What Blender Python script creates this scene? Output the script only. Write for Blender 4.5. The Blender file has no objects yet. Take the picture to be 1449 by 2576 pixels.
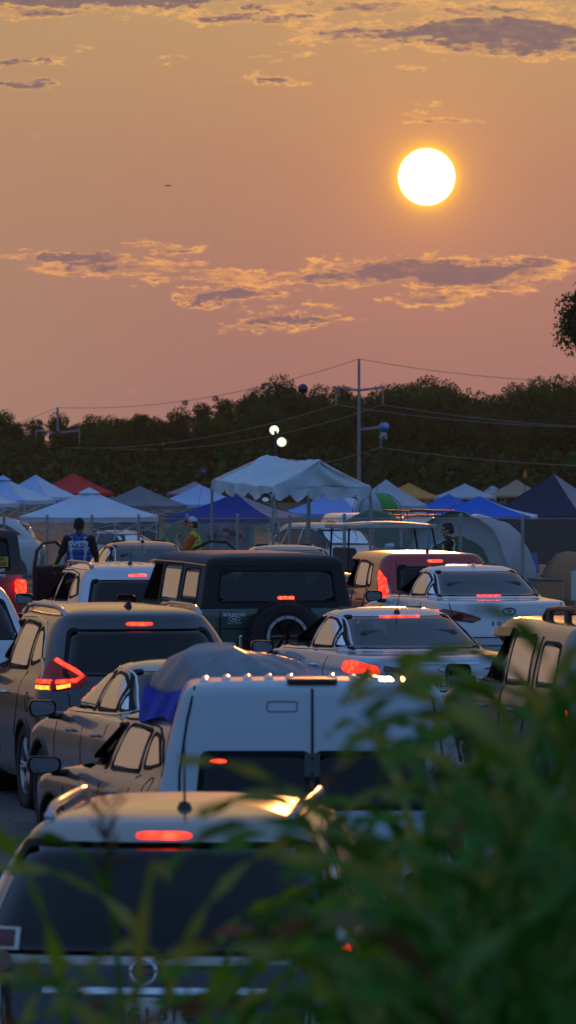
import bpy, bmesh, math, random
import numpy as np
from mathutils import Vector, Matrix, Euler
from mathutils.bvhtree import BVHTree
random.seed(7)
rng = np.random.RandomState(7)
C = bpy.context.scene.collection
R = math.radians
F = 15364.0          # metres of distance per metre of size for one unit of the layout sketch (a 254 mm lens)
CAMZ = 3.3
HY = 1085.0

def P(px, py, D):
    return Vector(((px - 724.5) / F * D, D, CAMZ - (py - HY) / F * D))
def X(px, D): return (px - 724.5) / F * D
def Z(py, D): return CAMZ - (py - HY) / F * D

# ------------------------------------------------------------------ ground profile
GP = [(-60, 1.25), (14.5, 1.25), (17, .95), (20.5, .06), (22, 0), (104, 0), (125, -.27), (160, -.78), (200, -1.3), (300, -2.55), (420, -2.75), (900, -2.9), (4000, -3.0)]
def G(y):
    for (a, za), (b, zb) in zip(GP, GP[1:]):
        if y <= b:
            t = max(0, (y - a) / (b - a)); return za + (zb - za) * t
    return GP[-1][1]

# ------------------------------------------------------------------ objects
def tag(o, label=None, cat=None, group=None, kind=None):
    if label: o['label'] = label
    if cat: o['category'] = cat
    if group: o['group'] = group
    if kind: o['kind'] = kind
    return o
def thing(name, label, cat, loc=(0, 0, 0), rz=0, group=None):
    o = bpy.data.objects.new(name, None); C.objects.link(o)
    o.empty_display_size = .2
    o.location = loc; o.rotation_euler = (0, 0, rz)
    return tag(o, label, cat, group)
def link(name, me, parent=None, mats=None, smooth=True):
    if mats is not None:
        for m in (mats if isinstance(mats, (list, tuple)) else [mats]): me.materials.append(m)
    if smooth is not None:
        me.polygons.foreach_set('use_smooth', [bool(smooth)] * len(me.polygons))
    o = bpy.data.objects.new(name, me); C.objects.link(o)
    if parent: o.parent = parent
    return o
def copy_tree(o, parent=None):
    c = o.copy(); C.objects.link(c); c.parent = parent
    for ch in list(o.children): copy_tree(ch, c)
    return c

class MB:
    def __init__(s): s.v = []; s.f = []
    def add(s, vs, fs):
        b = len(s.v); s.v += [tuple(v) for v in vs]; s.f += [tuple(b + i for i in f) for f in fs]; return s
    def box(s, c, d, M=None, bev=0):
        x, y, z = d[0] / 2, d[1] / 2, d[2] / 2
        if bev:
            b = min(bev, x * .95, y * .95, z * .95)
            vs = []; idx = {}
            for sx in (-1, 1):
                for sy in (-1, 1):
                    for sz in (-1, 1):
                        idx[(sx, sy, sz)] = len(vs)
                        vs += [(sx * x, sy * (y - b), sz * (z - b)), (sx * (x - b), sy * y, sz * (z - b)), (sx * (x - b), sy * (y - b), sz * z)]
            bm = bmesh.new()
            for v in vs: bm.verts.new(v)
            bmesh.ops.convex_hull(bm, input=list(bm.verts))
            bm.verts.index_update()
            pts = [v.co.copy() for v in bm.verts]; fs = [[v.index for v in f.verts] for f in bm.faces]
            bm.free()
        else:
            pts = [Vector((a * x, b_ * y, c_ * z)) for a in (-1, 1) for b_ in (-1, 1) for c_ in (-1, 1)]
            fs = [(0, 1, 3, 2), (4, 6, 7, 5), (0, 4, 5, 1), (2, 3, 7, 6), (0, 2, 6, 4), (1, 5, 7, 3)]
        c = Vector(c)
        if M is not None: pts = [M @ p for p in pts]
        return s.add([p + c for p in pts], fs)
    def tube(s, pts, r, n=8, cap=True):
        pts = [Vector(p) for p in pts]
        rr = r if isinstance(r, (list, tuple)) else [r] * len(pts)
        vs = []; fs = []
        up = Vector((0, 0, 1))
        t0 = (pts[1] - pts[0]).normalized()
        if abs(t0.dot(up)) > .95: up = Vector((1, 0, 0))
        a = t0.cross(up).normalized()
        for i, p in enumerate(pts):
            t = (pts[min(i + 1, len(pts) - 1)] - pts[max(i - 1, 0)]).normalized()
            a = (a - t * a.dot(t))
            a = a.normalized() if a.length > 1e-6 else t.orthogonal().normalized()
            b = t.cross(a)
            for k in range(n):
                q = 2 * math.pi * k / n
                vs.append(p + (a * math.cos(q) + b * math.sin(q)) * rr[i])
        for i in range(len(pts) - 1):
            for k in range(n):
                fs.append((i * n + k, i * n + (k + 1) % n, (i + 1) * n + (k + 1) % n, (i + 1) * n + k))
        if cap:
            fs.append(tuple(range(n))[::-1]); fs.append(tuple((len(pts) - 1) * n + k for k in range(n)))
        return s.add(vs, fs)
    def lathe(s, prof, c=(0, 0, 0), axis='z', n=24, M=None):
        vs = []; fs = []; m = len(prof)
        for k in range(n):
            q = 2 * math.pi * k / n; cs, sn = math.cos(q), math.sin(q)
            for r, h in prof:
                v = Vector((r * cs, r * sn, h))
                if axis == 'x': v = Vector((h, r * cs, r * sn))
                if axis == 'y': v = Vector((r * cs, h, r * sn))
                if M is not None: v = M @ v
                vs.append(v + Vector(c))
        for k in range(n):
            for i in range(m - 1):
                k2 = (k + 1) % n
                fs.append((k * m + i, k2 * m + i, k2 * m + i + 1, k * m + i + 1))
        return s.add(vs, fs)
    def ell(s, c, r, n=16, m=10, M=None):
        vs = []; fs = []
        for i in range(m + 1):
            th = math.pi * i / m
            for k in range(n):
                q = 2 * math.pi * k / n
                v = Vector((r[0] * math.sin(th) * math.cos(q), r[1] * math.sin(th) * math.sin(q), r[2] * math.cos(th)))
                if M is not None: v = M @ v
                vs.append(v + Vector(c))
        for i in range(m):
            for k in range(n):
                fs.append((i * n + k, (i + 1) * n + k, (i + 1) * n + (k + 1) % n, i * n + (k + 1) % n))
        return s.add(vs, fs)
    def prism(s, poly, h0, h1, M=None, c=(0, 0, 0)):
        n = len(poly); vs = [Vector((x, y, h0)) for x, y in poly] + [Vector((x, y, h1)) for x, y in poly]
        if M is not None: vs = [M @ v for v in vs]
        vs = [v + Vector(c) for v in vs]
        fs = [tuple(range(n))[::-1], tuple(range(n, 2 * n))] + [(i, (i + 1) % n, n + (i + 1) % n, n + i) for i in range(n)]
        return s.add(vs, fs)
    def grid(s, fn, nu, nv):
        vs = [fn(i / nu, j / nv) for i in range(nu + 1) for j in range(nv + 1)]
        fs = [(i * (nv + 1) + j, (i + 1) * (nv + 1) + j, (i + 1) * (nv + 1) + j + 1, i * (nv + 1) + j + 1) for i in range(nu) for j in range(nv)]
        return s.add(vs, fs)
    def mesh(s, name, weld=0):
        me = bpy.data.meshes.new(name); me.from_pydata(s.v, [], s.f)
        if weld:
            bm = bmesh.new(); bm.from_mesh(me); bmesh.ops.remove_doubles(bm, verts=bm.verts, dist=weld)
            bmesh.ops.recalc_face_normals(bm, faces=bm.faces); bm.to_mesh(me); bm.free()
        me.update(); return me
    def build(s, name, mat, parent=None, smooth=False, weld=0):
        return link(name, s.mesh(name, weld), parent, mat, smooth)

# ------------------------------------------------------------------ materials
def newmat(name):
    m = bpy.data.materials.new(name); m.use_nodes = True
    return m, m.node_tree, m.node_tree.nodes['Principled BSDF']
def mat(name, col, rough=.6, metal=0., coat=0., var=0., vscale=6., bump=0., bscale=40., spec=.5, alpha=None, sheen=0, trans=0):
    m, nt, b = newmat(name)
    b.inputs['Base Color'].default_value = (*col, 1); b.inputs['Roughness'].default_value = rough
    b.inputs['Metallic'].default_value = metal; b.inputs['Coat Weight'].default_value = coat
    b.inputs['Coat Roughness'].default_value = .04; b.inputs['Specular IOR Level'].default_value = spec
    if sheen: b.inputs['Sheen Weight'].default_value = sheen
    if var or bump:
        tc = nt.nodes.new('ShaderNodeTexCoord')
    if var:
        n = nt.nodes.new('ShaderNodeTexNoise'); n.inputs['Scale'].default_value = vscale; n.inputs['Detail'].default_value = 5
        r = nt.nodes.new('ShaderNodeMapRange'); r.inputs[1].default_value = .3; r.inputs[2].default_value = .7
        r.inputs[3].default_value = 1 - var; r.inputs[4].default_value = 1 + var
        mx = nt.nodes.new('ShaderNodeVectorMath'); mx.operation = 'SCALE'; mx.inputs[0].default_value = col
        nt.links.new(tc.outputs['Object'], n.inputs['Vector']); nt.links.new(n.outputs['Fac'], r.inputs[0])
        nt.links.new(r.outputs[0], mx.inputs['Scale']); nt.links.new(mx.outputs[0], b.inputs['Base Color'])
    if bump:
        n = nt.nodes.new('ShaderNodeTexNoise'); n.inputs['Scale'].default_value = bscale; n.inputs['Detail'].default_value = 4
        bp = nt.nodes.new('ShaderNodeBump'); bp.inputs['Strength'].default_value = bump; bp.inputs['Distance'].default_value = .02
        nt.links.new(tc.outputs['Object'], n.inputs['Vector']); nt.links.new(n.outputs['Fac'], bp.inputs['Height'])
        nt.links.new(bp.outputs[0], b.inputs['Normal'])
    if trans:
        tr = nt.nodes.new('ShaderNodeBsdfTranslucent'); ms = nt.nodes.new('ShaderNodeMixShader'); ms.inputs[0].default_value = trans
        tr.inputs[0].default_value = (*[min(1, c * 1.1) for c in col], 1)
        nt.links.new(b.outputs[0], ms.inputs[1]); nt.links.new(tr.outputs[0], ms.inputs[2])
        nt.links.new(ms.outputs[0], nt.nodes['Material Output'].inputs[0])
    return m
def emis(name, col, strength, base=(0.1, 0, 0), cells=0):
    m, nt, b = newmat(name)
    b.inputs['Base Color'].default_value = (*base, 1); b.inputs['Roughness'].default_value = .2
    b.inputs['Emission Color'].default_value = (*col, 1); b.inputs['Emission Strength'].default_value = strength
    if cells:       # the rows of small bulbs behind the lens
        tc = nt.nodes.new('ShaderNodeTexCoord'); v = nt.nodes.new('ShaderNodeTexVoronoi'); v.inputs['Scale'].default_value = cells
        r = nt.nodes.new('ShaderNodeMapRange'); r.inputs[1].default_value = .0; r.inputs[2].default_value = .6
        r.inputs[3].default_value = strength * 1.5; r.inputs[4].default_value = strength * .35
        nt.links.new(tc.outputs['Object'], v.inputs['Vector']); nt.links.new(v.outputs['Distance'], r.inputs[0])
        nt.links.new(r.outputs[0], b.inputs['Emission Strength'])
    return m
def glass(name, tint=(.25, .3, .32), refl=1.0, ior=1.75):
    m, nt, b = newmat(name); nt.nodes.remove(b)
    tr = nt.nodes.new('ShaderNodeBsdfTransparent'); tr.inputs[0].default_value = (*tint, 1)
    gl = nt.nodes.new('ShaderNodeBsdfGlossy'); gl.inputs[0].default_value = (refl, refl, refl, 1); gl.inputs['Roughness'].default_value = .015
    fr = nt.nodes.new('ShaderNodeFresnel'); fr.inputs[0].default_value = ior
    # faint ripple so reflections are not mathematically flat
    tc = nt.nodes.new('ShaderNodeTexCoord'); n = nt.nodes.new('ShaderNodeTexNoise'); n.inputs['Scale'].default_value = 2.2
    bp = nt.nodes.new('ShaderNodeBump'); bp.inputs['Strength'].default_value = .12; bp.inputs['Distance'].default_value = .02
    nt.links.new(tc.outputs['Object'], n.inputs['Vector']); nt.links.new(n.outputs['Fac'], bp.inputs['Height']); nt.links.new(bp.outputs[0], gl.inputs['Normal'])
    mx = nt.nodes.new('ShaderNodeMixShader')
    nt.links.new(fr.outputs[0], mx.inputs[0]); nt.links.new(tr.outputs[0], mx.inputs[1]); nt.links.new(gl.outputs[0], mx.inputs[2])
    nt.links.new(mx.outputs[0], nt.nodes['Material Output'].inputs[0])
    return m
def paint(name, col, metal=.0, rough=.3, coat=1.0, ribs=0):
    m, nt, b = newmat(name)
    b.inputs['Metallic'].default_value = metal; b.inputs['Coat Weight'].default_value = coat; b.inputs['Coat Roughness'].default_value = .05
    tc = nt.nodes.new('ShaderNodeTexCoord')
    n = nt.nodes.new('ShaderNodeTexNoise'); n.inputs['Scale'].default_value = 2.5; n.inputs['Detail'].default_value = 6
    nt.links.new(tc.outputs['Object'], n.inputs['Vector'])
    r = nt.nodes.new('ShaderNodeMapRange'); r.inputs[1].default_value = .35; r.inputs[2].default_value = .75
    r.inputs[3].default_value = rough; r.inputs[4].default_value = rough + .14
    nt.links.new(n.outputs['Fac'], r.inputs[0]); nt.links.new(r.outputs[0], b.inputs['Roughness'])
    # road dust settled low on the panels
    sp = nt.nodes.new('ShaderNodeSeparateXYZ'); nt.links.new(tc.outputs['Object'], sp.inputs[0])
    lo = nt.nodes.new('ShaderNodeMapRange'); lo.inputs[1].default_value = .75; lo.inputs[2].default_value = .2; lo.inputs[3].default_value = 0; lo.inputs[4].default_value = .55
    nt.links.new(sp.outputs['Z'], lo.inputs[0])
    mu = nt.nodes.new('ShaderNodeMath'); mu.operation = 'MULTIPLY'; nt.links.new(lo.outputs[0], mu.inputs[0]); nt.links.new(n.outputs['Fac'], mu.inputs[1])
    mx = nt.nodes.new('ShaderNodeMix'); mx.data_type = 'RGBA'
    mx.inputs[6].default_value = (*col, 1); mx.inputs[7].default_value = (.16, .13, .10, 1)
    nt.links.new(mu.outputs[0], mx.inputs[0]); nt.links.new(mx.outputs[2], b.inputs['Base Color'])
    return m
M = {}
M['rubber'] = mat('rubber', (.012, .012, .013), .75, bump=.3, bscale=60)
M['black'] = mat('black_plastic', (.012, .012, .013), .45, var=.3)
M['gloss_black'] = mat('gloss_black', (.008, .008, .01), .12, coat=.5)
M['seal'] = mat('seal_rubber', (.006, .006, .007), .6, spec=.2)
M['grey_plastic'] = mat('grey_plastic', (.05, .05, .055), .55, var=.15)
M['chrome'] = mat('chrome', (.75, .75, .78), .12, metal=1)
M['alu'] = mat('aluminium', (.5, .5, .52), .3, metal=.9)
M['rim'] = mat('rim_silver', (.42, .42, .44), .32, metal=.8, var=.15)
M['seat'] = mat('seat_cloth', (.02, .02, .022), .9, var=.2)
M['seat_grey'] = mat('seat_grey', (.07, .065, .06), .9, var=.2)
M['mirror'] = mat('mirror_glass', (.16, .16, .17), .04, metal=1)
M['brake'] = emis('brake_lamp_lit', (1, .03, .01), 7, cells=11)
M['brake_led'] = emis('brake_led_lit', (1, .03, .012), 10, cells=26)
M['tail'] = emis('tail_lamp_lit', (1, .028, .01), 4.6, cells=13)
M['tail_soft'] = emis('tail_lamp_soft', (1, .02, .012), .5, base=(.25, .01, .01))
M['amber'] = emis('amber_lamp_lit', (1, .17, .012), 11, cells=22)
M['red_lens'] = mat('red_lens', (.16, .006, .006), .12, coat=1)
M['clear_lens'] = mat('clear_lens', (.35, .35, .36), .15, coat=1)
M['glass_dark'] = glass('privacy_glass', (.018, .022, .026), ior=1.42)
M['glass'] = glass('car_glass', (.38, .46, .46))
M['glass_mid'] = glass('tinted_glass', (.12, .15, .16), ior=1.5)
M['plate'] = mat('plate_white', (.62, .6, .5), .45)
M['ink'] = mat('ink_dark', (.01, .012, .04), .5)
M['white_ink'] = mat('white_lettering', (.75, .75, .78), .5)
M['steel'] = mat('galvanised_steel', (.33, .35, .36), .42, metal=.55, var=.2, vscale=12)
M['wire'] = mat('fence_wire', (.42, .46, .48), .45, metal=.4)
M['white_metal'] = mat('white_metal', (.55, .57, .6), .4, var=.1)
M['skin_dark'] = mat('skin_brown', (.07, .035, .022), .5, var=.1)
M['skin_light'] = mat('skin_fair', (.46, .24, .16), .5, var=.1, vscale=14)

# ------------------------------------------------------------------ text
def text_mesh(s, size, bold=0.0, extrude=0.002, spacing=1.0):
    cu = bpy.data.curves.new('lettering', 'FONT'); cu.body = s; cu.size = size; cu.align_x = 'CENTER'; cu.align_y = 'CENTER'
    cu.extrude = extrude; cu.offset = bold; cu.resolution_u = 3; cu.space_character = spacing
    o = bpy.data.objects.new('lettering', cu); C.objects.link(o)
    dg = bpy.context.evaluated_depsgraph_get(); dg.update()
    me = bpy.data.meshes.new_from_object(o.evaluated_get(dg))
    bpy.data.objects.remove(o); bpy.data.curves.remove(cu)
    me.name = 'lettering'; me.materials.clear()
    return me
def text(name, s, size, mat_, parent, loc, right=(1, 0, 0), up=(0, 0, 1), bold=0., spacing=1.):
    me = text_mesh(s, size, bold, spacing=spacing)
    r = Vector(right).normalized(); u = Vector(up).normalized(); n = r.cross(u)
    Mx = Matrix(((r.x, u.x, n.x, loc[0]), (r.y, u.y, n.y, loc[1]), (r.z, u.z, n.z, loc[2]), (0, 0, 0, 1)))
    me.transform(Mx)
    return link(name, me, parent, mat_, False)
# ------------------------------------------------------------------ camera, world, sun
SUN_AZ = (1073 - 724.5) / F          # radians to the right of +Y
SUN_EL = (HY - 446) / F
cam_d = bpy.data.cameras.new('camera'); cam = bpy.data.objects.new('camera', cam_d); C.objects.link(cam)
bpy.context.scene.camera = cam
cam.location = (0, 0, CAMZ); cam.rotation_euler = (math.pi / 2 - math.atan((1288 - HY) / F), 0, 0)
cam_d.sensor_fit = 'HORIZONTAL'; cam_d.sensor_width = 24; cam_d.lens = 24 * F / 1449
cam_d.clip_start = .5; cam_d.clip_end = 6000
cam_d.dof.use_dof = True; cam_d.dof.focus_distance = 84; cam_d.dof.aperture_fstop = 10.5
sc = bpy.context.scene
sc.view_settings.view_transform = 'Standard'; sc.view_settings.look = 'None'; sc.view_settings.exposure = 0; sc.view_settings.gamma = 1
sc.cycles.max_bounces = 8; sc.cycles.transparent_max_bounces = 24; sc.cycles.glossy_bounces = 4; sc.cycles.diffuse_bounces = 3
sc.cycles.use_denoising = True; sc.cycles.sample_clamp_indirect = 6; sc.cycles.caustics_reflective = False

w = bpy.data.worlds.new('World'); sc.world = w; w.use_nodes = True
nt = w.node_tree; N = nt.nodes; L = nt.links
def _in(node, i, v):
    if hasattr(v, 'is_linked') or isinstance(v, bpy.types.NodeSocket): L.new(v, node.inputs[i])
    else: node.inputs[i].default_value = v
def m_(op, a, b=0., c=None, clamp=False):
    n = N.new('ShaderNodeMath'); n.operation = op; n.use_clamp = clamp; _in(n, 0, a); _in(n, 1, b)
    if c is not None: _in(n, 2, c)
    return n.outputs[0]
def sstep(v, a, b, o0=0., o1=1.):
    n = N.new('ShaderNodeMapRange'); n.interpolation_type = 'SMOOTHSTEP'; _in(n, 0, v)
    n.inputs[1].default_value = a; n.inputs[2].default_value = b; n.inputs[3].default_value = o0; n.inputs[4].default_value = o1
    return n.outputs[0]
def mixc(f, a, b):
    n = N.new('ShaderNodeMix'); n.data_type = 'RGBA'; _in(n, 0, f)
    for i, v in ((6, a), (7, b)):
        if isinstance(v, tuple): n.inputs[i].default_value = (*v, 1)
        else: L.new(v, n.inputs[i])
    return n.outputs[2]
tc = N.new('ShaderNodeTexCoord'); sx = N.new('ShaderNodeSeparateXYZ'); L.new(tc.outputs['Generated'], sx.inputs[0])
vx, vy, vz = sx.outputs
az = m_('MULTIPLY', m_('ARCTAN2', vx, vy), 180 / math.pi)
el = m_('MULTIPLY', m_('ARCSINE', vz), 180 / math.pi)
sky = N.new('ShaderNodeTexSky'); sky.sky_type = 'NISHITA'; sky.sun_disc = False
sky.sun_elevation = SUN_EL; sky.sun_rotation = SUN_AZ; sky.air_density = 1.0; sky.dust_density = 1.0
tint = N.new('ShaderNodeVectorMath'); tint.operation = 'MULTIPLY'; L.new(sky.outputs[0], tint.inputs[0]); tint.inputs[1].default_value = (6.8, 10.6, 20)
# the sunset side of the sky: measured colours by elevation, then the Nishita sky takes over higher up and behind
ramp = N.new('ShaderNodeValToRGB'); L.new(sstep(el, -.2, 4.6), ramp.inputs[0])
ramp.inputs[0].links[0].from_node.interpolation_type = 'LINEAR'
cr = ramp.color_ramp
def srgb(r, g, b): return tuple((x / 255 / 12.92 if x < 10 else ((x / 255 + .055) / 1.055) ** 2.4) for x in (r, g, b))
stops = [(0., (158, 113, 110)), (.12, (162, 115, 108)), (.3, (169, 120, 107)), (.55, (180, 130, 105)), (.75, (190, 144, 106)), (.95, (193, 155, 109))]
cr.elements[0].position = 0; cr.elements[0].color = (*srgb(*stops[0][1]), 1)
cr.elements[1].position = .95; cr.elements[1].color = (*srgb(*stops[-1][1]), 1)
for p, c in stops[1:-1]:
    e = cr.elements.new(p); e.color = (*srgb(*c), 1)
# distance to the sun in degrees
dx = m_('SUBTRACT', az, math.degrees(SUN_AZ)); dy = m_('SUBTRACT', el, math.degrees(SUN_EL))
ds = m_('SQRT', m_('ADD', m_('MULTIPLY', dx, dx), m_('MULTIPLY', dy, dy)))
base = mixc(sstep(dx, -1.0, -5, 0, .4), ramp.outputs[0], srgb(176, 146, 112))
base = mixc(sstep(m_('ABSOLUTE', dx), 5, 30, 0, .85), base, srgb(128, 108, 98))
glow = m_('MULTIPLY', m_('POWER', 2.718, m_('MULTIPLY', ds, -1.05)), .40)
glow2 = m_('MULTIPLY', m_('POWER', 2.718, m_('MULTIPLY', m_('SUBTRACT', ds, .26), -9.0)), .9, None, False)
def addc(a, f, col):
    s = N.new('ShaderNodeVectorMath'); s.operation = 'SCALE'; s.inputs[0].default_value = col; L.new(f, s.inputs['Scale'])
    n = N.new('ShaderNodeVectorMath'); n.operation = 'ADD'
    L.new(a, n.inputs[0]); L.new(s.outputs[0], n.inputs[1]); return n.outputs[0]
base = addc(base, glow, (.5, .17, .0))
dimf = sstep(el, 7, 40, 1., .5)
dimn = N.new('ShaderNodeVectorMath'); dimn.operation = 'SCALE'; L.new(base, dimn.inputs[0]); L.new(dimf, dimn.inputs['Scale']); base = dimn.outputs[0]
# clouds: patches laid out by azimuth and elevation, broken up by stretched noise
cx = N.new('ShaderNodeCombineXYZ'); L.new(az, cx.inputs[0]); L.new(m_('MULTIPLY', el, 3.2), cx.inputs[1])
def noise(scale, det, rough=.6, off=0):
    n = N.new('ShaderNodeTexNoise'); n.inputs['Scale'].default_value = scale; n.inputs['Detail'].default_value = det; n.inputs['Roughness'].default_value = rough
    mp = N.new('ShaderNodeVectorMath'); mp.operation = 'ADD'; mp.inputs[1].default_value = (off, off * .7, 0); L.new(cx.outputs[0], mp.inputs[0])
    L.new(mp.outputs[0], n.inputs['Vector']); return n.outputs['Fac']
n1 = noise(1.5, 9, .62); n2 = noise(5.5, 8, .68, 3.3); n3 = noise(.9, 8, .6, 7.7); n4 = noise(2.6, 9, .7, 13.1)
azw = m_('ADD', az, m_('ADD', m_('MULTIPLY', m_('SUBTRACT', n3, .5), 1.5), m_('MULTIPLY', m_('SUBTRACT', n2, .5), .35)))
elw = m_('ADD', el, m_('ADD', m_('MULTIPLY', m_('SUBTRACT', n4, .5), .34), m_('MULTIPLY', m_('SUBTRACT', n1, .5), .12)))
dens = None
CL = [  # px, py, half width, half height, weight   (layout units, 268 per degree)
    (190, 650, 190, 20, 1.), (300, 672, 280, 24, .72), (440, 628, 120, 12, .7), (330, 610, 90, 6, .6),
    (560, 742, 130, 24, 1.), (520, 695, 260, 18, .62),
    (1100, 684, 340, 40, 1.05), (830, 700, 260, 26, .75), (1080, 752, 130, 26, .8), (1250, 722, 170, 20, .7), (1340, 664, 100, 16, .8),
    (760, 806, 160, 17, 1.), (660, 826, 150, 16, .7), (720, 775, 110, 20, .5),
    (240, 4, 460, 22, 1.1), (130, 34, 330, 20, .66), (640, 48, 260, 18, .72), (620, 24, 60, 9, .9), (770, 46, 55, 8, .9),
    (1240, 82, 330, 44, 1.1), (960, 90, 280, 36, .8), (1330, 120, 320, 34, .78), (900, 20, 300, 22, .66), (1250, 30, 300, 26, .72), (700, 148, 80, 10, .62),
    (40, 165, 130, 12, .9), (140, 152, 70, 12, .8), (60, 212, 110, 11, 1.), (220, 122, 60, 10, .55),
    (680, 198, 100, 13, .72), (440, 148, 60, 7, .5), (1000, 172, 80, 14, .5), (1090, 300, 130, 12, .62), (1050, 263, 50, 6, .55), (530, 205, 50, 6, .5)]
for (px, py, hw, hh, wt) in CL:
    a0 = (px - 724.5) / 268.15; e0 = (HY - py) / 268.15
    qx = m_('MULTIPLY', m_('SUBTRACT', azw, a0), 268.15 / hw / 1.15); qy = m_('MULTIPLY', m_('SUBTRACT', elw, e0), 268.15 / hh / 1.15)
    q = m_('SUBTRACT', 1., m_('ADD', m_('MULTIPLY', qx, qx), m_('MULTIPLY', qy, qy)))
    q = m_('MULTIPLY', m_('MAXIMUM', q, -.6), wt)
    dens = q if dens is None else m_('SMOOTH_MAX', dens, q, .1)
nn = m_('ADD', m_('MULTIPLY', m_('SUBTRACT', n1, .5), 2.2), m_('MULTIPLY', m_('SUBTRACT', n2, .5), 2.6))
# faint wisps everywhere higher up, so the sky continues outside the frame
dd = m_('ADD', m_('SUBTRACT', dens, .26), nn)
dd = m_('MULTIPLY', dd, sstep(dens, -.5, .05))
cover = m_('MULTIPLY', sstep(dd, -.05, .45), sstep(n2, .25, .6, .7, 1.))
core = sstep(m_('ADD', m_('MULTIPLY', m_('SUBTRACT', dens, .26), 1.7), m_('MULTIPLY', nn, .5)), .32, .92)
near = sstep(ds, 6, .8)
rim_c = mixc(near, srgb(228, 152, 110), srgb(255, 176, 98))
rim_c = mixc(sstep(el, 1.2, 3.6), rim_c, srgb(242, 178, 106))
core_c = mixc(sstep(el, 1.5, 3.8), srgb(136, 104, 106), srgb(128, 104, 106))
ccol = mixc(core, rim_c, core_c)
base = mixc(m_('MULTIPLY', cover, .92), base, ccol)
# sun disc (overexposed in the picture) with its thin yellow edge
base = addc(base, m_('POWER', 2.718, m_('MULTIPLY', m_('MAXIMUM', m_('SUBTRACT', ds, .262), 0.), -22.)), (.6, .38, -.05))
base = addc(base, m_('POWER', 2.718, m_('MULTIPLY', m_('MAXIMUM', m_('SUBTRACT', ds, .262), 0.), -5.5)), (.30, .10, -.03))
base = addc(base, sstep(ds, .2685, .2655), (1.3, 1.3, 1.2))
# how far the sunset colours reach
fr = m_('MULTIPLY', sstep(el, 44, 10), sstep(m_('ABSOLUTE', az), 95, 38))
mixn = N.new('ShaderNodeMix'); mixn.data_type = 'RGBA'
ten = N.new('ShaderNodeVectorMath'); ten.operation = 'SCALE'; ten.inputs['Scale'].default_value = 10.0; L.new(base, ten.inputs[0])
L.new(fr, mixn.inputs[0])
# nishita sky is far brighter close to the sun than this hazy evening: limit it
lim = N.new('ShaderNodeVectorMath'); lim.operation = 'MINIMUM'; L.new(tint.outputs[0], lim.inputs[0]); lim.inputs[1].default_value = (1.38, 2.65, 5.2)
L.new(lim.outputs[0], mixn.inputs[6]); L.new(ten.outputs[0], mixn.inputs[7])
bg = N['Background']; L.new(mixn.outputs[2], bg.inputs[0]); bg.inputs[1].default_value = .1
w.cycles.sampling_method = 'MANUAL'; w.cycles.sample_map_resolution = 1024

sl = bpy.data.lights.new('sun', 'SUN'); sl.energy = 1.3; sl.angle = R(.8); sl.color = (1, .33, .07)
so = bpy.data.objects.new('sun', sl); C.objects.link(so)
d = Vector((math.sin(SUN_AZ) * math.cos(SUN_EL), math.cos(SUN_AZ) * math.cos(SUN_EL), math.sin(SUN_EL)))
so.rotation_euler = (-d).to_track_quat('-Z', 'Y').to_euler()
# ------------------------------------------------------------------ car bodies as one lofted skin
def chaikin(poly, k=2, closed=True, cut=.25):
    for _ in range(k):
        out = []; n = len(poly)
        for i in range(n if closed else n - 1):
            a, b = poly[i], poly[(i + 1) % n]
            out += [(a[0] + (b[0] - a[0]) * cut, a[1] + (b[1] - a[1]) * cut), (a[0] + (b[0] - a[0]) * (1 - cut), a[1] + (b[1] - a[1]) * (1 - cut))]
        poly = out
    return poly
def rounded(poly, r=.06, seg=4):
    out = []; n = len(poly)
    for i in range(n):
        p = Vector(poly[i]); a = Vector(poly[i - 1]); b = Vector(poly[(i + 1) % n])
        da = (a - p); db = (b - p); ra = min(r, da.length * .45); rb = min(r, db.length * .45)
        p0 = p + da.normalized() * ra; p1 = p + db.normalized() * rb
        for k in range(seg + 1):
            t = k / seg; q = p0 * (1 - t) ** 2 + p * 2 * t * (1 - t) + p1 * t * t
            out.append((q.x, q.y))
    return out
def inset(poly, d):
    n = len(poly); A = sum(poly[i][0] * poly[(i + 1) % n][1] - poly[(i + 1) % n][0] * poly[i][1] for i in range(n))
    sg = 1 if A > 0 else -1; out = []
    for i in range(n):
        a = Vector(poly[i - 1]); p = Vector(poly[i]); b = Vector(poly[(i + 1) % n])
        e1 = (p - a); e2 = (b - p)
        e1 = e1.normalized() if e1.length > 1e-7 else Vector((0, 0)); e2 = e2.normalized() if e2.length > 1e-7 else e1
        nn = Vector((-(e1.y + e2.y), e1.x + e2.x)) * sg
        if nn.length < 1e-6: nn = Vector((-e1.y, e1.x)) * sg
        nn.normalize()
        out.append((p.x + nn.x * d, p.y + nn.y * d))
    return out
def inpoly(poly, X_, Y_):
    r = np.zeros(X_.shape, bool); n = len(poly)
    for i in range(n):
        x0, y0 = poly[i]; x1, y1 = poly[(i + 1) % n]
        if y0 == y1: continue
        c = ((y0 > Y_) != (y1 > Y_)) & (X_ < (x1 - x0) * (Y_ - y0) / (y1 - y0) + x0)
        r ^= c
    return r

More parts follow.
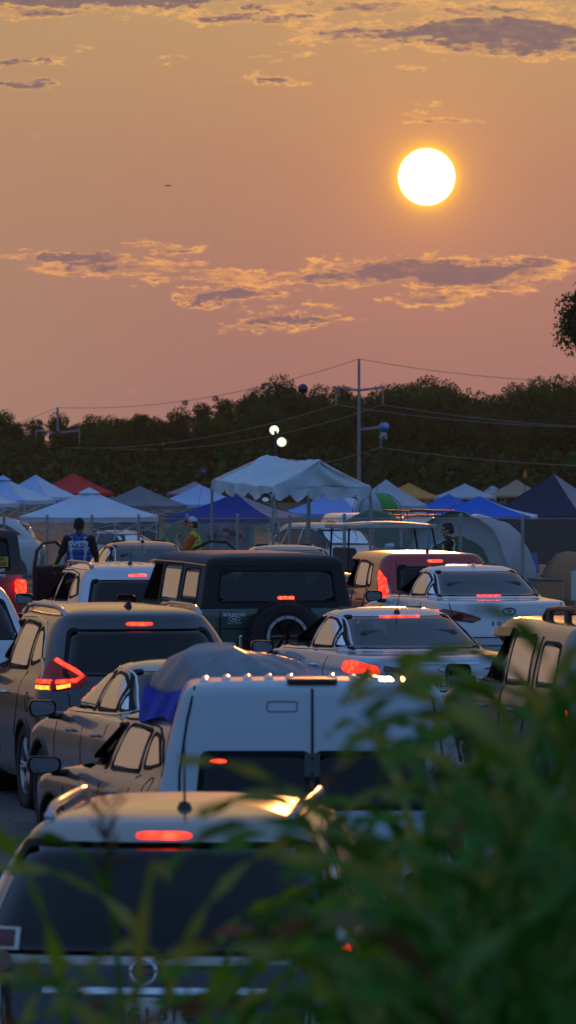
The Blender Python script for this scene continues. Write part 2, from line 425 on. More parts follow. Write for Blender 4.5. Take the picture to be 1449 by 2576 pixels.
class Shell:
    # levels: (z, rear y, front y, half width, rear corner radius[, front corner radius]) from sill to roof
    def __init__(s, levels, n=2.6, nf=2.4, ds=.045):
        lv = np.array([list(l) + ([l[4] * 1.5] if len(l) == 5 else []) for l in levels], float)
        rows = [lv[0]]
        for i in range(len(lv) - 1):
            p0 = lv[max(i - 1, 0)]; p1 = lv[i]; p2 = lv[i + 1]; p3 = lv[min(i + 2, len(lv) - 1)]
            ch = max(abs(p2[0] - p1[0]), abs(p2[1] - p1[1]) * .8, abs(p2[2] - p1[2]) * .5, abs(p2[3] - p1[3]))
            k = max(1, int(math.ceil(ch / ds)))
            for j in range(1, k + 1):
                t = j / k
                # Catmull-Rom with damped tangents
                m1 = (p2 - p0) * .5 * .8; m2 = (p3 - p1) * .5 * .8
                for q in range(6):      # no overshoot
                    dlt = p2[q] - p1[q]
                    if dlt == 0: m1[q] = m2[q] = 0
                    else:
                        if m1[q] / dlt < 0: m1[q] = 0
                        if m2[q] / dlt < 0: m2[q] = 0
                        m1[q] = np.clip(m1[q], -3 * abs(dlt), 3 * abs(dlt)); m2[q] = np.clip(m2[q], -3 * abs(dlt), 3 * abs(dlt))
                h = (2 * t ** 3 - 3 * t ** 2 + 1) * p1 + (t ** 3 - 2 * t ** 2 + t) * m1 + (-2 * t ** 3 + 3 * t ** 2) * p2 + (t ** 3 - t ** 2) * m2
                rows.append(h)
        s.T = np.array(rows); s.T[:, 0] = np.maximum.accumulate(s.T[:, 0] + np.arange(len(rows)) * 1e-5)
        s.n = n; s.nf = nf; s.H = s.T[-1, 0]; s.L = s.T[:, 2].max(); s.W = s.T[:, 3].max()
        s.holes = []
    def row(s, z): return [float(np.interp(z, s.T[:, 0], s.T[:, k])) for k in range(1, 6)]
    def half(s, r, nr=22, ns=70, nf=18):
        z, yr, yf, w, Rr, Rf = r; n = s.n
        mid = (yr + yf) / 2; Rr = min(Rr, max(.001, (yf - yr) * .45)); Rf = min(Rf, max(.001, (yf - yr) * .45))
        pts = []
        for i in range(nr + 1):
            ph = (i / nr) * math.pi / 2
            # uniform in x near the centre, in y near the side
            xx = math.sin(ph); dd = 1 - max(0, 1 - xx ** n) ** (1 / n)
            if i == nr: xx, dd = 1, 1
            pts.append((w * xx, yr + Rr * dd))
        for i in range(1, ns):
            t = i / ns; pts.append((w, yr + Rr + (yf - Rf - yr - Rr) * t))
        m = s.nf
        for i in range(nf, -1, -1):
            ph = (i / nf) * math.pi / 2; xx = math.sin(ph); dd = 1 - max(0, 1 - xx ** m) ** (1 / m)
            if i == nf: xx, dd = 1, 1
            pts.append((w * xx, yf - Rf * dd))
        return pts
    def pos(s, mode, c, z, side=1):
        yr, yf, w, Rr, Rf = s.row(z); n = s.n
        if mode == 'rear':
            t = min(1, abs(c) / w); return Vector((c, yr + Rr * (1 - max(0, 1 - t ** n) ** (1 / n)), z))
        if mode == 'front':
            m = s.nf; t = min(1, abs(c) / w); return Vector((c, yf - Rf * (1 - max(0, 1 - t ** m) ** (1 / m)), z))
        if mode == 'side':
            x = w
            if c < yr + Rr:
                d_ = max(0, min(1, (c - yr) / Rr)); x = w * max(0, 1 - (1 - d_) ** n) ** (1 / n)
            elif c > yf - Rf:
                d_ = max(0, min(1, (yf - c) / Rf)); x = w * max(0, 1 - (1 - d_) ** s.nf) ** (1 / s.nf)
            return Vector((side * x, c, z))
        if mode == 'arc':      # c = length along the contour from the middle of the tail
            key = round(z, 3)
            if not hasattr(s, '_c'): s._c = {}
            if key not in s._c:
                h = np.array(s.half((z, yr, yf, w, Rr, Rf), nr=60)); a = np.concatenate([[0], np.cumsum(np.hypot(*np.diff(h, axis=0).T))])
                s._c[key] = (a, h)
            a, h = s._c[key]
            return Vector((side * float(np.interp(c, a, h[:, 0])), float(np.interp(c, a, h[:, 1])), z))
    def top(s, x, y):      # height of the roof (or deck) over a point of the plan
        best = s.T[0, 0]
        for r in s.T[::-1]:
            z, yr, yf, w, Rr, Rf = r
            if w >= abs(x) and yr <= y <= yf and s.pos('side', y, z).x >= abs(x) - 1e-6: return float(z)
        return float(best)
    def nrm(s, mode, c, z, side=1, e=.012):
        p = s.pos(mode, c, z, side); a = s.pos(mode, c + e, z, side) - s.pos(mode, c - e, z, side); b = s.pos(mode, c, z + e, side) - s.pos(mode, c, z - e, side)
        n = a.cross(b)
        if n.length < 1e-9: n = Vector((0, -1, 0))
        n.normalize()
        if n.dot(p - Vector((0, s.L * .45, s.H * .35))) < 0: n = -n
        return p, n
    def patch(s, mb, poly, mode, side=1, off=.004, nx=10, nz=8, skirt=.02):
        zs = [p[1] for p in poly]; z0, z1 = min(zs), max(zs); e = (z1 - z0) * .004 + 1e-4
        rows = []
        for j in range(nz + 1):
            z = z0 + e + (z1 - z0 - 2 * e) * j / nz; cs = []
            n = len(poly)
            for i in range(n):
                (a, za), (b, zb) = poly[i], poly[(i + 1) % n]
                if (za > z) != (zb > z): cs.append(a + (b - a) * (z - za) / (zb - za))
            if len(cs) < 2: continue
            rows.append((z, min(cs), max(cs)))
        vs = []; fs = []; W_ = nx + 3; nr = len(rows)
        for j in [0] + list(range(nr)) + [nr - 1]:
            z, a, b = rows[j]; jj = len(vs) // W_
            for i in [0] + list(range(nx + 1)) + [nx]:
                c = a + (b - a) * i / nx; p, n = s.nrm(mode, c, z, side); k = len(vs) % W_
                sk = jj == 0 or jj == nr + 1 or k == 0 or k == W_ - 1
                vs.append(p + n * (off if not sk else off - skirt))
        for j in range(nr + 1):
            for i in range(W_ - 1):
                fs.append((j * W_ + i, j * W_ + i + 1, (j + 1) * W_ + i + 1, (j + 1) * W_ + i))
        return mb.add(vs, fs)
    def ring(s, mb, outer, inner, mode, side=1, off=.007, depth=.03):
        n = len(outer); vs = []
        for (c, z), (c2, z2) in zip(outer, inner):
            p, nn = s.nrm(mode, c, z, side); q, n2 = s.nrm(mode, c2, z2, side)
            vs += [p + nn * (off - .012), p + nn * off, q + n2 * off, q + n2 * (off - depth)]
        fs = []
        for i in range(n):
            k = (i + 1) % n
            for j in range(3): fs.append((i * 4 + j, k * 4 + j, k * 4 + j + 1, i * 4 + j + 1))
        return mb.add(vs, fs)
    def strip(s, mb, pts, mode, width, side=1, off=.003, closed=False, sub=.08):
        P2 = [Vector(p) for p in pts]
        if closed: P2.append(P2[0])
        Q = []
        for a, b in zip(P2, P2[1:]):
            k = max(1, int((b - a).length / sub))
            for j in range(k): Q.append(a + (b - a) * j / k)
        Q.append(P2[-1]); vs = []
        pn = [s.nrm(mode, q.x, q.y, side) for q in Q]
        for i, (p, n) in enumerate(pn):
            t = pn[min(i + 1, len(pn) - 1)][0] - pn[max(i - 1, 0)][0]
            if t.length < 1e-6: t = Vector((0, 0, 1))
            b = n.cross(t).normalized() * width / 2
            h = n * off
            vs += [p + b - n * .006, p + b + h, p - b + h, p - b - n * .006]
        fs = []
        for i in range(len(Q) - 1):
            for j in range(3): fs.append((i * 4 + j, (i + 1) * 4 + j, (i + 1) * 4 + j + 1, i * 4 + j + 1))
        return mb.add(vs, fs)
    def body(s, arches=()):
        H = [s.half(r) for r in s.T]; nh = len(H[0]); vs = []; ring = 2 * nh - 2
        for r, h in zip(s.T, H):
            vs += [(x, y, r[0]) for x, y in h] + [(-x, y, r[0]) for x, y in h[-2:0:-1]]
        V = np.array(vs); nr = len(H)
        j, i = np.meshgrid(np.arange(nr - 1), np.arange(ring), indexing='ij')
        a = j * ring + i; b = j * ring + (i + 1) % ring; F_ = np.stack([a, b, b + ring, a + ring], -1).reshape(-1, 4)
        cen = V[F_].mean(1); d1 = V[F_[:, 2]] - V[F_[:, 0]]; d2 = V[F_[:, 3]] - V[F_[:, 1]]; nn = np.cross(d1, d2); nn /= np.maximum(1e-9, np.linalg.norm(nn, axis=1))[:, None]
        kill = np.zeros(len(F_), bool)
        for mode, poly, side in s.holes:
            if mode == 'side': kill |= inpoly(poly, cen[:, 1], cen[:, 2]) & (cen[:, 0] * side > .25) & (abs(nn[:, 0]) > .25)
            elif mode == 'rear': kill |= inpoly(poly, cen[:, 0], cen[:, 2]) & (cen[:, 1] < s.L * .48) & (abs(nn[:, 1]) > .12) & (abs(cen[:, 0]) < s.W * .97)
            elif mode == 'front': kill |= inpoly(poly, cen[:, 0], cen[:, 2]) & (cen[:, 1] > s.L * .5) & (abs(nn[:, 1]) > .12)
        for (y, r) in arches:
            kill |= (np.hypot(cen[:, 1] - y, cen[:, 2] - .34) < r) & (abs(cen[:, 0]) > s.W * .5)
        mb = MB(); mb.v = [tuple(v) for v in V]; mb.f = [tuple(int(q) for q in f) for f in F_[~kill]]
        # floor pan closes the underside
        return mb

def wheel(parent, x, y, r=.34, wd=.23, spokes=5, rimm='rim', tyre_off=0):
    sgn = 1 if x > 0 else -1
    wo = bpy.data.objects.new('wheel', None); C.objects.link(wo); wo.parent = parent; wo.location = (x, y, r); wo.empty_display_size = .1
    ri = r * .68; t = MB(); h = wd / 2
    prof = [(ri, -h * .85), (ri + .02, -h), (r * .9, -h * 1.03), (r * .975, -h * .9)]
    for g in (-.62, -.3, .0, .3, .62):     # tread grooves
        prof += [(r, h * (g - .12)), (r, h * (g + .12)), (r - .012, h * (g + .13)), (r - .012, h * (g + .18))]
    prof += [(r * .975, h * .9), (r * .9, h * 1.03), (ri + .02, h), (ri, h * .85)]
    t.lathe(prof, axis='x', n=40); t.build('tyre', M['rubber'], wo, smooth=False)
    m = MB(); o = sgn * h * .8
    m.lathe([(ri + .004, -h * .8), (ri + .012, 0), (ri + .004, h * .8)], axis='x', n=32)
    m.lathe([(ri + .005, o), (ri - .02, o + sgn * .012), (ri - .03, o - sgn * .02)], axis='x', n=32)
    for k in range(spokes):
        for dl in (-.13, .13):
            q = 2 * math.pi * k / spokes + dl; q2 = 2 * math.pi * k / spokes + dl * .45
            a = Vector((o - sgn * .004, math.cos(q) * (ri - .01), math.sin(q) * (ri - .01))); b = Vector((o - sgn * .03, math.cos(q2) * .05, math.sin(q2) * .05))
            m.tube([b, (a + b) / 2 + Vector((sgn * .01, 0, 0)), a], [.022, .018, .015], 6)
    m.lathe([(.001, o + sgn * .0), (.05, o - sgn * .005), (.07, o - sgn * .04)], axis='x', n=16)
    m.build('rim', M[rimm], wo, smooth=False)
    d = MB(); d.lathe([(.02, o - sgn * .07), (ri * .78, o - sgn * .07), (ri * .78, o - sgn * .09)], axis='x', n=24); d.build('brake_disc', M['grey_plastic'], wo)
    return wo

def mirror_part(car, side, y, z, w_, cap, size=(.24, .17), arm=.16):
    # housing that flares outward; glass faces the tail
    x0 = w_ + arm * .4; cx = side * (x0 + size[0] / 2)
    m = MB()
    prof = rounded([(-size[0] / 2, -size[1] / 2 + .03), (size[0] / 2 * .8, -size[1] / 2), (size[0] / 2, size[1] * .1), (size[0] / 2 * .86, size[1] / 2), (-size[0] / 2, size[1] / 2 - .01)], .05, 4)
    rings = [(1.0, 0), (1.04, .02), (1.0, .06), (.8, .1), (.45, .125), (.02, .13)]
    vs = []; n = len(prof)
    for sc_, dy in rings: vs += [(cx + side * px_ * sc_, y + dy, z + pz * sc_) for px_, pz in prof]
    fs = [(i * n + k, i * n + (k + 1) % n, (i + 1) * n + (k + 1) % n, (i + 1) * n + k) for i in range(len(rings) - 1) for k in range(n)]
    m.add(vs, fs)
    m.tube([(side * (w_ - .05), y + .09, z - size[1] * .45), (side * (x0 + .05), y + .06, z - size[1] * .35)], [.035, .03], 8)
    o = m.build('door_mirror', cap, car, smooth=True)
    g = MB(); pr = [(px_ * .88, pz * .84) for px_, pz in prof]
    g.add([(cx + side * px_, y + .006, z + pz) for px_, pz in pr] + [(cx + side * px_, y + .012, z + pz) for px_, pz in pr],
          [tuple(range(n))] + [(i, (i + 1) % n, n + (i + 1) % n, n + i) for i in range(n)])
    # flat black surround, then the reflecting glass
    f = MB(); f.add([(cx + side * px_, y + .014, z + pz) for px_, pz in prof], [tuple(range(n))]); 
    g.build('mirror_glass', M['mirror'], o); f.build('mirror_surround', M['seal'], o)
    return o

def seats(car, y, zb, w_, fabric='seat', rear_y=None, n_front=2):
    for sx in (-1, 1):
        m = MB(); T = Matrix.Rotation(R(-16), 3, 'X').transposed()
        m.box((sx * w_ * .46, y, zb + .16), (.5, .14, .62), bev=.06, M=Matrix.Rotation(R(12), 3, 'X'))
        m.box((sx * w_ * .46, y + .25, zb - .16), (.5, .5, .16), bev=.05)
        m.box((sx * w_ * .46, y - .09, zb + .56), (.27, .1, .17), bev=.045); m.tube([(sx * w_ * .46 - .06, y - .07, zb + .4), (sx * w_ * .46 - .06, y - .08, zb + .52)], .008, 6); m.tube([(sx * w_ * .46 + .06, y - .07, zb + .4), (sx * w_ * .46 + .06, y - .08, zb + .52)], .008, 6)
        m.build('front_seat', M[fabric], car)
    if rear_y is not None:
        m = MB(); m.box((0, rear_y, zb + .1), (w_ * 1.62, .14, .52), bev=.05, M=Matrix.Rotation(R(14), 3, 'X'))
        for hx in (-.5, .5): m.box((hx * w_, rear_y - .09, zb + .36), (.27, .09, .13), bev=.035)
        m.build('rear_seat', M[fabric], car)

def make_car(name, label, cat, px, D, theta, S, paint_m, group='cars queuing at the camp site entrance', zscale=1, **o):
    """S = Shell already holding its holes; o = options read below"""
    loc = (X(px, D), D, G(D)); t = thing(name, label, cat, loc, R(theta), group)
    if zscale != 1: t.scale = (1, 1, zscale)
    wins = o.get('windows', [])      # (mode, side, outer polygon, glass key, seal width, name)
    for mode, side, poly, gk, sw, nm in wins:
        rp = rounded(poly, o.get('wr', .06)); inn = inset(rp, sw)
        S.holes.append((mode, inset(rp, sw * .45), side))
    for (wy) in o.get('axles', (.95, .95 + 2.75)): pass
    ax = o.get('axles', (.95, 3.7)); wr = o.get('wheel_r', .34)
    b = S.body([(y, wr + .055) for y in ax]).build('body', paint_m, t, smooth=True)
    # dark tub with floor and wheel wells
    m = MB(); zb = o.get('belt', 1.0); wi = S.W - .1
    m.box((0, S.L / 2, .3), ((wi - .16) * 2, S.L - .35, .16))
    m.box((0, (ax[0] + ax[1]) / 2, .42), (wi * 2, ax[1] - ax[0] - 2 * wr - .14, .34))
    m.box((0, .22, .36), (wi * 1.7, .2, .3))
    m.box((0, o.get('dash', S.L * .66), zb - .12), (wi * 1.75, .5, .3), bev=.08)
    for y in ax:
        for sx in (-1, 1):
            m.lathe([(wr + .05, sx * (wi - .34)), (wr + .055, sx * (S.W - .035))], c=(0, y, .34), axis='x', n=28)
    if o.get('shelf'): m.box((0, o['shelf'][0], zb - .09), (wi * 1.7, o['shelf'][1], .03))
    m.build('cabin_floor', M['black'], t)
    for mode, side, poly, gk, sw, nm in wins:
        rp = rounded(poly, o.get('wr', .06)); inn = inset(rp, sw)
        if side == -1 and nm in o.get('open', ()): w_ = t
        else:
            g = MB(); S.patch(g, inn, mode, side, off=.003, nx=14, nz=10, skirt=.0); w_ = g.build(nm, M[gk], t, smooth=True)
        r_ = MB(); S.ring(r_, rp, inset(rp, sw + .004), mode, side); r_.build('window_seal', M['seal'], w_, smooth=False)
    for kind, mode, side, poly, mk in o.get('patches', []):
        g = MB(); S.patch(g, rounded(poly, min(.04, o.get('pr', .04))), mode, side, off=.006, nx=16, nz=8); g.build(kind, M[mk], t, smooth=True)
    for kind, mode, side, pts, wd, mk, closed in o.get('strips', []):
        g = MB(); S.strip(g, pts, mode, wd, side, off=.0035 if wd < .012 else .008, closed=closed); g.build(kind, M[mk], t, smooth=False)
    for y in ax:      # wheel arch lips
        for sx in (-1, 1):
            g = MB(); pts = [(y + (wr + .07) * math.cos(q), .34 + (wr + .07) * math.sin(q)) for q in np.linspace(-.1, math.pi + .1, 25)]
            S.strip(g, pts, 'side', .045, sx, off=.012); g.build('wheel_arch', M[o.get('arch', 'black')], t, smooth=True)
            wheel(t, sx * (S.W - .13), y, wr, .23, o.get('spokes', 5))
    for y in o.get('handles', []):
        for sx in (-1, 1):
            g = MB(); z = o.get('handle_z', .92); p = [S.pos('side', y + k * .09, z, sx) for k in (-1, -.5, 0, .5, 1)]
            g.tube([q + Vector((sx * d_, 0, 0)) for q, d_ in zip(p, (.0, .035, .042, .035, .0))], [.012, .016, .017, .016, .012], 8)
            g.build('door_handle', o.get('handle_m', paint_m), t, smooth=True)
    if 'mirror' in o:
        y, z, cap = o['mirror']
        for sx in (-1, 1): mirror_part(t, sx, y, z, S.pos('side', y + .05, z - .05).x, cap, o.get('mirror_size', (.24, .16)))
    if 'antenna' in o:
        x, y, kind = o['antenna']; z = S.top(x, y); g = MB()
        if kind == 'fin':
            pr = [(0, 0), (.17, 0), (.16, .012), (.03, .07), (.01, .075)]
            vs = []
            for k, (hw, sc_) in enumerate(((.028, 1), (.018, .8), (.004, 1))):
                pass
            g.add([(-.03, y - .0, z - .01), (.03, y - .0, z - .01), (.035, y + .14, z - .01), (-.035, y + .14, z - .01), (0, y + .2, z - .01), (-.006, y + .005, z + .07), (.006, y + .005, z + .07), (0, y + .07, z + .045)],
                  [(0, 1, 6, 5), (1, 2, 7, 6), (3, 0, 5, 7), (2, 4, 7), (4, 3, 7), (5, 6, 7)])
        else:
            g.lathe([(.001, .04), (.022, .035), (.034, .01), (.038, -.02)], c=(x, y, z), n=14)
            l_ = kind; g.tube([(x, y, z + .02), (x + .01, y - l_ * .35, z + l_)], [.006, .0035], 6)
        g.build('antenna', M['black'] if kind != 'fin' else o.get('fin_m', M['black']), t, smooth=False)
    if 'rails' in o:
        x, y0, y1, hgt, mk = o['rails']
        for sx in (-1, 1):
            g = MB(); pts = []; k = 14
            for i in range(k + 1):
                u = i / k; y = y0 + (y1 - y0) * u; h = hgt * min(1, 5.5 * u, 5.5 * (1 - u)) ** .6 if 0 < u < 1 else -.01
                pts.append((sx * (x + .02 * math.sin(math.pi * u)), y, S.top(x, y) + h + .005))
            g.tube(pts, [.02] + [.021] * (k - 1) + [.02], 8)
            for yy in (y0 + .08, y1 - .08): g.box((sx * x, yy, S.top(x, yy) + hgt * .35), (.045, .12, hgt * .9), bev=.012)
            g.build('roof_rail', M[mk], t, smooth=True)
    if 'seats' in o: seats(t, *o['seats'])
    if 'plate' in o:
        z, txt, *rest = o['plate']; p, n = S.nrm('rear', 0, z); g = MB()
        g.box((0, p.y - .016, z), (.31, .012, .155), bev=.02 if not rest else .02); pl = g.build('number_plate', M['plate'], t)
        text('plate_lettering', txt, .092, M['ink'], pl, (0, p.y - .0255, z - .005), bold=.001)
    if 'wiper' in o:
        z, x0_, x1_ = o['wiper']; g = MB(); g.tube([S.nrm('rear', x0_, z)[0] + Vector((0, -.03, .0)), S.nrm('rear', (x0_ + x1_) / 2, z + .02)[0] + Vector((0, -.035, .01)), S.nrm('rear', x1_, z + .03)[0] + Vector((0, -.02, .0))], [.014, .011, .007], 6)
        g.build('rear_wiper', M['black'], t)
    if 'steer' in o:
        y, z, x = o['steer']; g = MB(); Mx = Matrix.Rotation(R(25), 3, 'X')
        prof = [(.18 + .014 * math.cos(q), .014 * math.sin(q)) for q in np.linspace(0, 2 * math.pi, 9)]
        g.lathe(prof, c=(x, y, z), axis='y', n=24, M=Mx); g.box((x, y, z), (.34, .02, .04)); g.build('steering_wheel', M['black'], t)
    return t, S

# window layouts shared by kinds
def sedan_levels(Lc=4.87, W=.925, H=1.48):
    k = Lc / 4.87; a = W / .925; h = H / 1.48
    L_ = [(.20, .16, 4.66, .84, .55), (.30, .06, 4.78, .885, .55), (.40, .02, 4.85, .905, .5), (.56, .0, 4.87, .922, .48), (.70, .03, 4.85, .925, .47), (.80, .05, 4.78, .922, .46),
          (.88, .05, 4.55, .915, .46), (.95, .055, 4.15, .90, .46), (.995, .06, 3.85, .885, .46), (1.015, .085, 3.72, .875, .46, .9), (1.03, .2, 3.66, .86, .48, .85), (1.045, .62, 3.6, .825, .5, .8), (1.065, .80, 3.52, .79, .5, .75),
          (1.14, .98, 3.34, .765, .5, .7), (1.24, 1.19, 3.07, .72, .47, .65), (1.34, 1.40, 2.8, .655, .42, .55), (1.40, 1.56, 2.62, .60, .36, .45), (1.435, 1.68, 2.5, .55, .3, .4), (1.46, 1.8, 2.4, .46, .25, .35), (1.475, 1.98, 2.28, .28, .1, .1), (1.48, 2.05, 2.2, .0, .05, .05)]
    return [(z * h, r * k, f * k, w_ * a, rr, rf) for z, r, f, w_, rr, rf in [(l if len(l) == 6 else (*l, l[4] * 1.5)) for l in L_]]
def suv_levels(Lc=4.75, W=.95, H=1.70, slope=1.0):
    k = Lc / 4.78; a = W / .955; h = H / 1.70
    L_ = [(.24, .16, 4.62, .86, .5), (.34, .06, 4.70, .915, .48), (.5, .01, 4.76, .935, .45), (.66, .0, 4.78, .95, .42), (.82, .03, 4.76, .955, .40), (.95, .05, 4.66, .95, .4),
          (1.03, .07, 4.3, .935, .4), (1.08, .09, 3.95, .915, .4), (1.12, .12, 3.72, .885, .4, .9), (1.16, .15, 3.62, .86, .4, .9), (1.26, .24, 3.42, .83, .42, .8), (1.38, .36, 3.2, .785, .42, .7),
          (1.48, .46, 3.0, .74, .42, .6), (1.55, .53, 2.86, .695, .4, .5), (1.60, .56, 2.76, .65, .36, .4), (1.635, .6, 2.62, .60, .3, .35), (1.665, .72, 2.5, .52, .25, .3), (1.685, .95, 2.35, .40, .2, .25), (1.697, 1.3, 2.15, .2, .1, .1), (1.70, 1.4, 2.1, 0, .05, .05)]
    return [(z * h, r * k * (slope if z > 1 else 1), f * k, w_ * a, rr, rf) for z, r, f, w_, rr, rf in [(l if len(l) == 6 else (*l, l[4] * 1.5)) for l in L_]]
def boxy_levels(Lc=4.4, W=.9, H=1.62, ws=.62, lean=.25, roof=.66):
    k = Lc / 4.4; a = W / .9; h = H / 1.62
    L_ = [(.24, .1, 4.3, .84, .3), (.36, .02, 4.38, .88, .28), (.55, .0, 4.4, .895, .26), (.75, .01, 4.4, .9, .25), (.9, .02, 4.3, .895, .25), (.98, .03, 4.0, .885, .25),
          (1.03, .04, 3.6, .87, .25, .6), (1.07, .05, 3.45, .855, .26, .6), (1.2, .05 + lean * .25, 3.3, .82, .27, .5), (1.34, .05 + lean * .5, 3.12, .77, .28, .4), (1.46, .05 + lean * .75, 2.98, .72, .27, .35),
          (1.53, .05 + lean * .9, 2.88, .68, .24, .3), (1.575, .05 + lean, 2.8, .635, .2, .25), (1.60, .1 + lean, 2.7, .57, .16, .2), (1.615, .3 + lean, 2.5, .4, .1, .15), (1.62, 1.0, 2.2, 0, .05, .05)]
    return [(z * h, r * k, f * k, w_ * a * (1 if z < 1.1 else 1 + (roof / .66 - 1) * min(1, (z - 1.1) / .4)), rr, rf) for z, r, f, w_, rr, rf in [(l if len(l) == 6 else (*l, l[4] * 1.5)) for l in L_]]
P_ = {}
P_['pewter'] = paint('pewter_paint', (.30, .27, .235), .55, .17)
P_['gunmetal'] = paint('gunmetal_paint', (.045, .047, .055), .5, .16)
P_['char'] = paint('charcoal_paint', (.05, .05, .052), .5, .24)
P_['silver'] = paint('silver_paint', (.52, .55, .60), .4, .2)
P_['ice'] = paint('ice_silver_paint', (.56, .60, .67), .35, .2)
P_['white'] = paint('white_paint', (.70, .72, .74), 0, .3)
P_['vanwhite'] = paint('van_white_paint', (.50, .56, .62), 0, .42, coat=.6)
P_['cream'] = paint('pearl_white_paint', (.68, .66, .62), .1, .28)
P_['red'] = paint('red_paint', (.38, .012, .016), .25, .2)
P_['brick'] = paint('bright_red_paint', (.42, .02, .018), .1, .25)
P_['green'] = paint('dark_green_paint', (.018, .06, .045), .1, .3)
P_['jeepred'] = paint('jeep_red_paint', (.3, .02, .02), .1, .35)
P_['teal'] = paint('teal_grey_paint', (.10, .17, .19), .3, .3)
P_['beige'] = paint('champagne_paint', (.38, .34, .30), .6, .17)

def sedan_windows(Lc, H, rear='glass', side='glass', belt=1.075):
    k = Lc / 4.87; h = H / 1.48
    Rr = [(-.735, (belt - .005) * h), (.735, (belt - .005) * h), (.57, 1.41 * h), (-.57, 1.41 * h)]
    W_ = [('rear', 1, Rr, rear, .018, 'rear_window'), ('front', 1, [(-.66, 1.10 * h), (.66, 1.10 * h), (.52, 1.39 * h), (-.52, 1.39 * h)], 'glass', .05, 'windshield')]
    f = lambda L_: [(y * k, z * h) for y, z in L_]
    for sd in (-1, 1):
        W_.append(('side', sd, f([(2.16, 1.06), (3.42, 1.045), (3.30, 1.12), (2.82, 1.33), (2.52, 1.385), (2.10, 1.395)]), 'glass_mid', .013, 'front_window'))
        W_.append(('side', sd, f([(1.36, 1.08), (2.10, 1.062), (2.03, 1.395), (1.74, 1.375), (1.5, 1.29)]), side, .013, 'back_window'))
        W_.append(('side', sd, f([(1.07, 1.095), (1.32, 1.085), (1.44, 1.265), (1.27, 1.18)]), side, .014, 'quarter_window'))
    return W_
def sedan_trim(Lc, H):
    k = Lc / 4.87; h = H / 1.48; o = []
    for sd in (-1, 1):
        loop = [(1.02, 1.078), (2.1, 1.045), (3.5, 1.028), (3.36, 1.13), (2.84, 1.355), (2.5, 1.41), (2.08, 1.42), (1.7, 1.395), (1.45, 1.29), (1.2, 1.16)]
        o.append(('window_trim', 'side', sd, [(y * k, z * h) for y, z in chaikin(loop, 2)], .016, 'chrome', True))
        o.append(('door_gap', 'side', sd, [(2.13 * k, 1.04 * h), (2.16 * k, .8), (2.14 * k, .42)], .009, 'seal', False))
        o.append(('door_gap', 'side', sd, [(1.18 * k, 1.06 * h), (1.28 * k, .92 * h), (1.30 * k, .75), (1.36 * k, .6), (1.5 * k, .42)], .009, 'seal', False))
        o.append(('body_crease', 'side', sd, [(.5 * k, .9 * h), (2 * k, .86 * h), (4 * k, .80 * h)], .012, 'seal', False) if 0 else ('door_gap', 'side', sd, [(3.15 * k, 1.0 * h), (3.22 * k, .8), (3.2 * k, .42)], .009, 'seal', False))
    return o

def suv_windows(Lc, H, rear='glass_dark', side='glass_dark', rz=(1.14, 1.535), rw=(.72, .60), front='glass_mid', quarter=True):
    k = Lc / 4.78; h = H / 1.70
    W_ = [('rear', 1, [(-rw[0], rz[0] * h), (rw[0], rz[0] * h), (rw[1], rz[1] * h), (-rw[1], rz[1] * h)], rear, .03, 'rear_window'),
          ('front', 1, [(-.7, 1.18 * h), (.7, 1.18 * h), (.56, 1.57 * h), (-.56, 1.57 * h)], 'glass', .05, 'windshield')]
    f = lambda L_: [(y * k, z * h) for y, z in L_]
    for sd in (-1, 1):
        W_.append(('side', sd, f([(2.20, 1.14), (3.5, 1.12), (3.3, 1.26), (2.9, 1.46), (2.6, 1.54), (2.16, 1.56)]), front, .014, 'front_window'))
        W_.append(('side', sd, f([(1.22, 1.16), (2.12, 1.14), (2.08, 1.56), (1.7, 1.555), (1.36, 1.54)]), side, .014, 'back_window'))
        if quarter: W_.append(('side', sd, f([(.66, 1.26), (1.14, 1.19), (1.28, 1.53), (1.05, 1.5)]), side, .02, 'quarter_window'))
    return W_
def suv_trim(Lc, H, trim='chrome', fuel=True):
    k = Lc / 4.78; h = H / 1.70; o = []
    for sd in (-1, 1):
        o.append(('window_trim', 'side', sd, [(y * k, z * h) for y, z in [(.62, 1.27), (.9, 1.46), (1.2, 1.555), (1.8, 1.595), (2.5, 1.58), (2.95, 1.49), (3.4, 1.27)]], .022 if trim == 'chrome' else .012, trim, False))
        o.append(('door_gap', 'side', sd, [(2.16 * k, 1.12 * h), (2.2 * k, .8), (2.18 * k, .45)], .01, 'seal', False))
        o.append(('door_gap', 'side', sd, [(1.15 * k, 1.15 * h), (1.22 * k, 1.0), (1.3 * k, .8), (1.45 * k, .62)], .01, 'seal', False))
        o.append(('door_gap', 'side', sd, [(3.3 * k, 1.08 * h), (3.34 * k, .8), (3.3 * k, .45)], .01, 'seal', False))
    if fuel:
        o.append(('fuel_flap', 'side', -1, [(.78 * k + .08 * math.cos(q), .93 + .085 * math.sin(q)) for q in np.linspace(0, 2 * math.pi, 17)[:-1]], .008, 'seal', True))
    return o
def hatch_gap(hw0, hw1, z0, z1, zt):
    return ('tailgate_gap', 'rear', 1, [(-hw1, zt), (-hw0, z1), (-hw0 * .98, z0 + .1), (-hw0 * .9, z0), (hw0 * .9, z0), (hw0 * .98, z0 + .1), (hw0, z1), (hw1, zt)], .01, 'seal', False)
def ring_badge(t, S, x, z, rx, rz, mk='chrome', kind='emblem', tube=.008):
    g = MB(); pts = [S.nrm('rear', x + rx * math.cos(q), z + rz * math.sin(q)) for q in np.linspace(0, 2 * math.pi, 21)]
    g.tube([p + n * .008 for p, n in pts], tube, 6, cap=False); return g.build(kind, M[mk], t, smooth=True)
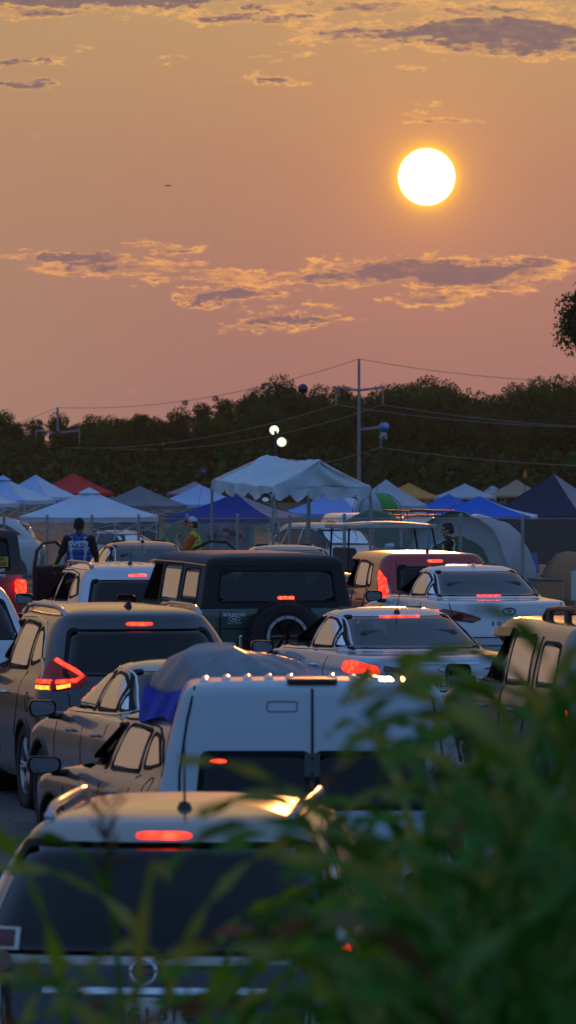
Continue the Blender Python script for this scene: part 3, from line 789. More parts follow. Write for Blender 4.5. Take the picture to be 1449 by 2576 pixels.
def badge_text(t, S, s_, x, z, size, mk='chrome', spacing=1., name='badge', mode='rear', bold=.002):
    p, n = S.nrm('rear', x, z); up = Vector((0, n.z * 0, 1)); right = Vector((1, 0, 0)); a = S.pos('rear', x + .05, z) - S.pos('rear', x - .05, z); right = a.normalized()
    up = n.cross(right).normalized(); up = up if up.z > 0 else -up
    return text(name, s_, size, M[mk], t, p + n * .008, right, up, bold=bold, spacing=spacing)

M['tail_panel'] = mat('dark_tailgate_panel', (.012, .016, .03), .2, coat=.6, var=.2)
# ---- A: pale suv nearest the camera
S = Shell(suv_levels(4.66, .92, 1.70), n=2.6)
t, S = make_car('parked_suv', 'large suv with dark tailgate and mast aerial nearest the camera, half hidden by leaves', 'suv', 385, 27.2, -4.5, S, P_['beige'], zscale=.925,
    windows=suv_windows(4.66, 1.70, rz=(1.02, 1.55), rw=(.82, .66)), open=(), strips=suv_trim(4.66, 1.7) + [hatch_gap(.70, .78, .55, .95, 1.0)],
    patches=[('tail_light', 'arc', 1, [(.66, .94), (.66, 1.04), (1.0, 1.13), (1.02, .98), (.86, .92)], 'red_lens'), ('tail_light', 'arc', -1, [(.66, .94), (.66, 1.04), (1.0, 1.13), (1.02, .98), (.86, .92)], 'red_lens'),
             ('brake_light', 'arc', 1, [(.80, .95), (.80, 1.045), (.93, 1.085), (.93, .95)], 'tail'), ('brake_light', 'arc', -1, [(.80, .95), (.80, 1.045), (.93, 1.085), (.93, .95)], 'tail'),
             ('high_brake_light', 'rear', 1, [(-.13, 1.565), (.10, 1.565), (.13, 1.58), (.10, 1.597), (-.13, 1.597)], 'brake'), ('reversing_light', 'arc', 1, [(.60, .955), (.60, 1.02), (.655, 1.035), (.655, .95)], 'clear_lens'),
             ('bumper_cover', 'rear', 1, [(-.8, .36), (.8, .36), (.82, .5), (-.82, .5)], 'black'), ('tailgate_panel', 'rear', 1, [(-.66, .60), (.66, .60), (.70, .99), (-.70, .99)], 'tail_panel')],
    rails=(.56, .75, 2.75, .055, 'alu'), antenna=(.05, .95, .34), seats=(2.15, .98, .78, 'seat', 1.1), mirror=(3.15, 1.14, P_['beige']), axles=(.9, 3.6), handles=(1.75, 2.75), plate=(.76, 'DG1 8TC'), wiper=(1.03, .0, .32), steer=(2.85, 1.05, -.38))
ring_badge(t, S, -.05, .955, .058, .058, tube=.01); g = MB(); p, n = S.nrm('rear', -.05, .955); g.box(p + n * .012, (.15, .01, .022)); g.build('emblem_bar', M['chrome'], t)
g = MB(); S.strip(g, [(-.5, .865), (.5, .865)], 'rear', .03, 1, off=.025); g.build('chrome_bar', M['chrome'], t)
g = MB(); Sp = S.nrm('rear', -.66, 1.10); S.patch(g, [(-.84, 1.05), (-.62, 1.05), (-.62, 1.15), (-.84, 1.15)], 'rear', 1, off=.008, nx=4, nz=3); st = g.build('window_sticker', M['plate'], t)
g = MB(); S.patch(g, [(-.82, 1.062), (-.64, 1.062), (-.64, 1.138), (-.82, 1.138)], 'rear', 1, off=.011, nx=4, nz=3, skirt=.002); g.build('sticker_field', mat('maroon_sticker', (.12, .01, .02), .4), st)

# ---- B: white barn door van
def van_levels():
    return [(.28, .08, 4.2, .84, .16, .5), (.4, .01, 4.35, .89, .15, .5), (.6, 0, 4.4, .91, .14, .5), (.9, .0, 4.4, .94, .14, .5), (1.02, .005, 4.25, .935, .14, .5), (1.1, .01, 3.9, .925, .14, .5), (1.2, .02, 3.7, .905, .14, .45),
            (1.4, .035, 3.45, .87, .15, .4), (1.6, .055, 3.1, .82, .16, .35), (1.70, .07, 2.4, .79, .13, .3), (1.765, .08, 1.8, .765, .12, .25), (1.805, .10, 1.35, .72, .1, .2), (1.828, .15, 1.0, .62, .08, .2), (1.837, .2, .75, .4, .06, .1), (1.84, .28, .6, 0, .05, .05)]
S = Shell(van_levels(), n=4.5)
vw = []
for sx in (-1, 1): vw.append(('rear', 1, [(sx * .012, 1.06), (sx * .70, 1.06), (sx * .665, 1.42), (sx * .012, 1.42)], 'glass_dark', .03, 'rear_window'))
vw += [('front', 1, [(-.72, 1.2), (.72, 1.2), (.6, 1.65), (-.6, 1.65)], 'glass', .05, 'windshield')]
for sd in (-1, 1): vw.append(('side', sd, [(2.4, 1.12), (3.45, 1.12), (3.1, 1.5), (2.95, 1.6), (2.4, 1.6)], 'glass_mid', .016, 'front_window'))
t, S = make_car('parked_van', 'white cargo van with double rear doors and ribbed roof in the middle of the queue', 'van', 786, 36.3, 0.6, S, P_['vanwhite'], zscale=.985, windows=vw, wr=.05,
    strips=[('door_gap', 'rear', 1, [(0, 1.79), (0, .45)], .014, 'seal', False), ('door_gap', 'rear', 1, [(-.70, 1.80), (-.745, 1.6), (-.79, 1.3), (-.80, .5)], .012, 'seal', False), ('door_gap', 'rear', 1, [(.70, 1.80), (.745, 1.6), (.79, 1.3), (.80, .5)], .012, 'seal', False),
            ('handle_recess', 'rear', 1, rounded([(-.27, 1.655), (-.09, 1.655), (-.09, 1.715), (-.27, 1.715)], .02), .006, 'grey_plastic', True)],
    patches=[('tail_light', 'rear', 1, [(.81, .75), (.9, .75), (.89, 1.15), (.82, 1.15)], 'red_lens'), ('tail_light', 'rear', 1, [(-.9, .75), (-.81, .75), (-.82, 1.15), (-.89, 1.15)], 'red_lens'),
             ('brake_light', 'rear', 1, [(-.61, 1.345), (-.51, 1.345), (-.51, 1.37), (-.61, 1.37)], 'brake'), ('bumper', 'rear', 1, [(-.86, .36), (.86, .36), (.86, .5), (-.86, .5)], 'black')],  # first patch: added red glow on the window glass, not the van's own lamp
    axles=(.8, 3.55), handles=(2.6,), belt=1.05, dash=3.3, plate=(.72, 'HVN 4410'))
g = MB(); S.patch(g, [(-.045, 1.075), (.045, 1.075), (.045, 1.405), (-.045, 1.405)], 'rear', 1, off=.008, nx=3, nz=6); g.build('door_edge_seal', M['gloss_black'], t)
rb = MB()       # pressed roof ribs running front to back
for k in range(-5, 6):
    x = k * .128
    if k == 0: continue
    pts = [(x, y, S.top(x, y) - .010) for y in (.2, .3, .6, 1.0, 1.4, 2.0)]
    m_pts = [(p[0], p[1], p[2] - (.018 if i in (0, 5) else 0)) for i, p in enumerate(pts)]
    rb.tube(m_pts, [.02, .03, .032, .032, .03, .02], 10)
rb.build('roof_rib', P_['vanwhite'], t, smooth=True)['kind'] = 'stuff'
g = MB(); g.box((0, .17, 1.835), (.30, .16, .035), bev=.012); g.build('roof_lamp_housing', M['black'], t)

# ---- C: white hatchback with a load on the roof, just ahead of the van
S = Shell(suv_levels(4.25, .88, 1.50), n=2.8)
t, S = make_car('parked_hatchback', 'pale hatchback carrying a tarpaulin bundle on its roof, mostly hidden by the white van', 'hatchback', 735, 41.6, 16, S, P_['pewter'], zscale=.9, open=('front_window',),
    windows=suv_windows(4.25, 1.50, rw=(.66, .54), front='glass_mid'), strips=suv_trim(4.25, 1.5, 'seal') + [hatch_gap(.6, .64, .5, .9, .98)],
    patches=[('tail_light', 'arc', sd, [(.72, .85), (.90, .85), (.92, .98), (.8, 1.0)], 'red_lens') for sd in (-1, 1)],
    mirror=(2.85, .985, M['black']), mirror_size=(.25, .155), axles=(.75, 3.3), handles=(1.6, 2.4), belt=.95, seats=(2.0, .85, .76, 'seat', 1.05), handle_z=.85)
HATCH = t
# ---- D: champagne sedan
S = Shell(sedan_levels(4.7, .91, 1.46), n=2.6)
t, S = make_car('parked_sedan', 'champagne sedan with curved roof just behind the dark grey crossover', 'sedan', 630, 47.4, 14, S, P_['beige'],
    windows=sedan_windows(4.7, 1.46, 'glass_mid', 'glass_dark'), strips=sedan_trim(4.7, 1.46), patches=[('tail_light', 'arc', sd, [(.62, .8), (1.08, .82), (1.16, .92), (.66, .93)], 'tail_soft') for sd in (-1, 1)],
    mirror=(2.88, 1.03, M['gloss_black']), mirror_size=(.23, .15), axles=(.98, 3.7), handles=(1.5, 2.45), handle_z=.88, shelf=(.95, .7), seats=(2.3, .82, .76, 'seat', 1.35), belt=1.02)
M['tail_dim'] = emis('tail_housing_red', (1, .02, .01), .045, base=(.03, .003, .003))
# ---- E: grey crossover with boomerang lights
S = Shell(suv_levels(4.8, .955, 1.745), n=2.7)
boom = lambda a: a
t, S = make_car('parked_crossover', 'dark grey crossover with lit boomerang tail lights and silver roof rails at the left', 'suv', 382, 52.6, 13, S, P_['gunmetal'], zscale=1.015, open=('front_window',),
    windows=suv_windows(4.8, 1.745, rz=(1.12, 1.525), rw=(.74, .62), front='glass_mid'), strips=suv_trim(4.8, 1.745) + [hatch_gap(.70, .76, .55, 1.0, 1.10), ('belt_trim', 'side', -1, [(.38, 1.1), (.52, 1.22), (.62, 1.28), (.72, 1.30)], .028, 'chrome', False), ('belt_trim', 'side', 1, [(.38, 1.1), (.52, 1.22), (.62, 1.28), (.72, 1.30)], .028, 'chrome', False)],
    patches=sum([[('tail_light', 'arc', sd, [(.50, 1.15), (.62, 1.06), (.80, 1.04), (1.10, 1.06), (1.18, 1.15), (.98, 1.21), (.86, 1.31), (.78, 1.33), (.64, 1.24)], 'tail_dim')] for sd in (-1, 1)], []) +
        [('high_brake_light', 'rear', 1, [(-.12, 1.585), (.12, 1.585), (.12, 1.612), (-.12, 1.612)], 'brake'), ('bumper_cover', 'rear', 1, [(-.8, .33), (.8, .33), (.84, .52), (-.84, .52)], 'black'), ('rear_spoiler', 'rear', 1, [(-.60, 1.57), (.60, 1.57), (.58, 1.635), (-.58, 1.635)], 'gloss_black') if 0 else ('reflector', 'rear', 1, [(-.82, .52), (-.7, .52), (-.7, .55), (-.82, .55)], 'red_lens')],
    rails=(.60, .8, 2.9, .05, 'alu'), antenna=(0, .98, 'fin'), seats=(2.25, 1.0, .8, 'seat', 1.15), mirror=(3.2, 1.15, P_['gunmetal']), axles=(.98, 3.8), wheel_r=.37, handles=(1.8, 2.85), handle_z=.98, handle_m=M['chrome'], plate=(.76, 'KLR 7320'), wiper=(1.13, .0, .3), arch='gunmetal' if 0 else 'black')
E_CAR = t
for sd in (-1, 1):      # light pipes: a bent bar that climbs to the corner, and a short bar below
    g = MB(); S.strip(g, [(1.08, 1.115), (.86, 1.115)], 'arc', .035, sd, off=.02); S.strip(g, [(.82, 1.115), (.64, 1.125), (.575, 1.165), (.63, 1.21), (.80, 1.30)], 'arc', .034, sd, off=.02); g.build('light_bar', M['tail'], t)
    g = MB(); S.strip(g, [(1.06, 1.07), (.88, 1.07)], 'arc', .028, sd, off=.02); S.strip(g, [(.81, 1.07), (.69, 1.09)], 'arc', .026, sd, off=.02); g.build('turn_light', M['amber'], t)
badge_text(t, S, 'AWD', -.55, .86, .055, name='badge')
badge_text(t, S, 'MURANO', .45, .86, .055, name='badge')
ring_badge(t, S, 0, 1.02, .06, .06)

# ---- F: silver fastback sedan
S = Shell(sedan_levels(4.87, .925, 1.48), n=2.5)
t, S = make_car('parked_sedan', 'silver fastback sedan with one tail light lit and driver visible in the rear glass', 'sedan', 1124, 62, 16.8, S, P_['ice'], zscale=.985, open=('front_window',),
    windows=sedan_windows(4.87, 1.48), strips=sedan_trim(4.87, 1.48) + [('boot_gap', 'rear', 1, [(-.62, 1.0), (-.60, .88), (-.56, .62), (.56, .62), (.60, .88), (.62, 1.0)], .01, 'seal', False)],
    patches=[('tail_light', 'arc', sd, [(.66, .84), (.70, .93), (.98, .985), (1.22, .98), (1.30, .90), (1.14, .845)], 'tail') for sd in (-1, 1)] + [('tail_light_inner', 'arc', sd, [(.40, .895), (.64, .86), (.645, .94)], 'red_lens') for sd in (-1, 1)] +
        [('high_brake_light', 'rear', 1, [(-.22, 1.392), (.22, 1.392), (.22, 1.403), (-.22, 1.403)], 'brake'), ('bumper_cover', 'rear', 1, [(-.75, .25), (.75, .25), (.8, .38), (-.8, .38)], 'black'), ('plate_recess', 'rear', 1, [(-.32, .66), (.32, .66), (.34, .83), (-.34, .83)], 'seal')],
    antenna=(0, 1.66, .24), seats=(2.3, .84, .78, 'seat_grey', 1.35), shelf=(1.0, .8), mirror=(2.95, 1.03, M['gloss_black']), axles=(1.02, 3.87), handles=(1.6, 2.55), handle_z=.9, handle_m=M['chrome'], plate=(.745, 'RTL N8D'), belt=1.02, steer=(2.9, .98, -.38))
F_CAR = t
g = MB(); S.strip(g, [(-.36, .955), (.36, .955)], 'rear', .014, 1, off=.012); g.build('boot_trim', M['chrome'], t)
ring_badge(t, S, 0, .905, .072, .03)
# ---- G: white sedan with lettering
S = Shell(sedan_levels(4.86, .93, 1.475), n=2.5)
t, S = make_car('parked_sedan', 'white sedan with dark tapered tail lights and spaced lettering on the boot', 'sedan', 1284, 81.5, 14.5, S, P_['white'], open=('front_window',),
    windows=sedan_windows(4.86, 1.475), strips=sedan_trim(4.86, 1.475) + [('boot_gap', 'rear', 1, [(-.78, 1.0), (-.74, .8), (-.66, .55), (.66, .55), (.74, .8), (.78, 1.0)], .012, 'seal', False), ('bumper_gap', 'rear', 1, [(-.72, .44), (.72, .44)], .012, 'seal', False)],
    patches=[('tail_light', 'arc', sd, [(.36, .80), (.50, .74), (.80, .78), (1.16, .84), (1.22, .91), (.86, .93), (.60, .88)], 'red_lens') for sd in (-1, 1)] + [('brake_light', 'arc', sd, [(.98, .885), (1.16, .885), (1.2, .905), (1.0, .92)], 'tail') for sd in (-1, 1)],
    antenna=(0, 1.75, 'fin'), fin_m=P_['white'], seats=(2.3, .84, .78, 'seat_grey', 1.35), shelf=(1.0, .8), mirror=(2.95, 1.03, M['gloss_black']), axles=(1.02, 3.85), handles=(1.6, 2.55), handle_z=.9, belt=1.02)
G_CAR = t
g = MB(); g.box((0, 1.02, 1.075), (.34, .05, .04), bev=.01); g.build('high_brake_light', M['brake_led'], t)
badge_text(t, S, 'S O N A T A', 0, .73, .075, 'gloss_black', 1.25, 'badge')
ring_badge(t, S, 0, .895, .085, .045, 'grey_plastic', tube=.009)
badge_text(t, S, 'H', 0, .895, .075, 'grey_plastic', 1, 'emblem_letter')
# ---- H: red boxy hatch
S = Shell(boxy_levels(4.14, .9, 1.61, lean=.3, roof=.70), n=3.2)
k = 4.14 / 4.4
bw = [('rear', 1, [(-.60, 1.06), (.60, 1.06), (.555, 1.44), (-.555, 1.44)], 'glass_dark', .045, 'rear_window'), ('front', 1, [(-.68, 1.12), (.68, 1.12), (.56, 1.5), (-.56, 1.5)], 'glass', .05, 'windshield')]
for sd in (-1, 1):
    bw += [('side', sd, [(1.85, 1.07), (3.05, 1.07), (2.72, 1.45), (2.6, 1.49), (1.87, 1.49)], 'glass', .016, 'front_window'), ('side', sd, [(.98, 1.09), (1.78, 1.07), (1.79, 1.49), (1.12, 1.47)], 'glass_dark', .016, 'back_window'), ('side', sd, [(.72, 1.13), (.93, 1.10), (1.06, 1.46), (.88, 1.44)], 'glass_dark', .016, 'quarter_window')]
t, S = make_car('parked_hatchback', 'dark red boxy hatchback with tall lit tail lights, sun glinting on its roof', 'hatchback', 1106, 86.6, 11.5, S, P_['red'], zscale=.975, open=('front_window',), windows=bw,
    strips=[('door_gap', 'side', sd, [(1.81, 1.05), (1.82, .4)], .012, 'seal', False) for sd in (-1, 1)] + [('door_gap', 'side', sd, [(.92, 1.08), (.98, .9), (1.2, .68), (1.25, .4)], .012, 'seal', False) for sd in (-1, 1)] + [('fuel_flap', 'side', -1, [(.6 + .085 * math.cos(q), .95 + .085 * math.sin(q)) for q in np.linspace(0, 2 * math.pi, 17)[:-1]], .009, 'seal', True), hatch_gap(.6, .56, .5, 1.0, 1.5)],
    patches=[('tail_light', 'arc', sd, [(.72, .88), (.86, .90), (.88, 1.15), (.90, 1.34), (.84, 1.37), (.73, 1.24)], 'tail') for sd in (-1, 1)] + [('reversing_light', 'arc', sd, [(.68, .98), (.73, .96), (.73, 1.16), (.70, 1.14)], 'clear_lens') for sd in (-1, 1)] +
        [('high_brake_light', 'rear', 1, [(-.115, 1.475), (.105, 1.475), (.105, 1.51), (-.115, 1.51)], 'brake_led')],
    antenna=(-.02, .7, .26), seats=(2.0, .9, .76, 'seat', 1.1), mirror=(2.75, 1.08, P_['red']), mirror_size=(.2, .15), axles=(.68, 3.22), handles=(1.3, 2.1), handle_z=.92, handle_m=P_['red'], steer=(2.5, 1.0, -.36))
# ---- I: green off-roader with black soft top
S = Shell([(.45, .05, 4.35, .90, .12, .3), (.6, 0, 4.42, .94, .1, .3), (.9, 0, 4.42, .945, .1, .3), (1.14, .0, 4.35, .94, .1, .3), (1.19, .01, 3.3, .93, .1, .25), (1.22, .02, 3.2, .915, .1, .2), (1.23, .03, 3.15, .905, .1, .2)], n=5)
t, S = make_car('parked_offroader', 'dark green off-road vehicle with black fabric top and spare wheel on the tailgate', 'off-road car', 700, 71.3, 15, S, P_['green'],
    strips=[('tailgate_gap', 'rear', 1, [(-.70, 1.21), (-.70, .55), (.72, .55), (.72, 1.21)], .014, 'seal', False), ('tailgate_crease', 'rear', 1, [(-.9, 1.0), (.9, 1.0)], .012, 'seal', False)],
    patches=[('tail_light', 'rear', 1, [(-.90, .78), (-.80, .78), (-.80, .98), (-.90, .98)], 'tail'), ('tail_light', 'rear', 1, [(.80, .78), (.90, .78), (.90, .98), (.80, .98)], 'tail'), ('bumper', 'rear', 1, [(-.9, .46), (.9, .46), (.9, .6), (-.9, .6)], 'black')],
    axles=(.8, 3.65), wheel_r=.42, handles=(1.6, 2.6), handle_z=1.05, belt=1.15, seats=(2.3, 1.15, .8, 'seat', 1.2), mirror=(2.98, 1.25, M['black']))
fabric_top = mat('soft_top_fabric', (.012, .012, .012), .8, bump=.35, bscale=9, sheen=.2)
TOP = Shell([(1.235, .03, 3.1, .915, .1, .15), (1.4, .05, 3.02, .885, .1, .15), (1.6, .075, 2.92, .85, .1, .15), (1.7, .09, 2.86, .83, .1, .15), (1.76, .095, 2.82, .82, .11, .15), (1.80, .11, 2.78, .80, .12, .2), (1.835, .16, 2.72, .745, .14, .2), (1.855, .3, 2.62, .62, .15, .2), (1.868, .55, 2.4, .4, .15, .2), (1.872, 1.0, 2.2, 0, .05, .05)], n=5)
tw = [('rear', 1, [(-.72, 1.30), (.72, 1.30), (.68, 1.68), (-.68, 1.68)], 'glass_mid', .02, 'rear_window'), ('front', 1, [(-.75, 1.28), (.75, 1.28), (.68, 1.7), (-.68, 1.7)], 'glass', .04, 'windshield')]
M['vinyl'] = glass('clear_vinyl', (.1, .09, .08), .9)
for sd in (-1, 1):
    tw += [('side', sd, [(2.2, 1.26), (2.98, 1.26), (2.78, 1.73), (2.2, 1.73)], 'glass', .016, 'front_window'), ('side', sd, [(1.22, 1.26), (2.12, 1.26), (2.12, 1.73), (1.22, 1.73)], 'glass_dark', .02, 'back_window'), ('side', sd, [(.32, 1.31), (1.1, 1.31), (1.08, 1.70), (.38, 1.70)], 'vinyl', .016, 'quarter_window')]
for mode, side, poly, gk, sw, nm in tw: TOP.holes.append((mode, inset(rounded(poly, .05), sw * .45), side))
TOP.body().build('soft_top', fabric_top, t, smooth=True)
for mode, side, poly, gk, sw, nm in tw:
    rp = rounded(poly, .05)
    if side == -1 and nm == 'front_window': w_ = t
    else: g = MB(); TOP.patch(g, inset(rp, sw), mode, side, off=.003, skirt=0); w_ = g.build(nm, M[gk], t, smooth=True)
    g = MB(); TOP.ring(g, rp, inset(rp, sw + .004), mode, side); g.build('window_seal', M['seal'], w_)
g = MB(); TOP.strip(g, [(-.8, 1.745), (.8, 1.745)], 'rear', .012, 1, off=.01); g.build('fabric_seam', M['black'], t)
g = MB(); TOP.strip(g, [(.15, 1.735), (1.2, 1.75), (2.8, 1.75)], 'side', .014, -1, off=.012); g.build('drip_rail', M['alu'], t)
# spare wheel
sw_ = bpy.data.objects.new('spare_wheel', None); C.objects.link(sw_); sw_.parent = t; sw_.location = (.03, -.17, .905)
g = MB(); r = .415; prof = [(.25, -.12), (.30, -.135), (.38, -.13), (r, -.10), (r + .004, 0), (r, .10), (.38, .13), (.25, .12)]; g.lathe(prof, axis='y', n=48)
for k in range(30):
    q = 2 * math.pi * k / 30
    for yy, dq in ((-.075, 0), (.0, .1), (.075, 0)):
        c = Vector((math.cos(q + dq) * (r + .004), yy, math.sin(q + dq) * (r + .004))); g.box(c, (.03, .055, .055), M=Matrix.Rotation(-(q + dq), 3, 'Y'))
g.build('tyre', M['rubber'], sw_)
g = MB(); g.lathe([(.255, -.10), (.25, -.145), (.215, -.145), (.21, -.12)], axis='y', n=40); g.build('beadlock_ring', M['alu'], sw_)
g = MB(); g.lathe([(.22, -.13), (.2, -.06), (.05, -.05), (.001, -.07)], axis='y', n=30)
for k in range(6):
    q = k * math.pi / 3; g.tube([(math.cos(q) * .05, -.075, math.sin(q) * .05), (math.cos(q) * .21, -.115, math.sin(q) * .21)], [.03, .026], 6)
g.build('rim', M['gloss_black'], sw_)
g = MB()
for k in range(12): q = k * math.pi / 6 + .12; g.box((math.cos(q) * .232, -.148, math.sin(q) * .232), (.018, .01, .018), bev=.004)
g.build('bolt', M['black'], sw_)['kind'] = 'stuff'
g = MB(); g.box((.05, -.16, 1.36), (.2, .04, .035), bev=.012); g.build('high_brake_light', M['brake_led'], t); g = MB(); g.box((.05, -.12, 1.325), (.22, .08, .03), bev=.01); g.tube([(.05, -.12, 1.32), (.05, -.02, 1.12)], .02, 6); g.build('brake_light_bracket', M['black'], t)
g = MB(); g.box((-.46, -.03, .78), (.05, .03, .28), bev=.012); g.build('tailgate_handle', M['chrome'], t)
lab = bpy.data.objects.new('dealer_sticker', None); C.objects.link(lab); lab.parent = t; lab.location = (-.53, -.008, 1.12)
text('sticker_text', 'MOUNTAIN', .05, M['white_ink'], lab, (0, 0, .04), bold=.001); g = MB(); g.tube([(.07 * math.cos(q), 0, -.005 + .026 * math.sin(q)) for q in np.linspace(0, 2 * math.pi, 19)], .004, 5, cap=False); g.tube([(-.03, 0, 0), (0, 0, -.01), (.03, 0, .0)], .006, 5); g.build('sticker_oval', M['white_ink'], lab)
text('sticker_text', 'Bryson City, NC', .025, M['white_ink'], lab, (0, 0, -.052))
# ---- J: white compact suv ahead, left of the off-roader
S = Shell(suv_levels(4.6, .90, 1.64), n=2.6)
t, S = make_car('parked_suv', 'silver-white compact suv with raised roof rails beside the green off-roader', 'suv', 366, 79.5, 13, S, P_['ice'], zscale=.95, open=('front_window', 'back_window'),
    windows=suv_windows(4.6, 1.64, rz=(1.12, 1.49), rw=(.72, .60), front='glass', side='glass_mid'), strips=suv_trim(4.6, 1.64, 'seal') + [hatch_gap(.66, .72, .55, 1.0, 1.08)],
    patches=[('tail_light', 'arc', sd, [(.74, .86), (.96, .86), (1.0, 1.06), (.80, 1.08)], 'tail') for sd in (-1, 1)] + [('high_brake_light', 'rear', 1, [(-.12, 1.475), (.12, 1.475), (.12, 1.50), (-.12, 1.50)], 'brake_led')],
    rails=(.55, .75, 2.8, .07, 'alu'), antenna=(.0, 1.0, .26), seats=(2.1, .95, .76, 'seat', 1.1), mirror=(3.05, 1.1, P_['ice']), axles=(.9, 3.55), handles=(1.7, 2.7))
rb = MB()
for k in range(-3, 4):
    x = k * .15; pts = [(x, y, S.top(x, y) + (.002 if 0 < i < 5 else -.01)) for i, y in enumerate((.85, .95, 1.3, 1.8, 2.2, 2.5))]; rb.tube(pts, .011, 6)
rb.build('roof_rib', P_['ice'], t, smooth=True)['kind'] = 'stuff'
# ---- K: right hand silver suv with roof rack
S = Shell(boxy_levels(4.45, .92, 1.70, lean=.16, roof=.70), n=3.2)
bw = [('rear', 1, [(-.66, 1.12), (.66, 1.12), (.60, 1.52), (-.60, 1.52)], 'glass_dark', .04, 'rear_window'), ('front', 1, [(-.68, 1.18), (.68, 1.18), (.56, 1.58), (-.56, 1.58)], 'glass', .05, 'windshield')]
for sd in (-1, 1):
    bw += [('side', sd, [(2.1, 1.12), (3.32, 1.12), (2.98, 1.5), (2.85, 1.56), (2.1, 1.57)], 'glass_mid', .016, 'front_window'), ('side', sd, [(1.22, 1.14), (2.02, 1.12), (2.02, 1.57), (1.3, 1.56)], 'glass_dark', .016, 'back_window'), ('side', sd, [(.36, 1.15), (1.0, 1.14), (1.02, 1.53), (.46, 1.52)], 'glass_dark', .016, 'quarter_window')]
t, S = make_car('parked_suv', 'silver suv with black roof rack at the right edge behind the leaves', 'suv', 1680, 50.8, 12.5, S, P_['pewter'], open=('front_window',), windows=bw,
    strips=[('door_gap', 'side', sd, [(2.06, 1.1), (2.08, .45)], .012, 'seal', False) for sd in (-1, 1)] + [('door_gap', 'side', sd, [(1.12, 1.56), (1.12, 1.0), (1.3, .75), (1.4, .45)], .012, 'seal', False) for sd in (-1, 1)] + [('fuel_flap', 'side', -1, [(.68 + .08 * math.cos(q), .93 + .08 * math.sin(q)) for q in np.linspace(0, 2 * math.pi, 17)[:-1]], .009, 'seal', True)],
    patches=[('tail_light', 'arc', sd, [(.80, .8), (.96, .8), (1.0, 1.12), (.84, 1.12)], 'red_lens') for sd in (-1, 1)] + [('side_lamp', 'arc', -1, [(.84, .84), (.92, .84), (.92, 1.0), (.84, 1.0)], 'tail')],
    seats=(2.1, 1.0, .78, 'seat', 1.1), mirror=(3.05, 1.17, M['black']), mirror_size=(.23, .19), axles=(.85, 3.5), handles=(1.6, 2.6))
g = MB()
for sx in (-1, 1):
    pts = [(sx * .56, y, S.top(.56, y) + h) for y, h in ((.45, .02), (.52, .09), (.9, .10), (1.4, .10), (1.75, .08), (1.9, .01))]; g.tube(pts, [.022, .026, .024, .024, .024, .02], 8)
    for y in (.56, 1.1, 1.7): g.box((sx * .56, y, S.top(.56, y) + .04), (.04, .14, .1), bev=.012)
for y in (.7, 1.1, 1.6): g.box((0, y, S.top(0, y) + .09), (1.12, .05, .025), bev=.01)
g.build('roof_rack', M['black'], t)
# window deflector on the driver's door
g = MB()
for sd in (-1,): S.strip(g, [(2.12, 1.56), (2.85, 1.545), (3.02, 1.45)], 'side', .08, sd, off=.03)
g.build('rain_deflector', M['gloss_black'], t)
# ---- L: red sedan with doors open
S = Shell(sedan_levels(4.55, .89, 1.46), n=2.5)
t, S = make_car('parked_sedan', 'red sedan near the fence with its front doors open', 'sedan', 415, 100.5, 13, S, P_['brick'],
    windows=sedan_windows(4.55, 1.46), strips=sedan_trim(4.55, 1.46), patches=[('tail_light', 'arc', sd, [(.6, .78), (1.0, .8), (1.05, .93), (.66, .93)], 'tail') for sd in (-1, 1)],
    antenna=(-.02, 1.74, .30), seats=(2.2, .83, .76, 'seat', 1.3), shelf=(.95, .8), axles=(.95, 3.55), handles=(1.5,), belt=1.0)
M['door_inner'] = mat('door_inner_dark_red', (.05, .01, .012), .7, var=.3)
def open_door(parent, side, hinge_y, ang, inner):
    e = bpy.data.objects.new('open_door', None); C.objects.link(e); e.parent = parent; e.location = (side * .88, hinge_y, 0); e.rotation_euler = (0, 0, side * R(ang))
    g = MB(); g.box((0, -.55, .68), (.09, 1.08, .72), bev=.03); g.build('door_panel', inner, e)
    g = MB(); arc = [(0, -1.06, 1.0), (-side * .03, -1.02, 1.3), (-side * .06, -.88, 1.42), (-side * .07, -.6, 1.44), (-side * .05, -.3, 1.3), (-side * .02, -.05, 1.06)]
    g.tube(arc, .024, 8); g.build('door_frame', M['black'], e)
    g = MB(); g.tube([(p[0] + side * .03, p[1], p[2]) for p in arc], .022, 8); g.build('door_edge', P_['brick'], e)
    return e
open_door(t, -1, 3.15, 52, M['door_inner']); open_door(t, 1, 3.15, 62, M['door_inner'])
# ---- M: black hard top jeep at the left edge
S = Shell([(.45, .05, 3.9, .74, .08, .2), (.6, 0, 3.95, .78, .07, .2), (.9, 0, 3.95, .785, .07, .2), (1.1, .0, 3.9, .785, .07, .2), (1.16, .01, 2.7, .78, .07, .2), (1.18, .02, 2.6, .77, .07, .2)], n=6)
t, S = make_car('parked_offroader', 'red off-roader with dark hard top and window stickers at the left edge', 'off-road car', -74, 90.5, 8, S, P_['jeepred'],
    patches=[('bumper', 'rear', 1, [(-.75, .47), (.75, .47), (.75, .6), (-.75, .6)], 'black')], axles=(.6, 3.1), wheel_r=.4, belt=1.1, seats=(1.9, 1.1, .7))
for sx in (-1, 1): g = MB(); g.box((sx * .74, -.05, 1.0), (.16, .12, .2), bev=.02); g.build('tail_light', emis('square_lamp', (1, .035, .012), 5, cells=14), t)
hard_top = mat('hard_top_grey', (.035, .037, .04), .5, var=.1)
TOP = Shell([(1.185, .02, 2.6, .78, .07, .1), (1.4, .04, 2.5, .755, .07, .1), (1.65, .065, 2.38, .725, .07, .1), (1.78, .08, 2.32, .70, .08, .1), (1.815, .10, 2.28, .66, .08, .1), (1.84, .2, 2.2, .5, .08, .1), (1.85, .8, 1.6, 0, .05, .05)], n=6)
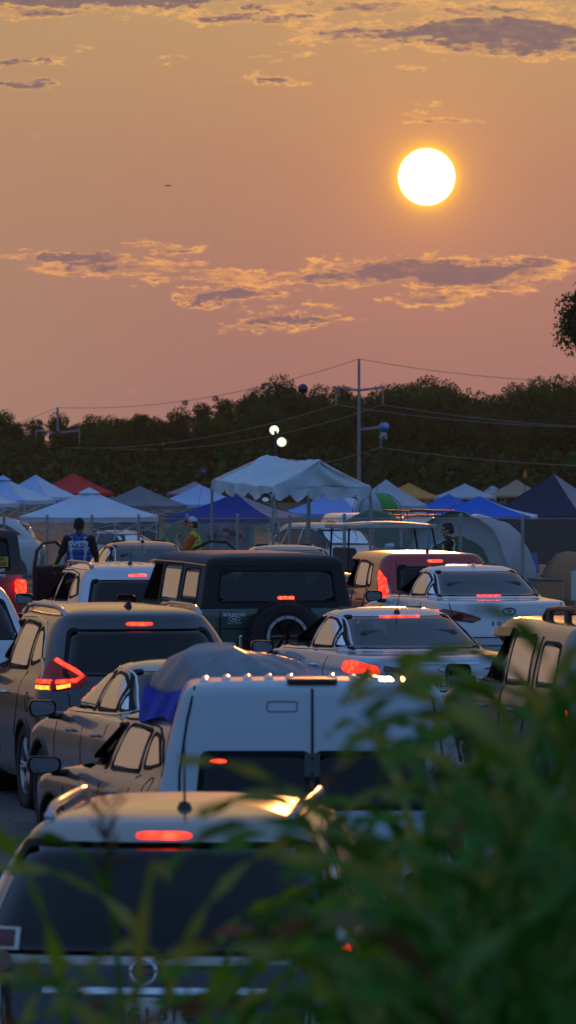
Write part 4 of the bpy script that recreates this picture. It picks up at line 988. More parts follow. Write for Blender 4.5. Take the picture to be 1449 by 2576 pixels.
tw = [('rear', 1, [(-.6, 1.24), (.6, 1.24), (.56, 1.72), (-.56, 1.72)], 'glass_dark', .03, 'rear_window')] + [('side', sd, [(.2, 1.28), (1.2, 1.28), (1.2, 1.7), (.25, 1.7)], 'glass_dark', .016, 'back_window') for sd in (-1, 1)]
for mode, side, poly, gk, sw, nm in tw: TOP.holes.append((mode, inset(rounded(poly, .06), sw * .45), side))
TOP.body().build('hard_top', hard_top, t, smooth=True)
for mode, side, poly, gk, sw, nm in tw:
    rp = rounded(poly, .06); g = MB(); TOP.patch(g, inset(rp, sw), mode, side, off=.003, skirt=0); w_ = g.build(nm, M[gk], t, smooth=True)
    g = MB(); TOP.ring(g, rp, inset(rp, sw + .004), mode, side); g.build('window_seal', M['seal'], w_)
g = MB(); g.box((.42, .02, 1.365), (.28, .012, .15)); st = g.build('window_sticker', mat('yellow_sticker', (.55, .40, .02), .5), t)
text('sticker_text', 'ARMY', .07, M['ink'], st, (.42, .012, 1.40), bold=.002); text('sticker_text', 'TENNIS', .07, M['ink'], st, (.42, .012, 1.33), bold=.002)
text('sticker_text', 'ARMY', .07, M['white_ink'], t, (.42, .012, 1.235), bold=.003); text('sticker_text', 'Hockey', .065, M['white_ink'], t, (.42, .004, 1.17), bold=.002)
# ---- N: silver-blue hatch at the left edge
S = Shell(suv_levels(4.5, .90, 1.62), n=2.4)
t, S = make_car('parked_suv', 'silver blue suv cut by the left edge with large dark rear glass', 'suv', -112, 68, 9, S, P_['ice'],
    windows=suv_windows(4.5, 1.62, rz=(1.0, 1.49), rw=(.74, .60)), strips=suv_trim(4.5, 1.62, 'seal'), patches=[('tail_light', 'arc', sd, [(.74, .86), (.96, .86), (1.0, 1.02), (.80, 1.02)], 'red_lens') for sd in (-1, 1)],
    axles=(.85, 3.5), seats=(2.1, .95, .76), mirror=(3.0, 1.1, P_['ice']))
# ---- O: teal-grey car between the off-roader and the red hatch
S = Shell(sedan_levels(4.6, .9, 1.46), n=2.5)
t, S = make_car('parked_sedan', 'pale teal sedan mostly hidden between the green off-roader and the red hatchback', 'sedan', 772, 97, 10, S, P_['teal'],
    windows=sedan_windows(4.6, 1.46), strips=sedan_trim(4.6, 1.46), patches=[('tail_light', 'arc', sd, [(.6, .78), (1.0, .8), (1.05, .93), (.66, .93)], 'tail_soft') for sd in (-1, 1)], axles=(.95, 3.6), seats=(2.2, .83, .76, 'seat', 1.3), belt=1.0)
# ------------------------------------------------------------------ ground
def ground_mat():
    m, nt, b = newmat('field_ground'); N_ = nt.nodes; L_ = nt.links
    tc = N_.new('ShaderNodeTexCoord'); sp = N_.new('ShaderNodeSeparateXYZ'); L_.new(tc.outputs['Object'], sp.inputs[0])
    n = N_.new('ShaderNodeTexNoise'); n.inputs['Scale'].default_value = 60; n.inputs['Detail'].default_value = 8; L_.new(tc.outputs['Object'], n.inputs['Vector'])
    n2 = N_.new('ShaderNodeTexNoise'); n2.inputs['Scale'].default_value = .35; n2.inputs['Detail'].default_value = 6; L_.new(tc.outputs['Object'], n2.inputs['Vector'])
    c = N_.new('ShaderNodeValToRGB'); L_.new(n.outputs['Fac'], c.inputs[0]); c.color_ramp.elements[0].position = .3; c.color_ramp.elements[0].color = (.022, .035, .009, 1); c.color_ramp.elements[1].position = .75; c.color_ramp.elements[1].color = (.07, .095, .022, 1)
    c2 = N_.new('ShaderNodeMix'); c2.data_type = 'RGBA'; L_.new(c.outputs[0], c2.inputs[6]); c2.inputs[7].default_value = (.10, .075, .05, 1)
    r = N_.new('ShaderNodeMapRange'); r.inputs[1].default_value = .5; r.inputs[2].default_value = .7; r.inputs[4].default_value = .6; L_.new(n2.outputs['Fac'], r.inputs[0]); L_.new(r.outputs[0], c2.inputs[0])
    L_.new(c2.outputs[2], b.inputs['Base Color']); b.inputs['Roughness'].default_value = .95
    bp = N_.new('ShaderNodeBump'); bp.inputs['Distance'].default_value = .04; bp.inputs['Strength'].default_value = .8; L_.new(n.outputs['Fac'], bp.inputs['Height']); L_.new(bp.outputs[0], b.inputs['Normal'])
    return m
def road_mat():
    m, nt, b = newmat('worn_asphalt'); N_ = nt.nodes; L_ = nt.links
    tc = N_.new('ShaderNodeTexCoord')
    v = N_.new('ShaderNodeTexVoronoi'); v.inputs['Scale'].default_value = 28; L_.new(tc.outputs['Object'], v.inputs['Vector'])
    n = N_.new('ShaderNodeTexNoise'); n.inputs['Scale'].default_value = 3; n.inputs['Detail'].default_value = 10; n.inputs['Roughness'].default_value = .7; L_.new(tc.outputs['Object'], n.inputs['Vector'])
    c = N_.new('ShaderNodeValToRGB'); L_.new(v.outputs['Color'], c.inputs[0]); c.color_ramp.elements[0].color = (.05, .05, .055, 1); c.color_ramp.elements[1].color = (.19, .18, .18, 1)
    mx = N_.new('ShaderNodeMix'); mx.data_type = 'RGBA'; mx.blend_type = 'MULTIPLY'; mx.inputs[0].default_value = .8; L_.new(c.outputs[0], mx.inputs[6])
    c2 = N_.new('ShaderNodeValToRGB'); L_.new(n.outputs['Fac'], c2.inputs[0]); c2.color_ramp.elements[0].position = .3; c2.color_ramp.elements[0].color = (.55, .55, .58, 1); c2.color_ramp.elements[1].position = .7; c2.color_ramp.elements[1].color = (1.2, 1.15, 1.1, 1); L_.new(c2.outputs[0], mx.inputs[7])
    L_.new(mx.outputs[2], b.inputs['Base Color']); b.inputs['Roughness'].default_value = .85
    bp = N_.new('ShaderNodeBump'); bp.inputs['Distance'].default_value = .02; bp.inputs['Strength'].default_value = .7; L_.new(v.outputs['Distance'], bp.inputs['Height']); L_.new(bp.outputs[0], b.inputs['Normal'])
    return m
ys = [-60, -20, 0, 8, 14.5, 16, 17, 18, 19, 20.5, 22, 30, 60, 90, 104, 112, 125, 140, 160, 200, 250, 300, 360, 420, 600, 900, 2000, 4000]
xs = [-3000, -800, -200, -60, -20, -6, 0, 6, 20, 60, 200, 800, 3000]
g = MB(); g.v = [(x, y, G(y)) for y in ys for x in xs]; nx = len(xs)
g.f = [(j * nx + i, j * nx + i + 1, (j + 1) * nx + i + 1, (j + 1) * nx + i) for j in range(len(ys) - 1) for i in range(nx - 1)]
tag(g.build('ground', ground_mat(), smooth=False), kind='structure')
g = MB(); yr_ = [20.6, 22, 40, 80, 104, 108]; g.v = []
for y in yr_:
    sh = -(y - 60) * .22
    for x in (-9 + sh * .5, -4, 0, 5, 11 + sh * .2): g.v.append((x, y, G(y) + .006))
g.f = [(j * 5 + i, j * 5 + i + 1, (j + 1) * 5 + i + 1, (j + 1) * 5 + i) for j in range(len(yr_) - 1) for i in range(4)]
tag(g.build('road', road_mat(), smooth=False), kind='structure')
# grass beside the road in front of the fence, one object of many blades
gm = mat('grass_blades', (.06, .12, .022), .8, var=.35, vscale=3, trans=.25)
g = MB()
for k in range(9000):
    y = rng.uniform(106, 124); x = X(rng.uniform(-60, 260) if k % 3 else rng.uniform(1150, 1500), y)
    h = rng.uniform(.08, .28); a = rng.uniform(0, 6.28); wq = rng.uniform(.008, .016); z = G(y)
    dx_, dy_ = math.cos(a) * wq, math.sin(a) * wq; lx, ly = rng.normal(0, .05, 2)
    g.add([(x - dx_, y - dy_, z), (x + dx_, y + dy_, z), (x + lx, y + ly, z + h)], [(0, 1, 2)])
tag(g.build('grass', gm, smooth=False), 'green grass growing along the foot of the chain link fence', 'grass', kind='stuff')

# ------------------------------------------------------------------ chain link fence
FA = Vector((X(1500, 121), 121, 0)); FB = Vector((X(-40, 153), 153, 0)); FD = (FB - FA); FL = FD.length; FD.normalize()
def fp(s, z): p = FA + FD * s; return Vector((p.x, p.y, G(p.y) + z))
FH = 1.82
fence = thing('chain_link_fence', 'grey chain link fence running between the cars and the tents', 'fence', fp(0, 0))
g = MB(); st = .062; n_ = int(FL / st); hh = FH - .06
for sg in (1, -1):
    for k in range(-int(hh / st), n_ + int(hh / st)):
        s0 = k * st; s1 = s0 + hh * .82 * sg; z0, z1 = .05, .05 + hh
        a0, a1 = s0, s1
        if a1 < 0 or a0 < 0 or a0 > FL or a1 > FL:      # clip at the ends
            t0, t1 = 0., 1.
            d_ = a1 - a0
            for lim_, lo in ((0, True), (FL, False)):
                tt = (lim_ - a0) / d_
                if (a0 < lim_) == lo and (a1 < lim_) == lo: t0 = 2
                elif ((a0 < lim_) == lo): t0 = max(t0, tt)
                elif ((a1 < lim_) == lo): t1 = min(t1, tt)
            if t0 >= t1: continue
            a0, a1, z0, z1 = a0 + d_ * t0, a0 + d_ * t1, z0 + hh * t0, z0 + hh * t1
        p, q = fp(a0, z0), fp(a1, z1); o_ = Vector((0, .004 * sg, 0)); g.tube([p + o_, q + o_], .0021, 3, cap=False)
o = g.build('wire_mesh', M['wire'], None); o['kind'] = 'stuff'; o.parent = fence; o.matrix_parent_inverse = fence.matrix_world.inverted() if 0 else Matrix.Translation(-fp(0, 0))
def kid(o, par): o.parent = par; o.matrix_parent_inverse = Matrix.Translation(-Vector(par.location)); return o
g = MB(); g.tube([fp(0, FH - .03), fp(FL, FH - .03)], .008, 5); kid(g.build('tension_wire', M['steel'], None), fence)
for k in range(int(FL / 3.0) + 1):
    g = MB(); g.tube([fp(k * 3 + .4, -.1) + Vector((0, -.05, 0)), fp(k * 3 + .4, FH + .04) + Vector((0, -.05, 0))], .035, 8); g.lathe([(.04, 0), (.03, .03), (.001, .045)], c=fp(k * 3 + .4, FH + .04) + Vector((0, -.05, 0)), n=8)
    kid(g.build('fence_post', M['steel'], None), fence)

# ------------------------------------------------------------------ pop-up canopies
def fabric(name, col, tr=.06): return mat(name, col, .7, var=.06, vscale=1.3, bump=.55, bscale=2.6, trans=tr)
FB_ = {'white': fabric('canopy_white', (.66, .74, .88), .15), 'blue': fabric('canopy_royal_blue', (.002, .13, .62)), 'navy': fabric('canopy_navy', (.004, .030, .24)), 'slate': fabric('canopy_slate_navy', (.010, .018, .055)), 'red': fabric('canopy_red', (.62, .02, .015)),
       'grey': fabric('canopy_grey', (.19, .19, .22)), 'palegrey': fabric('canopy_pale_grey', (.42, .47, .53)), 'orange': fabric('canopy_orange', (.70, .26, .04)), 'tan': fabric('canopy_tan', (.36, .28, .18)), 'peri': fabric('canopy_periwinkle', (.24, .34, .75)),
       'mauve': fabric('canopy_mauve', (.34, .26, .30)), 'darkred': fabric('canopy_dark_red', (.28, .015, .02)), 'green': fabric('tent_green', (.05, .32, .06)), 'deepgreen': fabric('tent_deep_green', (.02, .10, .07)), 'teal': fabric('tent_teal', (.12, .30, .34)), 'lightblue': fabric('canopy_light_blue', (.40, .52, .80)),
       'tarp': fabric('tarp_white', (.34, .43, .48), .05), 'olive': fabric('tent_olive', (.06, .12, .05)), 'pink': fabric('canopy_pink', (.45, .22, .24)), 'orange_tent': fabric('tent_amber', (.42, .17, .04))}
leg_m = M['white_metal']
def canopy(label, fab, left, corner, right, ye, yp, W=3.0, val=.17, peak_px=None, sag=.10, lit_side_fab=None, vent=False, legs=True, cat='canopy', detail=True):
    a = max(corner - left, 8); b = max(right - corner, 4); s = math.hypot(a, b) / W; D = F / s; yaw = math.atan2(b, a)
    D = D / (1); cx, cy = X(corner, D), D
    zc = Z(ye, D); # eave height
    t = thing('pop_up_canopy', label, cat, (cx, cy, G(cy)), -yaw * 0, 'pop-up canopies in the camp behind the fence')
    u = Vector((-math.cos(yaw), math.sin(yaw), 0)); v = Vector((math.sin(yaw), math.cos(yaw), 0))     # corner -> left, corner -> right
    ez = zc - G(cy); D2 = D + (u.y + v.y) * W / 2; pz = Z(yp, D2) - G(cy)
    cor = [Vector((0, 0, ez)), u * W + Vector((0, 0, ez)), (u + v) * W + Vector((0, 0, ez)), v * W + Vector((0, 0, ez))]; pk = (u + v) * W / 2 + Vector((0, 0, pz))
    seed = random.random() * 10
    parts = [[0, 1], [1, 2], [2, 3], [3, 0]]
    main, alt = MB(), MB()
    for k, (i, j) in enumerate(parts):
        A_, B_ = cor[i], cor[j]; n = 8 if detail else 3
        def fn(p, q, A_=A_, B_=B_, k=k):
            # p along eave, q towards the peak
            base = A_.lerp(B_, p); e = base.lerp(pk, q)
            s_ = math.sin(math.pi * q) * sag * (.55 + .9 * math.sin(math.pi * p)); s_ += .03 * math.sin(math.pi * p) * (1 - q) - .012 * math.sin(p * 23 + seed + k) * (1 - q) * q * 4
            return (e.x, e.y, e.z - s_)
        (alt if lit_side_fab and k == 3 else main).grid(fn, n, n)
        def vf(p, q, A_=A_, B_=B_, k=k):
            base = A_.lerp(B_, p); out = (base - (u + v) * W / 2); out.z = 0; out = out.normalized() * (.012 + .012 * math.sin(p * 19 + seed + k) * q)
            return (base.x + out.x, base.y + out.y, base.z - q * val - .03 * math.sin(math.pi * p) * (1 - q) + (.012 * math.sin(p * 14 + seed) * q))
        (alt if lit_side_fab and k == 3 else main).grid(vf, 10 if detail else 2, 1)
    o = main.build('canopy_roof', FB_[fab], t, smooth=True)
    if lit_side_fab: alt.build('lit_side_panel', FB_[lit_side_fab], t, smooth=True)  # sun-side light on the right face put into a paler fabric colour
    if vent:
        g = MB(); c2 = [pk.lerp(c, .17) + Vector((0, 0, .03)) for c in cor]; p2 = pk + Vector((0, 0, .07))
        for i in range(4): g.add([c2[i], c2[(i + 1) % 4], p2], [(0, 1, 2)])
        g.build('vent_cap', FB_[fab], t, smooth=False)
    if legs:
        for c in cor:
            g = MB(); q = c.lerp(Vector((pk.x, pk.y, c.z)), .02); g.box((q.x, q.y, (q.z - .05) / 2), (.04, .04, q.z - .05)); g.box((q.x, q.y, .01), (.09, .09, .02)); g.build('leg', leg_m, t)
        if detail:
            g = MB()
            for i in range(4):
                A_, B_ = cor[i], cor[(i + 1) % 4]
                for s0, s1 in ((0, .5), (.5, 1)):
                    g.tube([A_.lerp(B_, s0) - Vector((0, 0, .22)), A_.lerp(B_, s1) - Vector((0, 0, .5))], .012, 4); g.tube([A_.lerp(B_, s0) - Vector((0, 0, .5)), A_.lerp(B_, s1) - Vector((0, 0, .22))], .012, 4)
            g.build('truss', leg_m, t)
    return t, D
canopy('big white canopy with a lavender right side behind the man in the blue vest', 'white', 45, 290, 392, 1300, 1232, vent=True)
canopy('white canopy cut by the left edge of the picture, pale valance', 'white', -215, -15, 40, 1266, 1208)
canopy('white canopy at the left edge with a steep back slope, behind the cut one', 'lightblue', -130, 62, 132, 1258, 1200, vent=True, lit_side_fab='white')
canopy('pale blue and white canopy just left of the red one', 'lightblue', -20, 118, 190, 1250, 1194, lit_side_fab='white')
canopy('bright red canopy rising above the white ones at the left', 'red', 80, 196, 282, 1240, 1189)
canopy('royal blue canopy wedged below the red canopy', 'blue', 58, 188, 240, 1262, 1226)
canopy('small blue canopy right of the red one, far back', 'blue', 246, 318, 350, 1246, 1219, detail=False)
canopy('charcoal grey canopy with pale seam between the white canopies', 'grey', 228, 385, 468, 1272, 1222)
canopy('tiny turquoise canopy far back left of centre', 'teal', 335, 378, 396, 1242, 1224, detail=False)
canopy('small dark red canopy far back near the tree line', 'darkred', 392, 432, 448, 1240, 1222, detail=False)
canopy('small off-white canopy beside the turquoise one', 'palegrey', 350, 402, 430, 1250, 1232, detail=False)
canopy('pale mauve canopy behind the light blue one left of the frame tent', 'mauve', 420, 512, 556, 1240, 1211, detail=False)
canopy('light blue canopy left of the white frame tent', 'lightblue', 388, 540, 612, 1268, 1219)
canopy('navy canopy with right side coloured pale grey as if lit, beneath the frame tent', 'navy', 414, 677, 768, 1301, 1240, lit_side_fab='mauve')
canopy('periwinkle canopy with right side coloured white as if lit, seen under the frame tent', 'peri', 700, 905, 992, 1292, 1232, lit_side_fab='white')
canopy('small blue canopy just behind the frame tent legs', 'blue', 690, 752, 790, 1270, 1240, detail=False)
canopy('large pale grey canopy right of the frame tent', 'palegrey', 868, 1026, 1078, 1272, 1206)
canopy('orange canopy behind the pale grey one', 'orange', 948, 1050, 1112, 1252, 1214)
canopy('small tan canopy far back right of the orange one', 'tan', 1058, 1096, 1112, 1244, 1226, detail=False)
canopy('blue-grey canopy between the orange and the navy ones', 'palegrey', 1092, 1202, 1252, 1250, 1216)
canopy('dark red topped canopy with a white lower part', 'darkred', 1190, 1258, 1290, 1228, 1206, detail=False)
canopy('white canopy directly below the dark red top', 'white', 1182, 1262, 1300, 1246, 1222, detail=False)
canopy('pinkish canopy peeping over the slate navy one', 'pink', 1296, 1352, 1380, 1210, 1192, detail=False)
canopy('medium blue canopy behind the royal blue one', 'blue', 1040, 1168, 1222, 1284, 1242)
canopy('royal blue canopy with wide front standing by the fence', 'blue', 1057, 1335, 1364, 1299, 1248, lit_side_fab='white')
canopy('large slate navy canopy with right slope coloured grey as if lit, at the right', 'slate', 1222, 1462, 1580, 1298, 1192, lit_side_fab='mauve', W=3.6)
canopy('white canopy at the far right edge, mostly hidden', 'white', 1392, 1462, 1500, 1246, 1230, detail=False)
canopy('faint beige canopy in the gap left of the slate navy one', 'tan', 1228, 1330, 1376, 1246, 1206, detail=False)
canopy('blue canopy far back between the grey and light blue ones', 'blue', 405, 446, 468, 1252, 1238, detail=False)

for lb, fb, l, c, r_, ye, yp in [('tiny white canopy in the farthest row left of the grey one', 'white', 262, 300, 318, 1240, 1226), ('tiny navy canopy in the farthest row over the red slope', 'navy', 214, 250, 266, 1238, 1224),
    ('tiny grey canopy far back left of the mauve one', 'grey', 450, 484, 500, 1240, 1226), ('tiny white canopy far back right of the tall pole', 'white', 918, 946, 958, 1236, 1222), ('tiny teal canopy between the orange and tan ones', 'teal', 1098, 1122, 1134, 1240, 1228),
    ('tiny red canopy far back at the right edge', 'red', 1395, 1424, 1436, 1236, 1224), ('tiny navy canopy far back beside the dark red top', 'navy', 1150, 1180, 1192, 1232, 1220), ('tiny green canopy far back under the red slope', 'green', 296, 330, 346, 1250, 1236),
    ('small white canopy between periwinkle and pale grey ones', 'white', 862, 912, 936, 1262, 1240), ('small grey canopy behind the two blue ones at the right', 'grey', 1128, 1176, 1200, 1258, 1236)]:
    canopy(lb, fb, l, c, r_, ye, yp, detail=False)
# ------------------------------------------------------------------ dome tents and camp gear behind the fence
def dome_tent(label, fab, px, D, W, H, D_, rz, fab2=None, name='dome_tent', fly=None, cat='tent', z0=None):
    t = thing(name, label, cat, (X(px, D), D, G(D) if z0 is None else z0), R(rz), 'tents pitched behind the fence')
    def mk(fn0, u0, u1, m_, nm, off=0):
        g = MB()
        def fn(u, v):
            th = math.pi * (u0 + (u1 - u0) * u); ph = -math.pi / 2 + math.pi * v
            rr = abs(math.cos(ph)) ** .7; x = -math.cos(th) * W / 2 * rr * (1 + off); z = math.sin(th) ** .85 * H * rr * (1 + off) if math.sin(th) > 0 else 0; y = math.sin(ph) * D_ / 2 * (1 + off)
            return (x, y, z + .01)
        g.grid(fn, 18, 14); return g.build(nm, FB_[m_], t, smooth=True)
    mk(0, 0, 1, fab, 'tent_body')
    if fab2: mk(0, *(fly or (.3, .7)), fab2, 'tent_fly', .02)
    g = MB()
    for s_ in (-.45, .45): g.tube([(-math.cos(q) * W / 2 * 1.01, s_ * D_ * .7 * math.cos(q) * .9, math.sin(q) ** .85 * H * .98 * .98 + .02 if math.sin(q) > 0 else .0) for q in np.linspace(0, math.pi, 13)], .014, 5)
    g.build('tent_pole', M['grey_plastic'], t); return t
# arched shelter of white tarp with a green crown
sh = thing('tarp_shelter', 'arched white tarp tunnel with green crown standing behind the fence', 'tent', (X(1170, 137), 137, G(137)), R(-14), 'tents pitched behind the fence')
def arch(u, v, s=1.):      # u over the arch, v along
    q = math.pi * u; w0 = 1.28 * (1 + .06 * v); h0 = 1.95 * (1 - .06 * v)
    wr_ = .02 * math.sin(q * 9 + v * 7) + .012 * math.sin(q * 23 + v * 11)
    return (-math.cos(q) * (w0 + wr_) * s + .12 * math.sin(q), v * 2.6 - 1.3 - .25 * math.sin(q), max(0, math.sin(q)) ** .8 * (h0 + wr_) * s)
for nm, u0, u1, mk_ in (('tarp_side', 0, .32, 'green'), ('tarp_crown', .32, .52, 'green'), ('tarp_sheet', .52, 1, 'tarp')):
    g = MB(); g.grid(lambda u, v: arch(u0 + (u1 - u0) * u, v), 20, 12); g.build(nm, FB_[mk_], sh, smooth=True)
g = MB(); g.grid(lambda u, v: (arch(.05 + .93 * u, 0, 1 - .28 * v)[0], -1.32 - .3 * v * 0 - .02, arch(.05 + .93 * u, 0, 1 - .28 * v)[2]), 26, 3); g.build('tarp_edge', FB_['tarp'], sh, smooth=True)
g = MB(); g.grid(lambda u, v: (arch(.05 + .93 * u, 0, .72 * (1 - v))[0], -1.2, arch(.05 + .93 * u, 0, .72 * (1 - v))[2]), 26, 4); g.build('tent_door', FB_['deepgreen'], sh, smooth=True)
dome_tent('small olive green tent seen through the fence left of the man in the cap', 'olive', 462, 158, 1.7, 1.75, 2.0, 10, 'green', fly=(.0, .28))
dome_tent('dark green dome tent behind the golf cart', 'deepgreen', 940, 150, 2.4, 2.0, 2.4, 20, None)
dome_tent('green and white striped beach tent top right of the frame tent', 'green', 948, 205, 1.45, .68, 1.5, 15, 'tarp', fly=(.0, .42), z0=Z(1290, 205))
dome_tent('pale teal dome tent below the pale grey canopy', 'teal', 1040, 178, 1.6, 1.3, 1.6, 0, 'tarp', fly=(.5, .75), z0=Z(1395, 178))
dome_tent('amber tent low behind the fence at the right edge', 'orange_tent', 1432, 136, 1.3, 1.05, 1.6, 0, None)
# gear
def gear(name, label, cat, px, D, fn, m_, rz=0, group='camp gear behind the fence'):
    t = thing(name, label, cat, (X(px, D), D, G(D)), R(rz), group); fn(t, m_); return t
def cooler(t, m_):
    g = MB(); g.box((0, 0, .19), (.62, .36, .34), bev=.03); g.build('box', m_, t); g = MB(); g.box((0, 0, .39), (.65, .39, .06), bev=.02); g.build('lid', M['plate'], t)
def chair(t, m_):
    g = MB(); g.box((0, 0, .42), (.5, .45, .02)); g.box((0, .24, .72), (.5, .02, .5), M=Matrix.Rotation(R(-12), 3, 'X')); g.build('seat', m_, t)
    g = MB()
    for sx in (-1, 1):
        g.tube([(sx * .26, -.24, 0), (sx * .26, .24, .62)], .012, 5); g.tube([(sx * .26, .26, 0), (sx * .26, -.22, .62), (sx * .26, .24, .64)], .012, 5)
    g.build('frame', M['steel'], t)
def tote(t, m_):
    g = MB(); g.box((0, 0, .22), (.55, .4, .42), bev=.03); g.build('box', m_, t); g = MB(); g.box((0, 0, .45), (.58, .43, .04), bev=.015); g.build('lid', M['black'], t)
gm_ = [mat('gear_red', (.3, .03, .03), .5), mat('gear_blue', (.03, .1, .3), .5), mat('gear_teal', (.03, .2, .2), .5), mat('gear_orange', (.45, .16, .03), .5), mat('gear_grey', (.2, .2, .21), .6)]
gear('cooler', 'red cool box with white lid under the slate navy canopy', 'cool box', 1392, 137, cooler, gm_[0], 10)
gear('storage_box', 'teal storage box on the grass between tarp tunnel and amber tent', 'storage box', 1366, 135, tote, gm_[2], 30)
gear('storage_box', 'orange storage box in front of the amber tent', 'storage box', 1385, 133, tote, gm_[3], -12)
gear('camp_chair', 'blue folding chair under the royal blue canopy', 'chair', 1345, 146, chair, gm_[1], 30)
gear('camp_chair', 'red folding chair under the slate navy canopy', 'chair', 1412, 148, chair, gm_[0], -20)
gear('camp_chair', 'grey folding chair under the big white canopy', 'chair', 345, 172, chair, gm_[4], 15)
gear('cooler', 'blue cool box under the big white canopy', 'cool box', 300, 171, cooler, gm_[1], -25)
# added dark sheets stand in for the shade under the slate and white canopies
def shade_or_cloth_sheet(label, m_, px0, px1, D, y0, y1):
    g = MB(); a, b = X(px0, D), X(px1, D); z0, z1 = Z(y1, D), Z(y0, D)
    g.grid(lambda u, v: (a + (b - a) * u, D + .05 * math.sin(u * 25) + .02, z0 + (z1 - z0) * v), 40, 3); o = g.build('shade_or_cloth', m_, None, smooth=True); tag(o, label, 'curtain', 'fabric side walls hung under canopies'); return o
dark = mat('shade_dark_sheet', (.022, .014, .012), .8, var=.9, vscale=1.1)
shade_or_cloth_sheet('dark sheet standing in for the shade under the slate navy canopy', dark, 1225, 1480, 152.5, 1306, 1420)
shade_or_cloth_sheet('dark grey sheet standing in for the shade behind the big white canopy', mat('shade_grey_sheet', (.035, .045, .05), .8, var=.5, vscale=1.2), 230, 400, 181, 1312, 1385)
banner = mat('pale_banner', (.20, .21, .25), .7, var=.5, vscale=2.5)
o = shade_or_cloth_sheet('pale painted cloth hanging below the navy canopy behind the man in the cap', banner, 500, 640, 161, 1318, 1392)
g = MB()
for k in range(26):
    q = rng.uniform(0, 1); x = X(515 + 100 * q, 160.8); z = Z(1360 - 22 * math.sin(q * 3) + rng.normal(0, 4), 160.8); g.lathe([(.001, 0), (rng.uniform(.04, .10), 0), (.001, .006)], c=(x, 160.9, z), axis='y', n=9)
pd = g.build('painted_petals', mat('painted_flowers', (.5, .12, .10), .7, var=.6, vscale=3), o); pd['kind'] = 'stuff'

# ------------------------------------------------------------------ white frame tent
D0 = 118.; TW = F / math.hypot(157, 249); TW = math.hypot(157, 249) / (F / D0)      # side as drawn at this distance
u = Vector((-math.cos(math.atan2(118, 157) if 0 else .98), math.sin(.98), 0)); 
ft = thing('frame_tent', 'white peaked frame tent with scalloped valance on four poles above the cars', 'tent', (X(687, D0), D0, G(D0)))
pL = Vector((X(533, D0 + 2.0) - X(687, D0), 2.0, 0)); pR = Vector((X(932, D0 + .9) - X(687, D0), .9, 0))
ez = Z(1226, D0) - G(D0); rz_ = Z(1158, D0 + .5) - G(D0)
A0 = Vector((0, 0, ez)); A1 = pL + Vector((0, 0, ez + .13)); B0 = pR + Vector((0, 0, ez + .02)); B1 = pL + pR + Vector((0, 0, ez + .12))
R0 = pR * .48 + Vector((0, 0, rz_)); R1 = pL * .92 + pR * .50 + Vector((0, 0, rz_ + .09))
tent_w = mat('frame_tent_vinyl', (.66, .72, .80), .42, var=.06, vscale=2, bump=.8, bscale=2.2, trans=.12)
g = MB(); wr_ = lambda u, v: .03 * math.sin(u * 17 + v * 5) * math.sin(math.pi * v) + .02 * math.sin(v * 13 + u * 9) + .012 * math.sin(u * 41 + v * 19)
def slope(P0, P1, Q0, Q1):
    def fn(u, v):
        e = P0.lerp(P1, u).lerp(Q0.lerp(Q1, u), v); return (e.x, e.y, e.z - .07 * math.sin(math.pi * v) - .04 * math.sin(math.pi * u) + wr_(u, v))
    return fn
g.grid(slope(A0, A1, R0, R1), 22, 16); g.grid(slope(B1, B0, R1, R0), 22, 16)
g.grid(lambda u, v: tuple(A0.lerp(B0, u).lerp(R0, v) + Vector((.01 * math.sin(u * 30), -.02 + .03 * math.sin(u * 14 + v * 6), -.02 * math.sin(u * 9)))), 18, 12)
g.grid(lambda u, v: tuple(A1.lerp(B1, u).lerp(R1, v) + Vector((0, .02, 0))), 10, 8)
g.build('tent_roof', tent_w, ft, smooth=True)
g = MB()
for a, b, n_s in ((A0, A1, 5), (A0, B0, 6), (B0, B1, 5), (A1, B1, 6)):
    def vf(p, q, a=a, b=b, n_s=n_s):
        e = a.lerp(b, p); sc_ = .16 + .10 * abs(math.sin(p * math.pi * n_s)) ** .6 + .02 * math.sin(p * 31); e = e + Vector((.02 * math.sin(p * 40) * q, -.03 * math.sin(p * 23 + 1) * q - .015, -q * sc_ + .012 * math.sin(p * 17))); return tuple(e)
    g.grid(vf, 60, 3)
g.build('valance', tent_w, ft, smooth=True)
for p in (A0, A1, B0, B1, A0.lerp(B0, .37) + Vector((.0, .9, 0))):
    g = MB(); q = Vector((p.x, p.y + .06, 0)); g.tube([q + Vector((0, 0, -.0)), q + Vector((0, 0, p.z - .04))], .03, 10); g.box((q.x, q.y, .01), (.15, .15, .02)); g.tube([q + Vector((-.05, 0, 1.05)), q + Vector((.05, 0, 1.08))], .045, 8); g.build('pole', M['steel'], ft)
g = MB()
for a, b in ((A0, B0), (A0, A1), (B0, B1), (A1, B1), (R0, R1)): g.tube([a + Vector((0, .05, -.06)), b + Vector((0, .05, -.06))], .025, 8)
g.build('frame_bar', M['steel'], ft)
for p, dx_ in ((A0, .10), (B0, .05), (A0.lerp(B0, .37), -.06)):       # ratchet straps hanging down the legs
    g = MB(); pts = [Vector((p.x + dx_ * .2, p.y - .03, p.z - .1)), Vector((p.x + dx_, p.y - .08, p.z - .85)), Vector((p.x + dx_ * 1.4, p.y - .1, p.z - 1.3)), Vector((p.x + dx_, p.y - .06, .3))]
    g.tube(pts, .014, 4); g.box(pts[1], (.06, .04, .13), bev=.01); g.build('ratchet_strap', mat('webbing', (.34, .30, .22), .8), ft)
fl = thing('floodlight', 'small round chrome floodlight clamped under the frame tent corner', 'lamp', (X(668, D0 - .1), D0 - .1, Z(1252, D0 - .1)))
